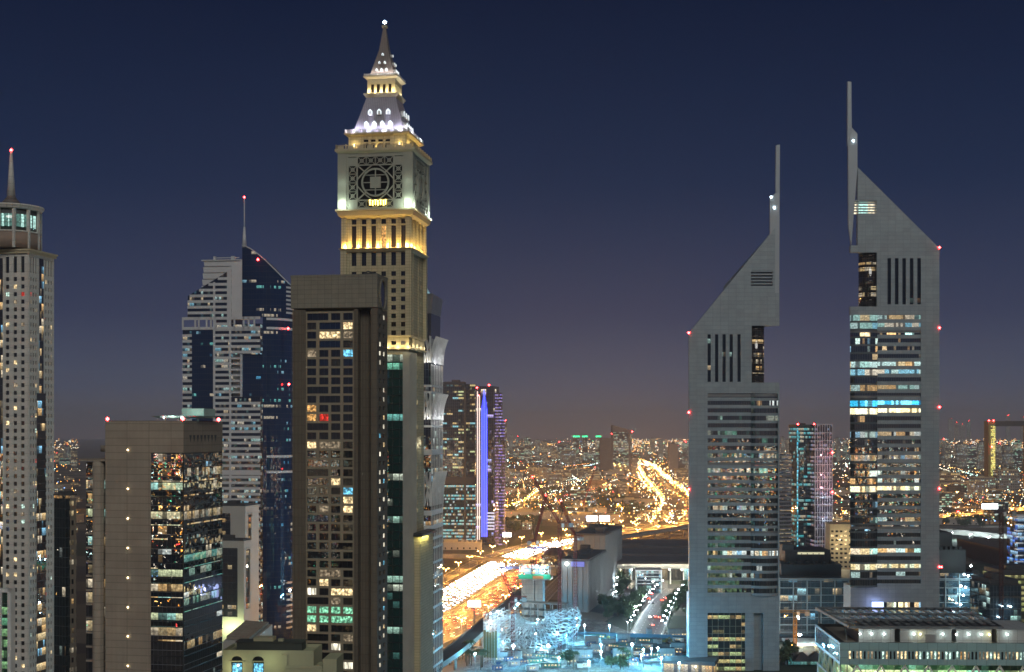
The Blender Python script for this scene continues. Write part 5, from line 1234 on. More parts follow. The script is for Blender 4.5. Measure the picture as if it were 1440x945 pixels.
# ================================================================== mid-distance towers between the silver towers
b = Bl('banded_tower', 1092, 1113, 1300, 6, None, 'slim banded tower right of the shorter silver tower', 'tower', depth=24); r = b.root; z = b.z
MB().box(0, b.w, 0, b.d, 0, z(637)).build('glazing', facade('bnd', 1.6, 3.5, .35, WARM, 1.2, glass=(.03, .035, .05), mu=.1, hi=.5, lo=.1, group=1), r)
mb = MB(); zq = z(640)
while zq > 4: mb.box(-.4, b.w+.4, -.6, b.d+.2, zq-1.3, zq); zq -= 3.5
mb.build('balcony_bands', plain('band_grey', (.17, .17, .19), .7), r)
b = Bl('teal_tower', 1120, 1147, 1400, 4, None, 'dark teal glass tower left of the lattice-clad one', 'tower', depth=28); r = b.root; z = b.z
TT = facade('teal_t', 1.8, 3.9, .45, [(.1, .75, .8), (.2, .9, 1), (.6, 1, .9), (1, .85, .6)], 1.2, glass=(.01, .03, .045), mu=.08, hi=.6, group=2)
MB().box(0, b.w, 0, b.d, 0, z(598)).build('glazing', TT, r); MB().box(.5, 1.6, -.5, 0, 0, z(602)).build('lit_strip', facade('ts', 1, 3.9, 2.5, [(.1, .7, 1), (.3, .9, 1)], 1.6, group=1), r)
mb = MB(); mb.box(-.3, b.w+.3, -.3, b.d+.3, z(600), z(597)); mb.box(3, 10, 3, 10, z(597), z(595)); mb.box(-.2, b.w+.2, -.5, 0, z(735), z(732)); mb.build('roof_edge', M['darksteel'], r)
for px_ in (1122, 1145): beacon(r, (b.u(px_), 0, z(598)+1), 1.0)
for p_ in (636, 692): beacon(r, (b.u(1149), -1, z(p_)), 1.3)
b = Bl('lattice_tower', 1146, 1170, 1385, 4, None, 'pink-lit tower with a white lattice over its face', 'tower', depth=28); r = b.root; z = b.z
MB().box(0, b.w, 0, b.d, 0, z(597)).build('glazing', facade('lt', 2, 3.9, .6, [(1, .5, .45), (.7, .6, 1), (1, .8, .6), (.5, .7, 1)], 1.0, glass=(.05, .03, .05), mu=.08, hi=.55, group=1), r)
mb = MB()
for i in range(8): x_ = b.w*i/7; mb.box(x_-.3, x_+.3, -.9, -.3, 20, z(597)+1)
zq = z(597)
while zq > 20: mb.box(-.2, b.w+.2, -1.0, -.6, zq-.35, zq+.35); zq -= 7.8
mb.build('lattice', plain('lattice_white', (.6, .55, .6), .5), r)
for p_ in (668, 686, 640): lamp(r, (b.u(1158), -8, z(p_)), 1800, (1, .45, .5), .6)
for p_ in (730, 700): lamp(r, (b.u(1160), -8, z(p_)), 2500, (.6, .8, 1), .6)
for p_ in (636.5, 692): beacon(r, (b.w, -1.3, z(p_)), 1.2)
b = Bl('beige_block', 1167, 1200, 1100, -4, None, 'small beige block with rows of dark windows between the two silver towers', 'building', depth=24); r = b.root; z = b.z; win = Win(r)
uc, uh = runs([b.w*(.05+.19*i) for i in range(5)], b.w*.11, b.w); zc = [0]; zh = set(); q = z(746)
rows = []
while q > 5: rows.append((q-1.5, q)); q -= 3.4
rows.sort()
for a, c_ in rows: zc.append(a); zh.add(len(zc)-1); zc.append(c_)
zc.append(z(738)); mb = MB(); mb.sheet((0, 0, 0), (1, 0, 0), uc, zc, lambda i, j: i in uh and j in zh, (0, -1, 0), .4)
for ui in uh:
    for zi in zh: win.add((0, 0, 0), (1, 0, 0), (0, -1, 0), uc[ui], uc[ui+1], zc[zi], zc[zi+1], .3, pick([('dark', .7), ('warm', .3)]))
mb.box(0, b.w, .6, b.d, 0, z(738)-.02); mb.box(-.3, b.w+.3, -.3, b.d+.3, z(738), z(737)); mb.build('wall', plain('beige', (.36, .30, .20), .8), r); win.done()
lamp(r, (b.w*.5, -12, z(760)), 9000, (1, .8, .45), 1)
b = Bl('balcony_tower', 1431, 1470, 1290, 3, None, 'white balconied tower edge at the far right', 'tower', depth=24); r = b.root; z = b.z
MB().box(0, b.w, 0, b.d, 0, z(727)).build('glazing', facade('bt', 2, 3.4, .5, [(.1, .3, 1), (.4, .7, 1)], 1.2, glass=(.01, .02, .05)), r)
mb = MB(); zq = z(728)
while zq > 4: mb.box(-2, 5, -1.4, 3, zq-1.1, zq); zq -= 5.6
mb.box(-.3, b.w, -.3, b.d, z(727), z(725)); mb.build('balconies', M['white_paint'], r)
for k in range(4): lamp(r, (-3, -6, z(735+k*16)), 900, (.7, .85, 1), .5)
# hall behind on the right
o1 = G(1345, 757, 18); r = empty('exhibition_hall', (o1.x, o1.y-230, 0), 0, 'long low dark roof and white wall beyond the offices on the right', 'hall')
MB().box(0, 190, 60, 230, 16, 18).build('roof', HR, r)
MB().box(4, 40, 60, 61, 0, 16).build('white_wall', M['white_paint'], r); MB().box(0, 190, 62, 228, 0, 15.9).build('wall', M['roof'], r)
for i in range(4): lamp(r, (8+i*11, 50, 8), 4000, (.6, .85, 1), .6)
# ================================================================== gateway building, lower right
GC = plain('granite', (.32, .52, .54), .45, .2, var=.08, joints=(3.2, 2.5), streak=False)
b = Bl('gateway_building', 1181, 1500, 468, -2, None, 'flat-topped gateway building at the lower right with lamps along its roof', 'office building', depth=46); r = b.root; z = b.z; u = b.u
zt, zb = z(905), z(936.5)
nW = 56; us = [3+i*(b.w-6)/nW for i in range(nW)]; uc, uh = runs(us, .62, b.w); zc = [zb, zb+1.9, zb+4.5, zt]
win = Win(r); mb = MB(); mb.sheet((0, 0, 0), (1, 0, 0), uc, zc, lambda i, j: i in uh and j == 1, (0, -1, 0), .4)
for ui in uh: win.add((0, 0, 0), (1, 0, 0), (0, -1, 0), uc[ui], uc[ui+1], zc[1], zc[2], .3, pick([('warm', .28), ('cool', .2), ('dim', .2), ('dark', .3), ('warm2', .02)]))
mb.face([(0, 0, zb), (0, b.d, zb), (b.w, b.d, zb), (b.w, 0, zb)]); mb.box(b.w-.5, b.w, .5, b.d, zb, zt); mb.face([(0, b.d, zb), (0, 0, zb), (0, 0, zt), (0, b.d, zt)]); mb.build('attic_wall', GC, r); win.done()
mb = MB(); mb.box(-.06, -.01, 1.5, b.d-2, zb+1, zt-1); mb.build('side_glazing', facade('sideg', 1.6, 7, .9, [(.4, .8, 1), (.6, .95, 1)], .45, glass=(.05, .10, .13), mu=.05, hi=.85, group=6), r)
RT = plain('roof_terrace', (.42, .39, .33), .85, var=.15, streak=False)
MB().face([(0, 0, 0)]*0) if False else None
mb = MB(); mb.face([(.1, .1, zt-1.0), (b.w, .1, zt-1.0), (b.w, b.d, zt-1.0), (.1, b.d, zt-1.0)]); mb.build('roof_deck', RT, r)
mb = MB()
for (x0, x1, y0, y1) in ((0, b.w, 0.01, 1.1), (0, 1.1, 1.11, b.d), (0, b.w, b.d-1, b.d+.01)): mb.box(x0, x1, y0, y1, zt-1.2, zt+.02)
mb.box(1.8, b.w, 1.9, 2.3, zt-1, zt-.3); mb.box(1.8, 2.2, 2.3, b.d-2, zt-1, zt-.3); mb.build('parapet', M['darksteel'], r)
boxes = ((1213, 1264), (1272, 1345), (1352, 1402), (1410, 1470)); PB = plain('plant_white', (.45, .48, .48), .5, joints=(3, 5), streak=False); zt0 = zt-1.0
for a, c_ in boxes:
    mb = MB(); mb.box(u(a), u(c_), 6, 30, zt0, zt0+4.4); mb.box(u(a)-.15, u(c_)+.15, 5.8, 30, zt0+4.4, zt0+4.65); o = mb.build('plant_room', PB, r)
    mb = MB(); m_ = (u(a)+u(c_))/2+(1.5 if a == 1272 else -99)
    if a == 1272: mb.box(m_-1.6, m_+1.6, 5.9, 6, zt0, zt0+2.6); mb.box(m_-1.8, m_+1.8, 5.7, 5.9, zt0+2.6, zt0+2.9); mb.build('door', M['steel'], o)
for px_, c_ in ((1214, 'c'), (1230.5, 'c'), (1248.5, 'c'), (1291, 'c'), (1300, 'w'), (1332, 'c'), (1351, 'c'), (1369, 'c'), (1387, 'c'), (1398, 'w'), (1424, 'c')):
    MB().octa((u(px_), 5.3, zt0+3.1), .30).build('wall_lamp', emit('wall_lamp_'+c_, (.85, 1, .95) if c_ == 'c' else (1, .85, .35), 28), r)
    lamp(r, (u(px_), 4.4, zt0+3.1), 60 if c_ == 'c' else 40, (.85, 1, .92) if c_ == 'c' else (1, .85, .4), .25)
# pergola canopy raised over the roof
cz0, cz1 = zt+4.0, zt+5.6; mb = MB(); fl_ = MB(); x00, x01, x10, x11 = u(1204)-.5, u(1421), u(1178)+1.0, u(1379)+9
ca = lambda s_, t: (x00+(x01-x00)*s_+((x10-x00)*(1-s_)+(x11-x01)*s_)*t, 8+38*t, cz0+(cz1-cz0)*t)
for i in range(19): mb.beam(ca(i/18, 0), ca(i/18, 1), .45, .7)
for j in range(4): mb.beam(ca(0, j/3), ca(1, j/3), .8, .9)
mb.beam(ca(0, 0), ca(0, 1), .7, .9)
for i in (0, 3, 7, 11, 15, 18):
    for t in (.1, .9): p = ca(i/18, t); mb.box(p[0]-.2, p[0]+.2, p[1]-.2, p[1]+.2, zt0, p[2])
mb.build('pergola_frame', plain('pergola_steel', (.16, .18, .19), .5, .4, streak=False), r)
mb = MB()
for i in range(18):
    for j in range(20):
        if i in (2, 3, 12, 13) and j % 5 < 3: continue
        a, c_, d_, e_ = ca((i+.12)/18, (j+.15)/20), ca((i+.88)/18, (j+.15)/20), ca((i+.88)/18, (j+.72)/20), ca((i+.12)/18, (j+.72)/20)
        mb.face([a, c_, d_, e_], 1 if (i in (0, 1, 14, 15, 16, 17) and 4 < j < 17 or 6 < i < 10 and 8 < j < 14 or (i+j) % 5 == 0) else 0)
mb.build('louvre_blades', [M['darksteel'], PB], r)
# recessed glazing and trusses under the attic
MB().box(6, b.w, 6, b.d-4, 0, zb-.02).build('recessed_glazing', facade('gg', 2.4, 4.0, 1.6, [(.6, 1, .45), (.85, 1, .5), (.4, 1, .7)], 1.1, glass=(.03, .08, .06), mu=.05, group=3), r)
mb = MB(); n = 9
for i in range(n):
    x0, x1 = 2+(b.w-4)*i/n, 2+(b.w-4)*(i+1)/n; mb.beam((x0, 1, zb-7), ((x0+x1)/2, 1, zb-.3), .6, .6); mb.beam(((x0+x1)/2, 1, zb-.3), (x1, 1, zb-7), .6, .6)
for i in range(5): y0, y1 = 1+8.6*i, 1+8.6*(i+1); mb.beam((1, y0, zb-7), (1, (y0+y1)/2, zb-.3), .6, .6); mb.beam((1, (y0+y1)/2, zb-.3), (1, y1, zb-7), .6, .6)
mb.beam((1, 1, zb-7), (b.w, 1, zb-7), .8, .8); mb.beam((1, 1, zb-7), (1, b.d, zb-7), .8, .8)
for x_, y_ in ((2, 2), (2, b.d-3), (b.w*.5, 2)): mb.box(x_-1.5, x_+1.5, y_-1, y_+2, 0, zb-7)
mb.build('truss', M['white_paint'], r)
for x_ in (4, 14, 26, 38): lamp(r, (x_, 3, zb-4), 1300, (.8, 1, .5), .5)
# lit screen at the foot of the taller silver tower
tw = [o for o in S.objects if o.name.startswith('blade_tower')][1]
sc_ = 869/2000; MB().box((1225-1196)*sc_, (1241-1196)*sc_, -2.4, -1.8, CZ-(860-HZ)*sc_, CZ-(846-HZ)*sc_).build('video_screen', emit('screen_blue', (.45, .55, 1), 3.2), tw)
lamp(tw, ((1232-1196)*sc_, -9, CZ-(850-HZ)*sc_), 2500, (.45, .5, 1), 1)
# ================================================================== golden frame, far towers
def simple(name, xa, xb, D, top, lab, mt, cat='building', depth=None, yaw=0, extra=None, group=None, wallm=None):
    b = Bl(name, xa, xb, D, yaw, None, lab, cat, depth=depth, group=group)
    MB().box(0, b.w, 0, b.d, 0, b.z(top)).build('wall', mt, b.root)
    mb = MB(); mb.box(-.4, b.w+.4, -.4, b.d+.4, b.z(top), b.z(top)+1.2); mb.box(b.w*.25, b.w*.7, b.d*.3, b.d*.7, b.z(top)+1.2, b.z(top)+4.5); mb.build('roof', M['roof'], b.root)
    return b
r = empty('picture_frame_monument', (P(1390, 3300).x, 3300, 0), math.radians(4), 'giant golden picture-frame monument standing over the low city at the right edge', 'monument')
fz = 140+14*1.65; GOLD = facade('gold_flood_glow', 2.0, 4.0, 2.5, [(1, .85, .2), (.9, .9, .25), (1, .80, .2)], 3.0, glass=(.15, .12, .03), mu=.2, hi=.9, group=1)  # yellow floodlighting of the leg is put in as emission
GOLDW = plain('gold_cladding', (.35, .28, .10), .5, .4)
mb = MB(); mb.box(0, 16, 0, 26, 0, fz); mb.box(94, 110, 0, 26, 0, fz); mb.build('leg', GOLDW, r)
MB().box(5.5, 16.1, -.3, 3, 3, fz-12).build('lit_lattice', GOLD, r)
mb = MB(); mb.box(16, 94, 0, 26, fz-12, fz-.1); mb.build('bridge', M['darksteel'], r)
for x_ in (1, 12): beacon(r, (x_, -1, fz+1), 2.0)
beacon(r, (8, -1, 140-(628-606)*1.65), 2.0)
FW1 = facade('far_wall_a', 3.2, 3.3, .30, [(1, .75, .35), (1, .85, .5), (.8, 1, .9)], 2.6, wall=(.20, .17, .13, 1), mu=.25, lo=.25, hi=.75, group=1, tilt=0)
FW2 = facade('far_wall_b', 3.0, 3.3, .22, [(1, .75, .35), (.6, 1, .8), (.6, .8, 1)], 2.6, wall=(.26, .25, .22, 1), mu=.25, lo=.25, hi=.75, group=1, tilt=0)
FW3 = facade('far_wall_c', 2.6, 3.3, .35, [(1, .65, .25), (1, .8, .45)], 2.2, wall=(.30, .22, .14, 1), mu=.2, lo=.2, hi=.7, group=2, tilt=0)
FG = facade('far_glass', 3.0, 3.8, .35, [(.5, 1, .7), (1, .9, .6), (.8, 1, .9)], 2.6, glass=(.02, .03, .045), mu=.1, hi=.5, group=2, tilt=0)
b = Bl('slanted_roof_tower', 861, 889, 4740, 2, None, 'far dark tower with a slanting roof and lit upper floors, left of the glowing highway', 'tower', depth=40); r = b.root; z = b.z
zs = z(598); mb = MB(); mb.loft([(0, 0, 0), (b.w, 0, 0), (b.w, b.d, 0), (0, b.d, 0)], [(0, 0, zs+1), (b.w, 0, zs-18), (b.w, b.d, zs-18), (0, b.d, zs)]); mb.build('shaft', plain('far_concrete', (.15, .13, .13), .8), r)
MB().box(4, b.w-12, -.6, 0, 8, zs-24).build('glazing', FG, r); MB().box(b.w-5, b.w-1, -1, 0, 20, zs-28).build('glazing', FG, r)
mb = MB(); mb.box(-40, -1, 3, b.d-6, 0, z(616)); mb.build('side_wing', plain('far_concrete2', (.13, .12, .12), .8), r); beacon(r, (b.w, 0, z(607)), 2.6); beacon(r, (-2, 0, z(610)), 1.5)
simple('white_block', 888, 897, 4200, 644, 'small pale floodlit block at the foot of the slanting-roofed tower', FW2)
simple('grey_tower', 941, 954, 4700, 624, 'pale tower with a dark cap right of the glowing highway', plain('far_pale', (.25, .23, .22), .8), 'tower')
for i, (xa, xb, D, top) in enumerate(((806, 815, 6000, 613), (819, 826, 6100, 613), (838, 845, 5900, 613))):
    lab = ('left of the three far towers with green-lit tops', 'middle of the three far towers with green-lit tops', 'right of the three far towers with green-lit tops, next to the slanting roof')[i]
    bb = simple('green_topped_tower', xa, xb, D, top, lab, FG, 'tower', group='towers with green-lit tops')
    MB().box(-1, bb.w+1, -1.5, 0, bb.z(top)-5, bb.z(top)+1).build('green_light_band', emit('green_band', (.02, 1, .35), 3), bb.root)
far = [(709, 713, 5200, 592), (732, 736, 7000, 618), (737, 746, 6200, 616), (752, 760, 6600, 619), (761, 770, 6300, 621), (783, 790, 7000, 622), (797, 803, 6600, 625), (864, 869, 8000, 612), (914, 921, 8500, 617), (926, 933, 7400, 619), (960, 968, 6000, 622),
       (1099, 1104, 6500, 615), (1106, 1110, 7500, 618), (1176, 1182, 6500, 616), (1186, 1193, 7200, 619), (1325, 1329, 5600, 618), (1331, 1338, 5500, 626), (1346, 1360, 5200, 624), (1362, 1374, 5400, 626), (1376, 1389, 5000, 622), (1402, 1409, 5600, 624), (1412, 1424, 5400, 627), (1427, 1437, 5200, 622),
       (1334, 1341, 13500, 589), (1343, 1348, 14000, 594), (1350, 1357, 14500, 597), (1360, 1365, 15000, 592), (1415, 1421, 14000, 584), (1436, 1444, 13000, 586), (716, 722, 9000, 612), (726, 730, 9500, 614), (92, 97, 6000, 628), (100, 106, 5500, 634)]
adj = ['pale', 'brown', 'grey', 'glassy', 'thin', 'wide']
place = lambda px: 'left of the neon tower' if px < 700 else 'between the neon tower and the slanting-roofed tower' if px < 855 else 'behind the glowing highway' if px < 970 else 'in the gap between the two silver towers' if px < 1200 else 'on the hazy skyline right of the taller silver tower'
for i, (xa, xb, D, top) in enumerate(far):
    o = simple('skyline_tower', xa, xb, D, top, f'{"tall" if top < 610 else "stubby"} {"slim" if xb-xa < 7 else "broad"} distant tower {place(xa)}', (FW1, FW2, FG, FW2)[i % 4], 'tower', depth=22, group='towers on the far skyline '+place(xa))
    if top < 596 or i % 5 == 0: beacon(o.root, (o.w/2, -1, o.z(top)+2), 1.5+D*.00015)
# ================================================================== low city: individual buildings
def cmesh(name, w_, d_, h, mt, pent=True, pitched=False, wing=None):
    mb = MB(); mb.box(-w_/2, w_/2, -d_/2, d_/2, 0, h, 0)
    if wing: mb.box(w_/2, w_/2+wing[0], -d_/2-wing[1], d_/2-2, 0, wing[2], 0); mb.box(w_/2, w_/2+wing[0]+.2, -d_/2-wing[1]-.2, d_/2-2, wing[2], wing[2]+.6, 1)
    for (x0, x1, y0, y1) in ((-w_/2-.2, w_/2+.2, -d_/2-.2, -d_/2+.3), (-w_/2-.2, w_/2+.2, d_/2-.3, d_/2+.2), (-w_/2-.2, -w_/2+.3, -d_/2+.3, d_/2-.3), (w_/2-.3, w_/2+.2, -d_/2+.3, d_/2-.3)): mb.box(x0, x1, y0, y1, h, h+1, 1)
    mb.box(-w_/2+.3, w_/2-.3, -d_/2+.3, d_/2-.3, h, h+.2, 2)
    if pent:
        mb.box(-w_*.2, w_*.05, -d_*.2, d_*.2, h+.2, h+3.2, 1)
        for k in range(4): x_ = w_*(.12+.09*k); mb.box(x_, x_+w_*.04, -d_*.25, -d_*.1, h+.2, h+1.5, 3)
    return mb.mesh(name, [mt, STONE, M['roof'], M['steel']])
WARE = facade('warehouse_wall', 8, 9, .5, [(1, .8, .4), (.7, 1, .9), (1, .65, .3)], 1.4, wall=(.35, .33, .30, 1), mu=.38, lo=.1, hi=.35, group=1, tilt=0)
KIND = {'villa': [('cream flat-roofed villa', cmesh('villa', 15, 13, 7.5, FW1, wing=(6, 2, 4))), ('white two-storey villa', cmesh('villa', 12, 16, 8, FW2)), ('tan villa with a low wing', cmesh('villa', 18, 12, 7, FW3, wing=(7, 3, 4)))],
        'apartment_block': [('brown apartment block', cmesh('apartment', 44, 17, 26, FW3)), ('pale apartment block', cmesh('apartment', 36, 20, 30, FW2)), ('cream apartment block with a low wing', cmesh('apartment', 30, 18, 22, FW1, wing=(18, 3, 14)))],
        'warehouse': [('long low warehouse', cmesh('warehouse', 70, 32, 9, WARE)), ('wide flat shed', cmesh('warehouse', 46, 40, 11, WARE, pent=False))],
        'office_block': [('glassy mid-rise office', cmesh('office', 34, 24, 36, FG)), ('square glass office', cmesh('office', 26, 26, 24, FG))]}
def clear(x, y, m):
    for sd, wd in ((HW, 74), (FS, 34), (ST1, 14), (ST2, 14)):
        for p, _, _ in sd[::2]:
            if abs(p.x-x) < wd+m and abs(p.y-y) < 26+m and (p.x-x)**2+(p.y-y)**2 < (wd+m)**2: return False
    return True
ST1 = sides(spline([(640, 2600, 0), (60, 2450, 0), (-420, 2380, 0)])); ST2 = sides(spline([(-60, 1950, 0), (-30, 2300, 0), (20, 2700, 0), (60, 3300, 0)]))
placed = []
where = lambda px, py: ('near the neon tower' if px < 700 else 'left of the far highway' if px < 865 else 'beside the far highway' if px < 975 else 'between the silver towers' if px < 1200 else 'below the golden frame') + (', nearest streets' if py > 722 else ', middle distance' if py > 668 else ', by the skyline')
def put(kind, px, py, var=None, rz=None, big=1):
    g = G(px, py); r_ = {'villa': 11, 'apartment_block': 24, 'warehouse': 38, 'office_block': 20}[kind]*big
    if not clear(g.x, g.y, r_*.8): return
    for q in placed:
        if (q[0]-g.x)**2+(q[1]-g.y)**2 < ((r_+q[2])*.85)**2: return
    placed.append((g.x, g.y, r_)); lab, me = R.choice(KIND[kind]) if var is None else KIND[kind][var]
    o = link(kind, me, None, (g.x, g.y, 0), R.choice([-.2, -.2, 1.37, -.12, .3]) if rz is None else rz, (big, big, R.uniform(.8, 1.25)*big))
    tag(o, lab+' '+where(px, py), 'building', lab+'s '+where(px, py))
for i in range(11): put('apartment_block', 712+i*13.5+R.uniform(-2, 2), 675+R.uniform(-2, 2), i % 3, -.1)
for i in range(7): put('apartment_block', 1330+i*17, 694+R.uniform(-2, 2), i % 2, .05, 1.4)
for i in range(3): put('warehouse', 745+i*42, 729+i*3, 0, -.1, 1.3)
put('warehouse', 640, 772, 0, 0, .9); put('warehouse', 660, 786, 1, 0, .5)
SECT = [(626, 860, .46), (860, 972, .16), (1097, 1196, .13), (1322, 1440, .22), (76, 110, .03)]
tries = 0
while len(placed) < 285 and tries < 6000:
    tries += 1; t = R.random(); a = 0
    for x0, x1, wt in SECT:
        a += wt
        if t < a: break
    px = R.uniform(x0, x1); py = 632+128*R.random()**1.35
    if x0 < 700 and py > 745 and px > 700: continue
    if x0 == 860 and py > 738: continue
    if x0 == 1097 and py > 735: continue
    if x0 == 1322 and py > 738: continue
    k = ('office_block' if R.random() < .3 else 'apartment_block') if py < 655 else R.choice(['villa', 'villa', 'villa', 'apartment_block', 'warehouse', 'villa']) if py < 705 else R.choice(['villa', 'villa', 'warehouse', 'villa', 'office_block'])
    put(k, px, py, big=1 if py > 655 else R.uniform(1, 1.7))
# ================================================================== lights of the city: too many to count
LC = [('sodium', (1, .36, .05)), ('amber', (1, .56, .16)), ('white', (1, .88, .68)), ('cool', (.6, .95, .9)), ('blue', (.2, .45, 1)), ('red', (1, .06, .05)), ('green', (.1, 1, .5))]
LM = [emit('citylight_'+n_, c_, 20) for n_, c_ in LC]
def rc(): return R.choices(range(7), (26, 20, 24, 17, 4, 5, 4))[0]
mb = MB()
def cl(x, y, z_, c_, k=1.0): D = math.hypot(x, y); mb.octa((x, y, z_), max(.25, min(D*.00016, 2.0))*k*R.uniform(.6, 1.3), c_)
inview = lambda px: any(a-3 < px < b_+3 for a, b_, _ in SECT)
for i in range(330):                                       # streets: strings of lamps of one colour
    x0, x1, _ = R.choices(SECT, [s_[2] for s_ in SECT])[0]; px = R.uniform(x0, x1); py = 622+112*R.random()**1.5; g = G(px, py); a_ = R.choice([-.2, -.2, 1.35, 1.4, .1, 1.57, R.uniform(0, 3)]); c_ = R.choices(range(7), (30, 22, 24, 20, 1, 1, 1))[0]
    for k in range(R.randint(4, 22)):
        x, y = g.x+math.cos(a_)*k*34, g.y+math.sin(a_)*k*34; q = 720+F*x/y
        if y > 1900 and inview(q) and clear(x, y, -30): cl(x, y, 9, c_, .9)
for i in range(2100):                                      # yards, porches, shop fronts
    x0, x1, _ = R.choices(SECT, [s_[2] for s_ in SECT])[0]; px = R.uniform(x0, x1); py = 619+122*R.random()**1.25; g = G(px, py); cl(g.x, g.y, R.uniform(3, 12), rc(), R.choice([.5, .7, 1, 1.5]))
for i in range(1500):                                      # the last band before the horizon
    x0, x1, _ = R.choices(SECT, (.15, .30, .2, .42, .03))[0]; px = R.uniform(x0, x1); D = R.uniform(7000, 17500); c_ = R.choices(range(7), (30, 34, 26, 6, 1, 2, 1))[0]
    mb.octa(((px-720)/F*D, D, R.uniform(6, 50)), D*.00017*R.uniform(.5, 1.3), c_)
for i in range(800):                                       # the interchange and its slip roads
    p_, r_, d_ = R.choice(FS[:int(len(FS)*.8)]); o_ = R.choice([-40, -30, 30, 40, R.uniform(-110, 110), R.uniform(-60, 60)]); q_ = p_+r_*o_; mb.octa((q_.x, q_.y, R.uniform(6, 14)), q_.y*.00022*R.uniform(.6, 1.6), R.choice([0, 1, 1, 2]))
tag(mb.build('city_lights', LM), kind='stuff', label='lamps of streets and yards scattered over the city')
mb = MB()                                                   # the same city goes on behind the viewpoint; the glass facades mirror it
def clb(x, y, z_, r_, c_): mb.octa((x, y, z_), r_, c_)
for i in range(750):
    a0 = R.uniform(0, 2*PI); rr = 500+5200*R.random()**1.3; x, y = rr*math.cos(a0), -abs(rr*math.sin(a0))-120 if R.random() < .8 else rr*math.sin(a0)
    a_ = R.choice([.2, .2, 1.77, 1.77, .9]); c_ = R.choices(range(7), (30, 22, 20, 14, 5, 5, 3))[0]; n = R.randint(5, 26)
    for k in range(n):
        q = (x+math.cos(a_)*k*26, y+math.sin(a_)*k*26)
        if q[1] < -60: clb(q[0], q[1], 9, R.uniform(.7, 1.3)*(.3+rr*.0005), c_)
for i in range(7000):
    a0 = R.uniform(PI*.98, 2.02*PI); rr = 350+6200*R.random()**1.4; clb(rr*math.cos(a0), rr*math.sin(a0)-80, R.uniform(3, 60), R.uniform(.6, 1.6)*(.3+rr*.0005), rc())
for i in range(700):                                        # side streets either side of the viewpoint
    x = R.choice([-1, 1])*R.uniform(500, 2600); y = R.uniform(-200, 500+abs(x)*.9)
    if abs(x) > .40*max(y, 1)+30: clb(x, y, R.uniform(3, 50), R.uniform(.4, 1.2), rc())
tag(mb.build('city_lights', LM), kind='stuff', label='lamps of the city behind the viewpoint')
# ================================================================== street lamps
SOD = (1, .43, .08)
M['sodium'] = emit('sodium_lamp', (1, .50, .12), 70); M['ledlamp'] = emit('led_lamp', (.75, .95, 1), 90)
def lamp_proto(colr, power, h, mt, lab, two=True):
    r = empty('street_lamp', (0, 0, 0), 0, lab, 'street lamp'); mb = MB(); mb.cyl(0, 0, 0, h, .16, .09, 8)
    for s_ in ((-1, 1) if two else (1,)): mb.beam((0, 0, h-.2), (s_*2.4, 0, h+.4), .12)
    mb.cyl(0, 0, 0, .5, .3, .3, 8); mb.build('pole', M['steel'], r)
    for s_ in ((-1, 1) if two else (1,)): MB().box(s_*2.4-.6, s_*2.4+.6, -.3, .3, h+.25, h+.6).build('lamp_head', mt, r)
    lamp(r, (0, 0, h-.6), power, colr, .5); return r
lp_o = lamp_proto(SOD, 90000, 13, M['sodium'], 'tall double street lamp with orange light along the highway')
lp_f = lamp_proto((1, .42, .08), 36000, 16, M['sodium'], 'bright orange lamp lining the glowing far highway')
lp_w = lamp_proto((.75, .92, 1), 9000, 9, M['ledlamp'], 'white street lamp beside the boulevard', False)
lp_b = lamp_proto((.75, .95, 1), 60000, 9, M['ledlamp'], 'strong white lamp added to light the curving right-hand flyover', False)
lp_s = lamp_proto(SOD, 9000, 9, M['sodium'], 'small orange street lamp below the crescent office', False)
KIDS = children_of(); first = set()
def lampat(pr, x, y, z_=0, rz=0, lab=None, grp=None, s_=1):
    if pr.name in first: o = copy_tree(pr, KIDS)
    else: first.add(pr.name); o = pr
    o.location = (x, y, z_); o.rotation_euler = (0, 0, rz); o.scale = (s_, s_, s_)
    if lab: o['label'] = lab
    if grp: o['group'] = grp
def along(sd, o, every, fn, start=0):
    acc = -start
    for i in range(1, len(sd)):
        acc += (sd[i][0]-sd[i-1][0]).length
        if acc >= every: acc = 0; p, r_, d = sd[i]; q = p+r_*o; fn(q, math.atan2(r_.y, r_.x))
okv = lambda q: 560 < 720+F*q.x/q.y < 1000
along(HW, 0, 52, lambda q, a: okv(q) and q.y > 800 and lampat(lp_o, q.x, q.y, .3, a, 'double orange street lamp on the highway median', 'highway median lamps'))
along(HW, 41.5, 60, lambda q, a: okv(q) and q.y > 800 and lampat(lp_o, q.x, q.y, 0, a, 'double orange street lamp on the right side of the highway', 'highway right-hand lamps'), 20)
along(HW, -44, 60, lambda q, a: okv(q) and q.y > 800 and lampat(lp_o, q.x, q.y, 0, a, 'double orange street lamp on the left side of the highway', 'highway left-hand lamps'), 35)
for o_ in (-28, 28): along(FS, o_, 80, lambda q, a: q.y < 6500 and lampat(lp_f, q.x, q.y, 0, a, 'tall orange lamp lining the glowing far highway', 'lamps of the far highway'), abs(o_))
for o_ in (-9,): along(ST1, o_, 60, lambda q, a: 640 < 720+F*q.x/q.y < 1000 and lampat(lp_o, q.x, q.y, 0, a, 'orange lamp on the cross street beyond the highway', 'cross street lamps'))
along(ST2, 8, 60, lambda q, a: lampat(lp_o, q.x, q.y, 0, a, 'orange lamp on the side street running off behind the highway', 'side street lamps'))
SB = sides(spline([G(905, 900), G(925, 860), G(942, 838), G(953, 828)]))
for o_ in (-13, 13): along(SB, o_, 24, lambda q, a: lampat(lp_w, q.x, q.y, 0, a+(PI if o_ > 0 else 0), 'white lamp beside the boulevard to the exhibition hall', 'boulevard lamps'))
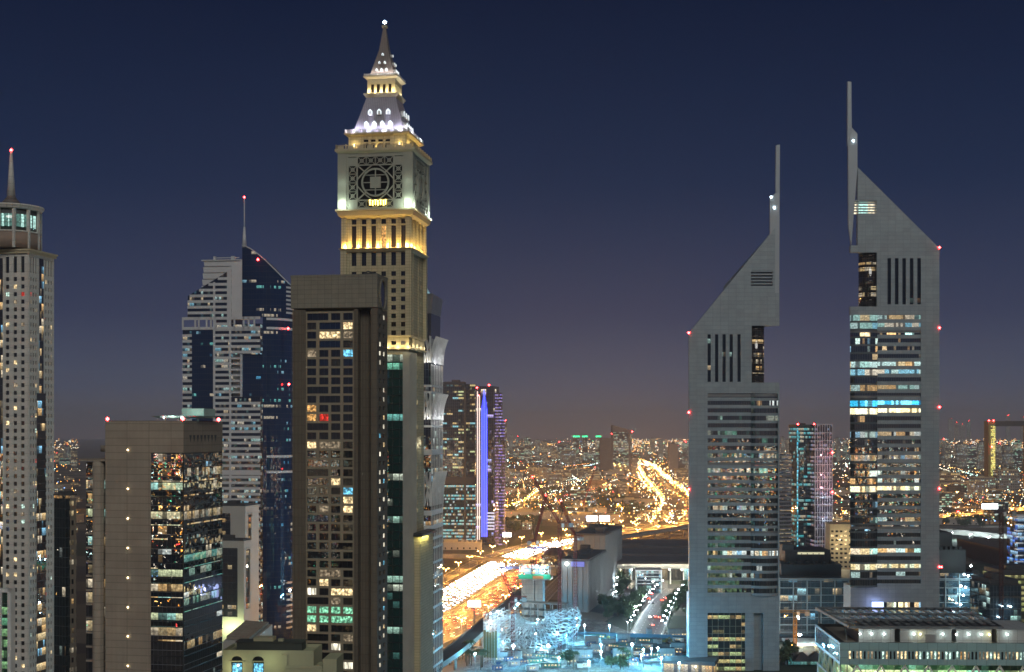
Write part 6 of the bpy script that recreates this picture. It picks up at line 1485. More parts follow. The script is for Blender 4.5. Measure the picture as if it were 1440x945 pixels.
for px, py in ((1128, 917), (1146, 917), (1164, 917), (1110, 918)): g = G(px, py+4); lampat(lp_s, g.x, g.y, 0, 0, 'orange lamp on the street below the crescent office', 'lamps below the crescent office', .7)
for px, py in ((1328, 725), (1345, 724), (1362, 722), (1380, 720), (1398, 718), (1416, 717), (1434, 715)): g = G(px, py, 9); lampat(lp_o, g.x, g.y-24, 0, 0, 'orange lamp added in front to light the right-hand flyover', 'lamps added to light the orange flyover')  # added lamps: brighten the outer parapet, which deck lamps cannot reach
for px, py in ((860, 752), (890, 748), (915, 744), (940, 740), (962, 735)): g = G(px, py, 9); lampat(lp_o, g.x, g.y, 9, 0, 'orange lamp on the flyover behind the exhibition hall', 'lamps on the hall flyover')
for px, py in ((1330, 748), (1356, 750), (1382, 753), (1408, 756), (1432, 759)): g = G(px, py, 9); lampat(lp_b, g.x, g.y-20, 0, 0, 'white lamp added in front to light the curving right-hand flyover', 'lamps added to light the white flyover')  # likewise added, to whiten the near side of this deck
for i in range(34):                                          # scattered lamps in the low city give it pools of light
    x0, x1, _ = R.choices(SECT, (.5, .12, .12, .25, .02))[0]; g = G(R.uniform(x0, x1), R.uniform(660, 738)); lampat(R.choice([lp_o, lp_o, lp_f]), g.x, g.y, 0, R.random()*3, 'orange lamp standing alone among the low houses', 'lamps in the low city')
# ================================================================== cars
def car(colr, lab, lights):
    mb = MB(); prof = [(-2.2, .35), (2.2, .35), (2.2, .75), (1.9, .85), (1.15, .95), (.55, 1.42), (-.95, 1.45), (-1.75, 1.0), (-2.2, .92)]
    mb.loft([(-.88, y, z_) for y, z_ in prof], [(.88, y, z_) for y, z_ in prof], 0)
    mb.box(-.78, .78, -1.55, -.2, 1.0, 1.36, 1); mb.loft([(-.74, 1.1, .98), (.74, 1.1, .98), (.70, .6, 1.38), (-.70, .6, 1.38)], [(-.74, 1.18, .98), (.74, 1.18, .98), (.70, .68, 1.38), (-.70, .68, 1.38)], 1)
    for x_ in (-.8, .8):
        for y_ in (-1.35, 1.35):
            n = 10; mb.loft([(x_-.1, y_+.33*math.cos(2*PI*k/n), .33+.33*math.sin(2*PI*k/n)) for k in range(n)], [(x_+.12, y_+.33*math.cos(2*PI*k/n), .33+.33*math.sin(2*PI*k/n)) for k in range(n)], 2)
    for x_ in (-.62, .62):
        if lights: mb.box(x_-.24, x_+.24, 2.2, 2.26, .55, .82, 3)
        mb.box(x_-.24, x_+.24, -2.26, -2.2, .62, .85, 4)
    return mb.mesh('car', [colr, M['dark'], M['roof'], HEAD, TAIL]), lab
HEAD = emit('headlight', (1, .93, .80), 75, True); TAIL = emit('taillight', (1, .05, .02), 60)
cp = [plain('car_white', (.7, .7, .7), .3, streak=False), plain('car_silver', (.35, .36, .38), .3, .5, streak=False), plain('car_black', (.02, .02, .025), .3, streak=False), plain('car_red', (.4, .03, .02), .3, streak=False)]
cars = [car(cp[0], 'white', True), car(cp[1], 'silver', True), car(cp[2], 'black', True), car(cp[3], 'red', True)]
pcars = [car(cp[0], 'white', False), car(cp[1], 'silver', False), car(cp[2], 'dark', False)]
def park(x, y, z_, a, k, lab, grp, lst):
    me, cn = lst[k]; o = link('car', me, None, (x, y, z_), a); tag(o, cn+' '+lab, 'car', cn+' '+grp)
hv = [s_ for s_ in HW if 560 < 720+F*s_[0].x/max(s_[0].y, 1) < 905 and s_[0].y > 850]
def lanes(o0, sp0, sp1, rev):
    for lane in range(8):
        acc = R.uniform(0, 20)
        for i in range(1, len(hv)):
            L_ = (hv[i][0]-hv[i-1][0]).length; t = acc
            while t < L_:
                p, r_, d = hv[i]; q = hv[i-1][0].lerp(p, t/L_)+r_*(o0+(lane-3.5)*4.1); yield (q.y, q.x, math.atan2(d.y, d.x)-PI/2+(PI if rev else 0), rev, t)
                t += R.uniform(sp0, sp1)
            acc = t-L_
allc = sorted(list(lanes(-21, 8.5, 20, True))+list(lanes(20, 15, 48, False))); allc = [c_ for c_ in allc if 608 < 720+F*c_[1]/c_[0] < 875]
for y_, x_, yaw, rev, _ in allc[:205]:
    park(x_, y_, .06, yaw, R.choices(range(4), (5, 3, 3, 1))[0], 'car with headlights on driving towards the viewer on the left carriageway' if rev else 'car with red tail lights driving away on the right carriageway', 'cars on the left carriageway' if rev else 'cars on the right carriageway', cars)
vs, fs, ms = [], [], []
src = [([v.co.copy() for v in me.vertices], [(tuple(p.vertices), p.material_index) for p in me.polygons]) for me, _ in cars[:3]]
bodies = [0, 5, 6]
for y_, x_, yaw, rev, _ in allc[205:]:
    k = R.randint(0, 2); T_ = Matrix.Translation((x_, y_, .06)) @ Matrix.Rotation(yaw, 4, 'Z'); n0 = len(vs); vs += [tuple(T_ @ v) for v in src[k][0]]
    for f_, m_ in src[k][1]: fs.append(tuple(n0+i for i in f_)); ms.append(bodies[k] if m_ == 0 else m_)
me = bpy.data.meshes.new('traffic'); me.from_pydata(vs, [], fs)
for mt in (cp[0], M['dark'], M['roof'], HEAD, TAIL, cp[1], cp[2]): me.materials.append(mt)
me.polygons.foreach_set('material_index', ms); tag(link('traffic', me), kind='stuff', label='dense far traffic on the bending highway')
for i in range(22):
    p, r_, d = R.choice(FS[:60]); s_ = R.choice([-1, 1]); q = p+r_*s_*R.uniform(5, 24); yaw = math.atan2(d.y, d.x)-PI/2; park(q.x, q.y, .06, yaw+(PI if s_ < 0 else 0), R.randint(0, 3), 'car on the glowing far highway', 'cars on the far highway', cars)
for k, (px, py) in enumerate(((913, 868), (921, 868), (926, 869), (930, 845), (936, 842), (917, 880))): g = G(px, py); park(g.x, g.y, .06, .2+(PI if k == 0 else 0), k % 4, 'car on the boulevard to the exhibition hall', 'cars on the boulevard', cars)
for row in range(4):
    for k in range(10):
        g = G(884, 850-row*7); x, y = g.x+k*3.1-8, g.y+k*.3
        if R.random() < .72: park(x, y, .04, R.choice([0, PI]), R.randint(0, 2), 'car parked in the lot before the exhibition hall', 'cars parked before the hall', pcars)
# ================================================================== trees
def leafmat(name, c_):
    m, nt, b = newmat(name); g = nt.nodes.new('ShaderNodeNewGeometry')
    nt.links.new(mixc(nt, noise(nt, g.outputs['Position'], .8, 2), tuple(x*.5 for x in c_)+(1,), tuple(x*1.6 for x in c_)+(1,)), b.inputs['Base Color']); b.inputs['Roughness'].default_value = .7; return m
LEAF = leafmat('leaves', (.045, .075, .03)); BARK = plain('bark', (.12, .09, .06), .9); PALM = leafmat('palm_leaves', (.05, .08, .035))
def tree_mesh(seed, h, cr):
    q = random.Random(seed); mb = MB(); cen = [Vector((q.uniform(-.5, .5)*cr, q.uniform(-.5, .5)*cr, h*.62+q.uniform(-.22, .3)*h)) for _ in range(8)]
    for c_ in cen:
        rr = q.uniform(.35, .6)*cr
        for _ in range(46):
            v = Vector((q.gauss(0, 1), q.gauss(0, 1), q.gauss(0, .75))); v.normalize(); p = c_+v*rr*q.uniform(.55, 1.05)
            a = Vector((q.gauss(0, 1), q.gauss(0, 1), q.gauss(0, 1))).normalized()*q.uniform(.3, .55); b_ = a.cross(v+Vector((.1, 0, 0))).normalized()*a.length
            mb.face([p-a-b_, p+a-b_, p+a+b_, p-a+b_], 0)
    tr = MB(); tr.cyl(0, 0, 0, h*.5, .28, .16, 8)
    for c_ in cen[:5]: tr.beam((0, 0, h*.38), c_, .14)
    return mb.mesh('crown', [LEAF]), tr.mesh('trunk', [BARK])
def palm_mesh(seed, h):
    q = random.Random(seed); mb = MB()
    for i in range(22):
        a0 = 2*PI*i/22+q.uniform(-.1, .1); up = q.uniform(-.1, .9); prev = None; L_ = 3.4
        for k in range(6):
            t = k/5; p = Vector((math.cos(a0)*L_*t, math.sin(a0)*L_*t, h+up*2*t-2.4*t*t)); wd = Vector((-math.sin(a0), math.cos(a0), 0))*(.55*math.sin(PI*min(t+.12, 1))+.05)
            if prev: mb.face([prev[0]-prev[1]-Vector((0, 0, .2)), prev[0], p, p-wd-Vector((0, 0, .2))], 0); mb.face([prev[0], prev[0]+prev[1]-Vector((0, 0, .2)), p+wd-Vector((0, 0, .2)), p], 0)
            prev = (p, wd)
    tr = MB(); tr.cyl(0, 0, 0, h, .26, .18, 8); return mb.mesh('crown', [PALM]), tr.mesh('trunk', [BARK])
TM = [tree_mesh(s_, h, c_) for s_, h, c_ in ((1, 8, 4.2), (2, 10, 5), (3, 7, 4.6), (4, 9, 3.8))]; PM = [palm_mesh(5, 8), palm_mesh(6, 10)]
def tree(x, y, sc, lab, grp, palm=False):
    r = empty('palm_tree' if palm else 'tree', (x, y, 0), R.random()*6, lab, 'palm tree' if palm else 'tree', grp); c_, t_ = R.choice(PM if palm else TM)
    r.scale = (sc, sc, sc*R.uniform(.85, 1.15)); link('crown', c_, r); link('trunk', t_, r)
def grove(pts, n, sx, sy, lab, grp, s0=.8, s1=1.3, palm=.0):
    for i in range(n):
        px, py = R.choice(pts); g = G(px+R.uniform(-sx, sx), py+R.uniform(-sy, sy))
        if clear(g.x, g.y, -34): pl = R.random() < palm; tree(g.x, g.y, R.uniform(s0, s1), ('palm' if pl else 'leafy tree')+' '+lab, ('palms ' if pl else 'trees ')+grp, pl)
grove([(855, 858), (868, 862), (880, 858), (893, 860), (862, 866), (885, 870)], 44, 8, 5, 'in the dark grove beside the boulevard', 'in the grove by the boulevard', palm=.2)
grove([(938, 868), (946, 858), (955, 848), (962, 868), (965, 840)], 26, 6, 6, 'right of the boulevard to the hall', 'right of the boulevard', palm=.3)
grove([(905, 842), (898, 850), (872, 836), (880, 828)], 14, 5, 5, 'around the car park before the hall', 'around the car park')
grove([(800, 935), (790, 940), (812, 942), (860, 938), (877, 940)], 12, 8, 3, 'at the front edge of the building site', 'at the front edge of the site', .8, 1.1, .5)
grove([(1113, 928), (1110, 932), (1102, 934)], 4, 3, 2, 'by the orange street below the crescent office', 'below the crescent office', 1, 1.4)
grove([(722, 690), (760, 695), (800, 688), (830, 700), (850, 712), (730, 716), (780, 722), (820, 718)], 90, 26, 8, 'among the villas left of the glowing highway', 'among the villas', 1, 1.6)
grove([(640, 735), (655, 755), (700, 750), (720, 742)], 26, 14, 8, 'on the green strip left of the highway', 'on the green strip', 1, 1.5)
grove([(1340, 736), (1370, 738), (1400, 734), (1425, 740)], 34, 14, 4, 'between the two right-hand flyovers', 'between the flyovers', 1, 1.6)
g0 = [(645, 925), (652, 930), (660, 935), (640, 935), (672, 940)]
for i, (px, py) in enumerate(g0*3): g = G(px+R.uniform(-8, 8), py+R.uniform(-3, 4)); tree(g.x, g.y, R.uniform(.9, 1.3), 'palm under the metro viaduct at the edge of the building site', 'palms under the viaduct', True)
mb = MB(); q = random.Random(9)
for (xa, xb, ya, yb, n) in ((706, 862, 644, 654, 2600), (1322, 1440, 652, 668, 1600), (706, 760, 733, 742, 300), (1097, 1196, 650, 672, 700), (860, 905, 706, 722, 250)):
    for i in range(n):
        g = G(q.uniform(xa, xb), q.uniform(ya, yb)); s_ = q.uniform(2.2, 4.5); p = Vector((g.x, g.y, q.uniform(1, 10)))
        if not clear(g.x, g.y, -34): continue
        for k in range(2):
            a = Vector((q.gauss(0, 1), q.gauss(0, 1), q.gauss(0, 1))).normalized()*s_*.6; b_ = a.cross(Vector((q.gauss(0, 1), q.gauss(0, 1), 1))).normalized()*s_*.6
            mb.face([p-a-b_, p+a-b_, p+a+b_, p-a+b_])
tag(mb.build('distant_woods', LEAF), kind='stuff', label='dark belts of trees across the far city')
# ================================================================== building site
def sitemat():
    m, nt, b = newmat('site_gravel'); g = nt.nodes.new('ShaderNodeNewGeometry')
    k = mth(nt, 'MULTIPLY', noise(nt, g.outputs['Position'], .09, 6, .75), noise(nt, g.outputs['Position'], .5, 5, .7))
    nt.links.new(ramp(nt, k, [(.16, (.04, .045, .05)), (.25, (.13, .13, .12)), (.36, (.30, .29, .27))]), b.inputs['Base Color']); b.inputs['Roughness'].default_value = .95; return m
mb = MB(); pl = [G(640, 960), G(700, 872), G(745, 862), G(845, 872), G(900, 895), G(1000, 898), G(1010, 960)]
mb.face([(p.x, p.y, .02) for p in pl]); tag(mb.build('site_ground', sitemat()), kind='structure')
mb = MB(); a = G(865, 826); mb.face([(a.x-30, a.y-110, .03), (a.x+34, a.y-110, .03), (a.x+60, a.y+110, .03), (a.x-10, a.y+110, .03)]); tag(mb.build('car_park', ASPHL), kind='structure')
for k in range(3): g = G(884, 850-k*11); lampat(lp_w, g.x-12, g.y+8, 0, 0, 'white lamp in the car park before the hall', 'car park lamps')
STW = plain('white_steelwork', (.58, .64, .68), .5, .2, streak=False); CONS = plain('raw_concrete', (.34, .36, .36), .85, joints=(4, 3)); NET = plain('scaffold_netting', (.16, .16, .08), .9)
c0 = P(748, 892, 872); r = empty('ring_building_under_construction', (c0.x, c0.y, 0), math.radians(-24), 'half-built ring-shaped building of white diagonal steelwork, flooded with white light', 'building site')
A_, B_, rm = 21, 17, 9.5; zc = 25; nU, nV = 44, 13; mb = MB()
def tp(i, j):
    t = 2*PI*i/nU; s_ = 2*PI*j/nV; k = rm*(1.15-.25*math.sin(t)); return Vector(((A_+k*math.cos(s_))*math.cos(t), k*.95*math.sin(s_)*1.2, zc+(B_+k*.8*math.cos(s_))*math.sin(t)*.82))
for i in range(nU):
    t = 2*PI*i/nU
    if math.sin(t) > (.30 if math.cos(t) > 0 else .05)+.12*math.sin(i*2.3): continue
    for j in range(nV):
        if R.random() < .06: continue
        a = tp(i, j)
        if a.z < .5: continue
        mb.beam(a, tp(i+1, j+1), .42); mb.beam(a, tp(i+1, j-1), .42)
        if i % 3 == 0: mb.beam(a, tp(i, j+1), .5)
        if j % 4 == 0: mb.beam(a, tp(i+1, j), .4)
mb.build('diagrid', STW, r)
mb = MB()
for k in range(7): z_ = 3+k*4.6; w_ = 21-abs(k-3)*1.2; mb.box(-w_-2, w_+1, 9, 19, z_, z_+.4)
for x_ in range(-20, 21, 5): mb.box(x_-.3, x_+.3, 9.3, 10, 0, 30); mb.box(x_-.3, x_+.3, 18, 18.7, 0, 30)
mb.build('floor_slabs', CONS, r)
for k in range(80): pass
mb = MB()
for k in range(120): x_, y_ = R.uniform(-30, 30), R.uniform(-16, -8); z_ = R.uniform(.5, 9)*R.random(); mb.beam((x_, y_, z_), (x_+R.uniform(-5, 5), y_+R.uniform(-2, 2), z_+R.uniform(-.4, 1.5)), .2)
for k in range(9): x_ = -28+k*7; mb.beam((x_, -12, 0), (x_, -12, 11), .25); mb.beam((x_, -12, 5), (x_+7, -12, 5), .2); mb.beam((x_, -12, 10.5), (x_+7, -12, 10.5), .2)
mb.build('falsework', STW, r)
r = empty('lift_core', tuple(P(748, 935).xy)+(0,), math.radians(-10), 'concrete core with a green-edged work platform on top, behind the ring', 'building site')
Z = lambda py, D=935: CZ-(py-HZ)/F*D
mb = MB(); mb.box(-7, 1.5, 0, 8, 0, Z(814)); mb.box(2, 7.2, 0, 9, 0, Z(814)); mb.build('core_wall', CONS, r)
mb = MB(); mb.box(-8.5, 12.5, -2.5, 10, Z(815), Z(812)); mb.build('platform', M['steel'], r)
MB().box(-8.8, 12.8, -2.9, -2.5, Z(813.5), Z(807)).build('green_guard', plain('green_sheet', (.02, .30, .16), .6, streak=False), r); MB().box(1, 8, -3.05, -2.92, Z(813), Z(809)).build('orange_banner', plain('orange_sheet', (.45, .16, .05), .7, streak=False), r)
mb = MB()
for k in range(9): x_ = -8+k*2.4; mb.beam((x_, -2, Z(812)), (x_, -2, Z(795)), .25); mb.beam((x_, 7, Z(812)), (x_, 7, Z(795)), .25)
for zq in (803, 798, 795): mb.beam((-8, -2, Z(zq)), (11, -2, Z(zq)), .22); mb.beam((-8, 7, Z(zq)), (11, 7, Z(zq)), .22)
mb.box(-5, -1, 0, 5, Z(812), Z(800)); mb.box(2, 7, 1, 6, Z(812), Z(797)); mb.build('formwork', STW, r)
for x_, z_ in ((-6, 800), (4, 795), (9, 802)): MB().octa((x_, -3.4, Z(z_)), .45).build('floodlight', M['site_white'], r); lamp(r, (x_, -5.5, Z(z_)), 3000, (.5, .88, 1), .4)
for i, (px, py, D, w_, hh, lab) in enumerate(((680, 900, 860, 8.5, 24, 'scaffold tower wrapped in olive netting left of the ring'), (693, 886, 880, 6, 27, 'smaller scaffold tower of bare tubes beside the netted one'))):
    g = P(px, D); r = empty('scaffold_tower', (g.x, g.y, 0), -.2, lab, 'scaffolding', 'scaffold towers'); mb = MB()
    n = int(w_/1.7)
    for a in range(n+1):
        for y_ in (0, w_): mb.beam((a*w_/n, y_, 0), (a*w_/n, y_, hh+R.uniform(0, 4)), .16)
        mb.beam((0, a*w_/n, 0), (0, a*w_/n, hh), .16); mb.beam((w_, a*w_/n, 0), (w_, a*w_/n, hh), .16)
    for k in range(int(hh/2)):
        z_ = 2+k*2; mb.beam((0, 0, z_), (w_, 0, z_), .14); mb.beam((w_, 0, z_), (w_, w_, z_), .14); mb.beam((0, w_, z_), (w_, w_, z_), .14); mb.beam((0, 0, z_), (0, w_, z_), .14); mb.beam((0, 0, z_), (w_, 0, z_+2), .12)
    for k in range(30): a = Vector((R.uniform(-2, w_+2), R.uniform(0, w_), hh+R.uniform(-1, 5))); mb.beam(a, a+Vector((R.uniform(-3, 3), R.uniform(-2, 2), R.uniform(-1, 2))), .14)
    mb.build('tubes', STW, r)
    if i == 0:
        mb = MB()
        for k in range(5): mb.box(.1+k*w_/5, .1+k*w_/5+w_/5-.25, -.2, -.1, 3, hh-4-R.uniform(0, 2))
        mb.build('netting', NET, r)
    lamp(r, (w_/2, -3, hh+1), 3500, (.7, .93, 1), .4); MB().octa((w_/2, -1, hh+1.5), .5).build('floodlight', M['site_white'], r)
# ---- tower cranes
CRED = plain('crane_red', (.20, .035, .035), .6, .2, streak=False); CYEL = plain('crane_yellow', (.30, .18, .03), .6, .2, streak=False)
def lat(mb, a, b_, w_, seg, t=.16):
    a = Vector(a); b_ = Vector(b_); d = (b_-a); L_ = d.length; d.normalize(); u_ = d.cross(Vector((0, 0, 1)));
    if u_.length < .05: u_ = Vector((1, 0, 0))
    u_.normalize(); v_ = u_.cross(d).normalized(); n = max(2, int(L_/seg)); cs = [(-1, -1), (1, -1), (1, 1), (-1, 1)]
    P_ = lambda k, c_: a+d*(L_*k/n)+u_*c_[0]*w_/2+v_*c_[1]*w_/2
    for c_ in cs: mb.beam(P_(0, c_), P_(n, c_), t*1.5)
    for k in range(n):
        for q in range(4): c1, c2 = cs[q], cs[(q+1) % 4]; mb.beam(P_(k, c1), P_(k+1, c2) if k % 2 else P_(k+1, c1), t) if False else mb.beam(P_(k, c1 if k % 2 else c2), P_(k+1, c2 if k % 2 else c1), t); mb.beam(P_(k+1, c1), P_(k+1, c2), t)
def crane(px, D, top, jl, ang, az, lab, mt=None, flat=False, base_z=0):
    mt = mt or CRED; g = P(px, D); h = CZ-(top-HZ)/F*D; r = empty('tower_crane', (g.x, g.y, base_z), 0, lab, 'crane', 'tower cranes'); h -= base_z
    mb = MB(); lat(mb, (0, 0, 0), (0, 0, h), 1.9, 2.2, .17); mb.build('mast', mt, r); d = Vector((math.cos(az), math.sin(az), 0))
    mb = MB(); lat(mb, (0, 0, h+1), Vector((0, 0, h+1))+d*jl*math.cos(ang)+Vector((0, 0, jl*math.sin(ang))), 1.3, 2.0, .14); mb.build('jib', mt, r)
    mb = MB(); lat(mb, (0, 0, h+1), Vector((0, 0, h+1))-d*9, 1.5, 2.0, .14); mb.build('counter_jib', mt, r)
    tip = Vector((0, 0, h+1))+d*jl*math.cos(ang)+Vector((0, 0, jl*math.sin(ang))); apx = Vector((0, 0, h+9))-d*2
    mb = MB(); mb.beam((0, 0, h+1), apx, .4); mb.beam(apx, tip, .12); mb.beam(apx, Vector((0, 0, h+1.5))-d*8.5, .12); mb.beam(tip, tip-Vector((0, 0, h*.35)), .08); mb.build('pendant_lines', M['darksteel'], r)
    mb = MB(); c_ = -d*7.5; mb.box(c_.x-1.3, c_.x+1.3, c_.y-1.3, c_.y+1.3, h-1.5, h+1); mb.build('counterweight', CONS, r)
    mb = MB(); mb.box(1.1, 2.8, -1.2, .6, h-1.6, h+.8); mb.build('cab', M['white_paint'], r); beacon(r, tuple(tip), .6); return r
crane(721, 870, 842, 15, math.radians(66), math.radians(160), 'short red crane with a steep jib left of the ring building')
crane(787, 878, 738, 34, math.radians(58), math.radians(200), 'tallest red crane, its mast right in front of the ring building')
crane(809, 955, 756, 30, math.radians(50), math.radians(120), 'red crane whose mast stands before the grey ribbed building')
crane(752, 965, 762, 34, math.radians(62), math.radians(60), 'red crane standing just behind the green work platform')
crane(822, 2350, 705, 60, math.radians(66), math.radians(40), 'far red crane among the villas in front of the tree belt')
crane(1118, 905, 862, 16, 0, math.radians(170), 'small yellow crane in front of the crescent office', CYEL)
crane(1408, 880, 722, 26, 0, math.radians(175), 'dark red crane mast before the offices at the right edge', plain('crane_dark', (.06, .02, .02), .7))
# ---- floodlight poles
FLP = [(684, 868), (722, 908), (746, 846), (771, 908), (812, 880), (811, 869), (822, 879), (857, 880), (797, 894), (845, 916), (889, 906), (905, 913), (916, 912), (925, 911), (930, 925), (902, 921), (668, 919), (786, 925), (735, 850), (845, 906), (763, 880), (706, 885), (955, 932), (828, 930)]
for i, (px, py) in enumerate(FLP):
    z_ = 11.0; D = F*(CZ-z_)/(py-HZ)
    g = P(px, D); r = empty('floodlight_pole', (g.x, g.y, 0), 0, 'white floodlight on a pole on the building site', 'floodlight', 'building site floodlights')
    mb = MB(); mb.cyl(0, 0, 0, z_-.3, .14, .10, 6); mb.beam((-.9, 0, z_-.4), (.9, 0, z_-.4), .15); mb.build('pole', M['steel'], r)
    MB().octa((0, -.3, z_), .95 if i in (1, 3, 4, 10) else .6).build('lamp_head', emit('flood_head', (.7, .93, 1), 60) if i == 0 else bpy.data.materials['flood_head'], r)
    lamp(r, (0, -1.2, z_), 48000 if i in (1, 3, 4, 10, 2) else 24000, (.12, .60, 1) if i % 3 else (.4, .85, 1), .5)
# ---- site cabins, containers, stacks, wall
def cabin(w_, d_, h, mt):
    mb = MB(); mb.box(0, w_, 0, d_, 0, h, 0); mb.box(-.15, w_+.15, -.15, d_+.15, h, h+.15, 1); mb.box(.6, 1.5, -.05, 0, 0, 2.0, 2)
    for k in range(int(w_/2)-1): mb.box(2.2+k*2, 3.3+k*2, -.05, 0, 1.0, 1.9, 3)
    for k in range(int(w_/.6)): mb.box(k*.6, k*.6+.12, d_, d_+.04, 0, h, 0)
    return mb.mesh('site_cabin', [mt, M['roof'], M['steel'], M['warm']])
cab = [('white', cabin(7, 3, 2.7, M['white_paint'])), ('blue', cabin(6, 2.5, 2.6, plain('blue_container', (.05, .12, .25), .6))), ('grey', cabin(9, 3, 5.4, CONS)), ('teal', cabin(12, 2.5, 2.6, plain('teal_container', (.05, .25, .22), .6)))]
for i in range(70):
    px, py = R.choice([(R.uniform(800, 968), R.uniform(890, 940)), (R.uniform(690, 800), R.uniform(918, 943)), (R.uniform(820, 968), R.uniform(900, 925))]); g = G(px, py); n_, me = R.choice(cab)
    o = link('site_cabin', me, None, (g.x, g.y, .03), R.choice([0, .1, 1.6, -.3])); tag(o, n_+' site cabin or container standing on the floodlit building site', 'cabin', n_+' cabins on the building site')
def stackm():
    mb = MB()
    for k in range(14): a = Vector((0, k*.22, .1+.2*(k % 3))); mb.beam(a, a+Vector((6, R.uniform(-.2, .2), 0)), .18, m=0)
    for k in range(5): mb.box(7, 8.4, k*1.0, k*1.0+.8, 0, .5+.25*(k % 3), 1)
    return mb.mesh('material_stack', [M['steel'], CONS])
sm_ = stackm()
for i in range(46): g = G(R.uniform(700, 965), R.uniform(893, 942)); o = link('material_stack', sm_, None, (g.x, g.y, .03), R.uniform(0, 3)); tag(o, 'stack of steel bars and blocks lying on the building site', 'material stack', 'stacks on the building site')
def excavator(px, py, az, lab):
    g = G(px, py); r = empty('excavator', (g.x, g.y, .03), az, lab, 'excavator', 'excavators'); mb = MB(); mb.box(-1.5, -.9, -2, 2, 0, .9); mb.box(.9, 1.5, -2, 2, 0, .9); mb.build('tracks', M['roof'], r)
    mb = MB(); mb.box(-1.3, 1.3, -1.9, 1.3, 1, 2.1); mb.box(-1.2, -.1, .1, 1.5, 2.1, 3.1); mb.build('body', CYEL, r); mb = MB(); mb.beam((.5, 1, 1.8), (.5, 4, 4.6), .5); mb.beam((.5, 4, 4.6), (.5, 6, 2.2), .4); mb.box(.0, 1.0, 5.6, 6.6, 1.2, 2.2); mb.build('arm', CYEL, r)
excavator(860, 905, .6, 'yellow excavator left of the brightest floodlights on the site'); excavator(880, 930, 2.2, 'yellow excavator near the front of the building site'); excavator(935, 905, 4, 'yellow excavator near the boulevard end of the site')
mb = MB(); a, b_ = G(795, 893), G(1000, 900)
mb.beam((a.x, a.y, 1.3), (b_.x, b_.y, 1.3), .15, 2.6); tag(mb.build('site_hoarding', plain('blue_hoarding', (.10, .22, .32), .6)), 'long blue hoarding along the back of the building site', 'hoarding')
mb = MB(); a, b_ = G(945, 915), G(1000, 912); mb.beam((a.x, a.y, 1.5), (b_.x, b_.y, 1.5), .15, 3); tag(mb.build('site_hoarding', plain('green_hoarding', (.02, .30, .20), .6)), 'green hoarding at the right edge of the building site', 'hoarding')
g = G(905, 945); r = empty('pavilion', (g.x, g.y, 0), -.25, 'low dark roofed pavilion at the bottom of the building site', 'pavilion')
mb = MB(); mb.loft([(0, 0, 6), (42, -6, 6), (42, 14, 6), (10, 20, 6)], [(0, 0, 6.5), (42, -6, 8.5), (42, 14, 8.5), (10, 20, 6.5)]); mb.build('roof', M['roof'], r); mb = MB(); mb.box(12, 41, -3, 12, 0, 6); mb.build('glazing', facade('pav', 2, 6, 1.4, WARM, 1.1, mu=.08), r); lamp(r, (30, -8, 4), 1500, (1, .8, .45), .4)
# tent canopy by the silver tower
g = G(1128, 938); r = empty('tent_canopy', (g.x, g.y, 0), 0, 'dark pointed tent canopy with teal ribs at the foot of the shorter silver tower', 'canopy'); mb = MB()
for k in range(2): cx_ = 8*k; mb.loft([(cx_-6, -5, 4), (cx_+6, -5, 4), (cx_+6, 5, 4), (cx_-6, 5, 4)], [(cx_-.4, -.4, 9), (cx_+.4, -.4, 9), (cx_+.4, .4, 9), (cx_-.4, .4, 9)])
mb.box(-8, 20, 6, 20, 0, 5.5); mb.build('roof', M['darksteel'], r); MB().box(-7, 18, 5.6, 5.9, .5, 4.8).build('lit_panel', facade('tent', 2, 6, 1.2, [(.2, .7, .7), (.4, 1, .9)], .8, mu=.1), r)
# ================================================================== billboards, gantries
def board(px, py, w_, h, D, lab, colr=(1, .97, .9), s_=7):
    g = P(px, D, py); r = empty('billboard', (g.x, g.y, 0), 0, lab, 'billboard', 'lit billboards'); MB().box(-w_/2, w_/2, -.2, 0, g.z-h/2, g.z+h/2).build('screen', emit('screen_'+str(px), colr, s_, False), r)
    mb = MB(); mb.box(-w_/2-.4, w_/2+.4, .02, .8, g.z-h/2-.4, g.z+h/2+.4); mb.box(-.6, .6, .1, 1, 0, g.z-h/2); mb.build('frame_and_post', M['darksteel'], r); lamp(r, (0, -7, g.z), 5000, (1, .95, .85), 2)
board(667, 849, 9, 4.4, 1020, 'blank white lit billboard at the edge of the orange highway'); board(832.5, 729, 15, 8, 2080, 'left of the two bright screens beyond the highway bend', (.95, .97, 1)); board(850, 729, 15, 8, 2080, 'right of the two bright screens beyond the highway bend', (.95, .97, 1))
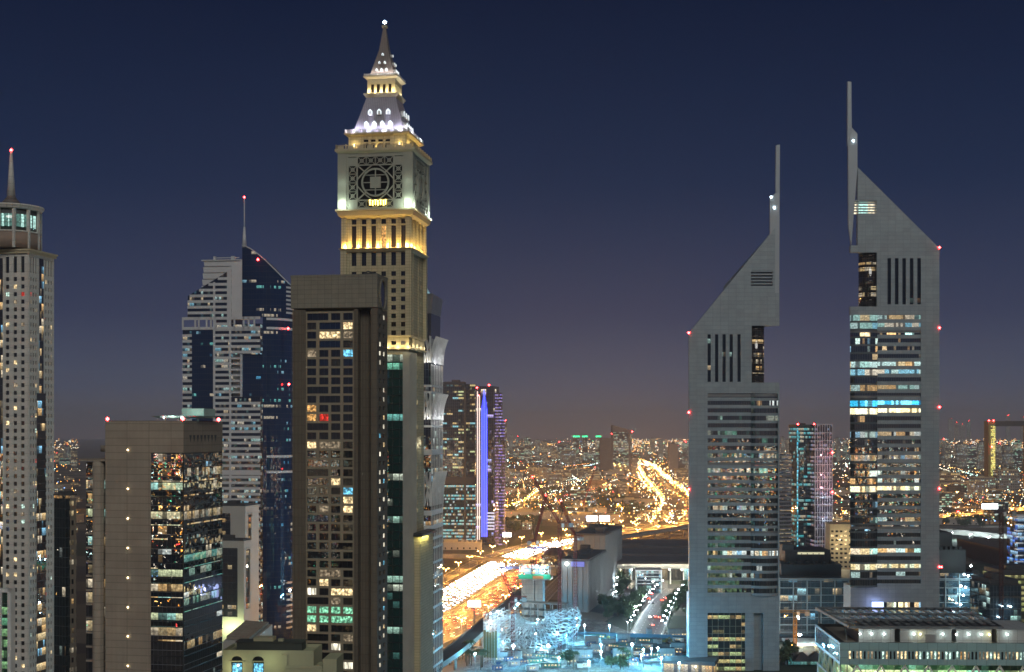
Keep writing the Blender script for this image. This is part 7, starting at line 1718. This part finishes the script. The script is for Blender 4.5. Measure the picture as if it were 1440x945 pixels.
board(898, 706.5, 20, 9, 2700, 'single white billboard left of the far highway'); board(1392, 712, 24, 8, 2120, 'wide white billboard below the golden frame', (.9, 1, 1), 5); board(713, 752, 10, 5, 1700, 'small white sign at the foot of the neon tower')
def gantry(px, py, D, w_, lab):
    g = P(px, D, py); r = empty('road_sign_gantry', (g.x, g.y, 0), math.radians(-12), lab, 'road sign', 'blue road signs'); mb = MB(); mb.box(-w_/2-1, -w_/2-.6, 0, .4, 0, g.z+2.5); mb.box(w_/2+.6, w_/2+1, 0, .4, 0, g.z+2.5); mb.box(-w_/2-1, w_/2+1, .1, .5, g.z-.3, g.z+.3); mb.build('gantry_frame', M['steel'], r)
    n = 3
    for k in range(n): x0 = -w_/2+w_*k/n+.3; x1 = -w_/2+w_*(k+1)/n-.3; o = MB().box(x0, x1, -.15, .05, g.z-1.9, g.z+1.9).build('sign_panel', plain('sign_blue', (.03, .10, .42), .5, streak=False), r)
    lamp(r, (0, -5, g.z), 2600, (.8, .9, 1), .4)
gantry(716, 799, 1440, 22, 'nearer row of blue road signs over the bright highway'); gantry(755, 771, 1680, 24, 'farther row of blue road signs over the highway bend')
rg = [o for o in S.objects if o.name.startswith('ring_building')][0]
for x_, y_, z_, p_ in ((-22, -14, 26, 9000), (-6, -13, 30, 9000), (12, -13, 6, 12000), (22, -12, 16, 9000), (-14, -13, 8, 12000), (4, 0, 22, 7000), (-27, -8, 16, 7000), (0, 6, 12, 9000)):
    MB().octa((x_, y_, z_), .5).build('work_light', M['site_white'], rg); lamp(rg, (x_, y_-.9, z_), p_*.35, (.35, .8, 1), .4)
# ------------------------------------------------------------------ haze
def haze():
    mb = MB(); mb.box(-21000, 21000, -8000, 23000, -2, 420); m = bpy.data.materials.new('haze'); m.use_nodes = True
    nt = m.node_tree; nt.nodes.clear(); o = nt.nodes.new('ShaderNodeOutputMaterial'); v = nt.nodes.new('ShaderNodeVolumePrincipled')
    v.inputs['Color'].default_value = (.76, .81, .97, 1); v.inputs['Density'].default_value = HAZE; nt.links.new(v.outputs[0], o.inputs['Volume'])
    m.cycles.homogeneous_volume = True
    tag(mb.build('haze', m), kind='stuff')
HAZE = .00008
haze()
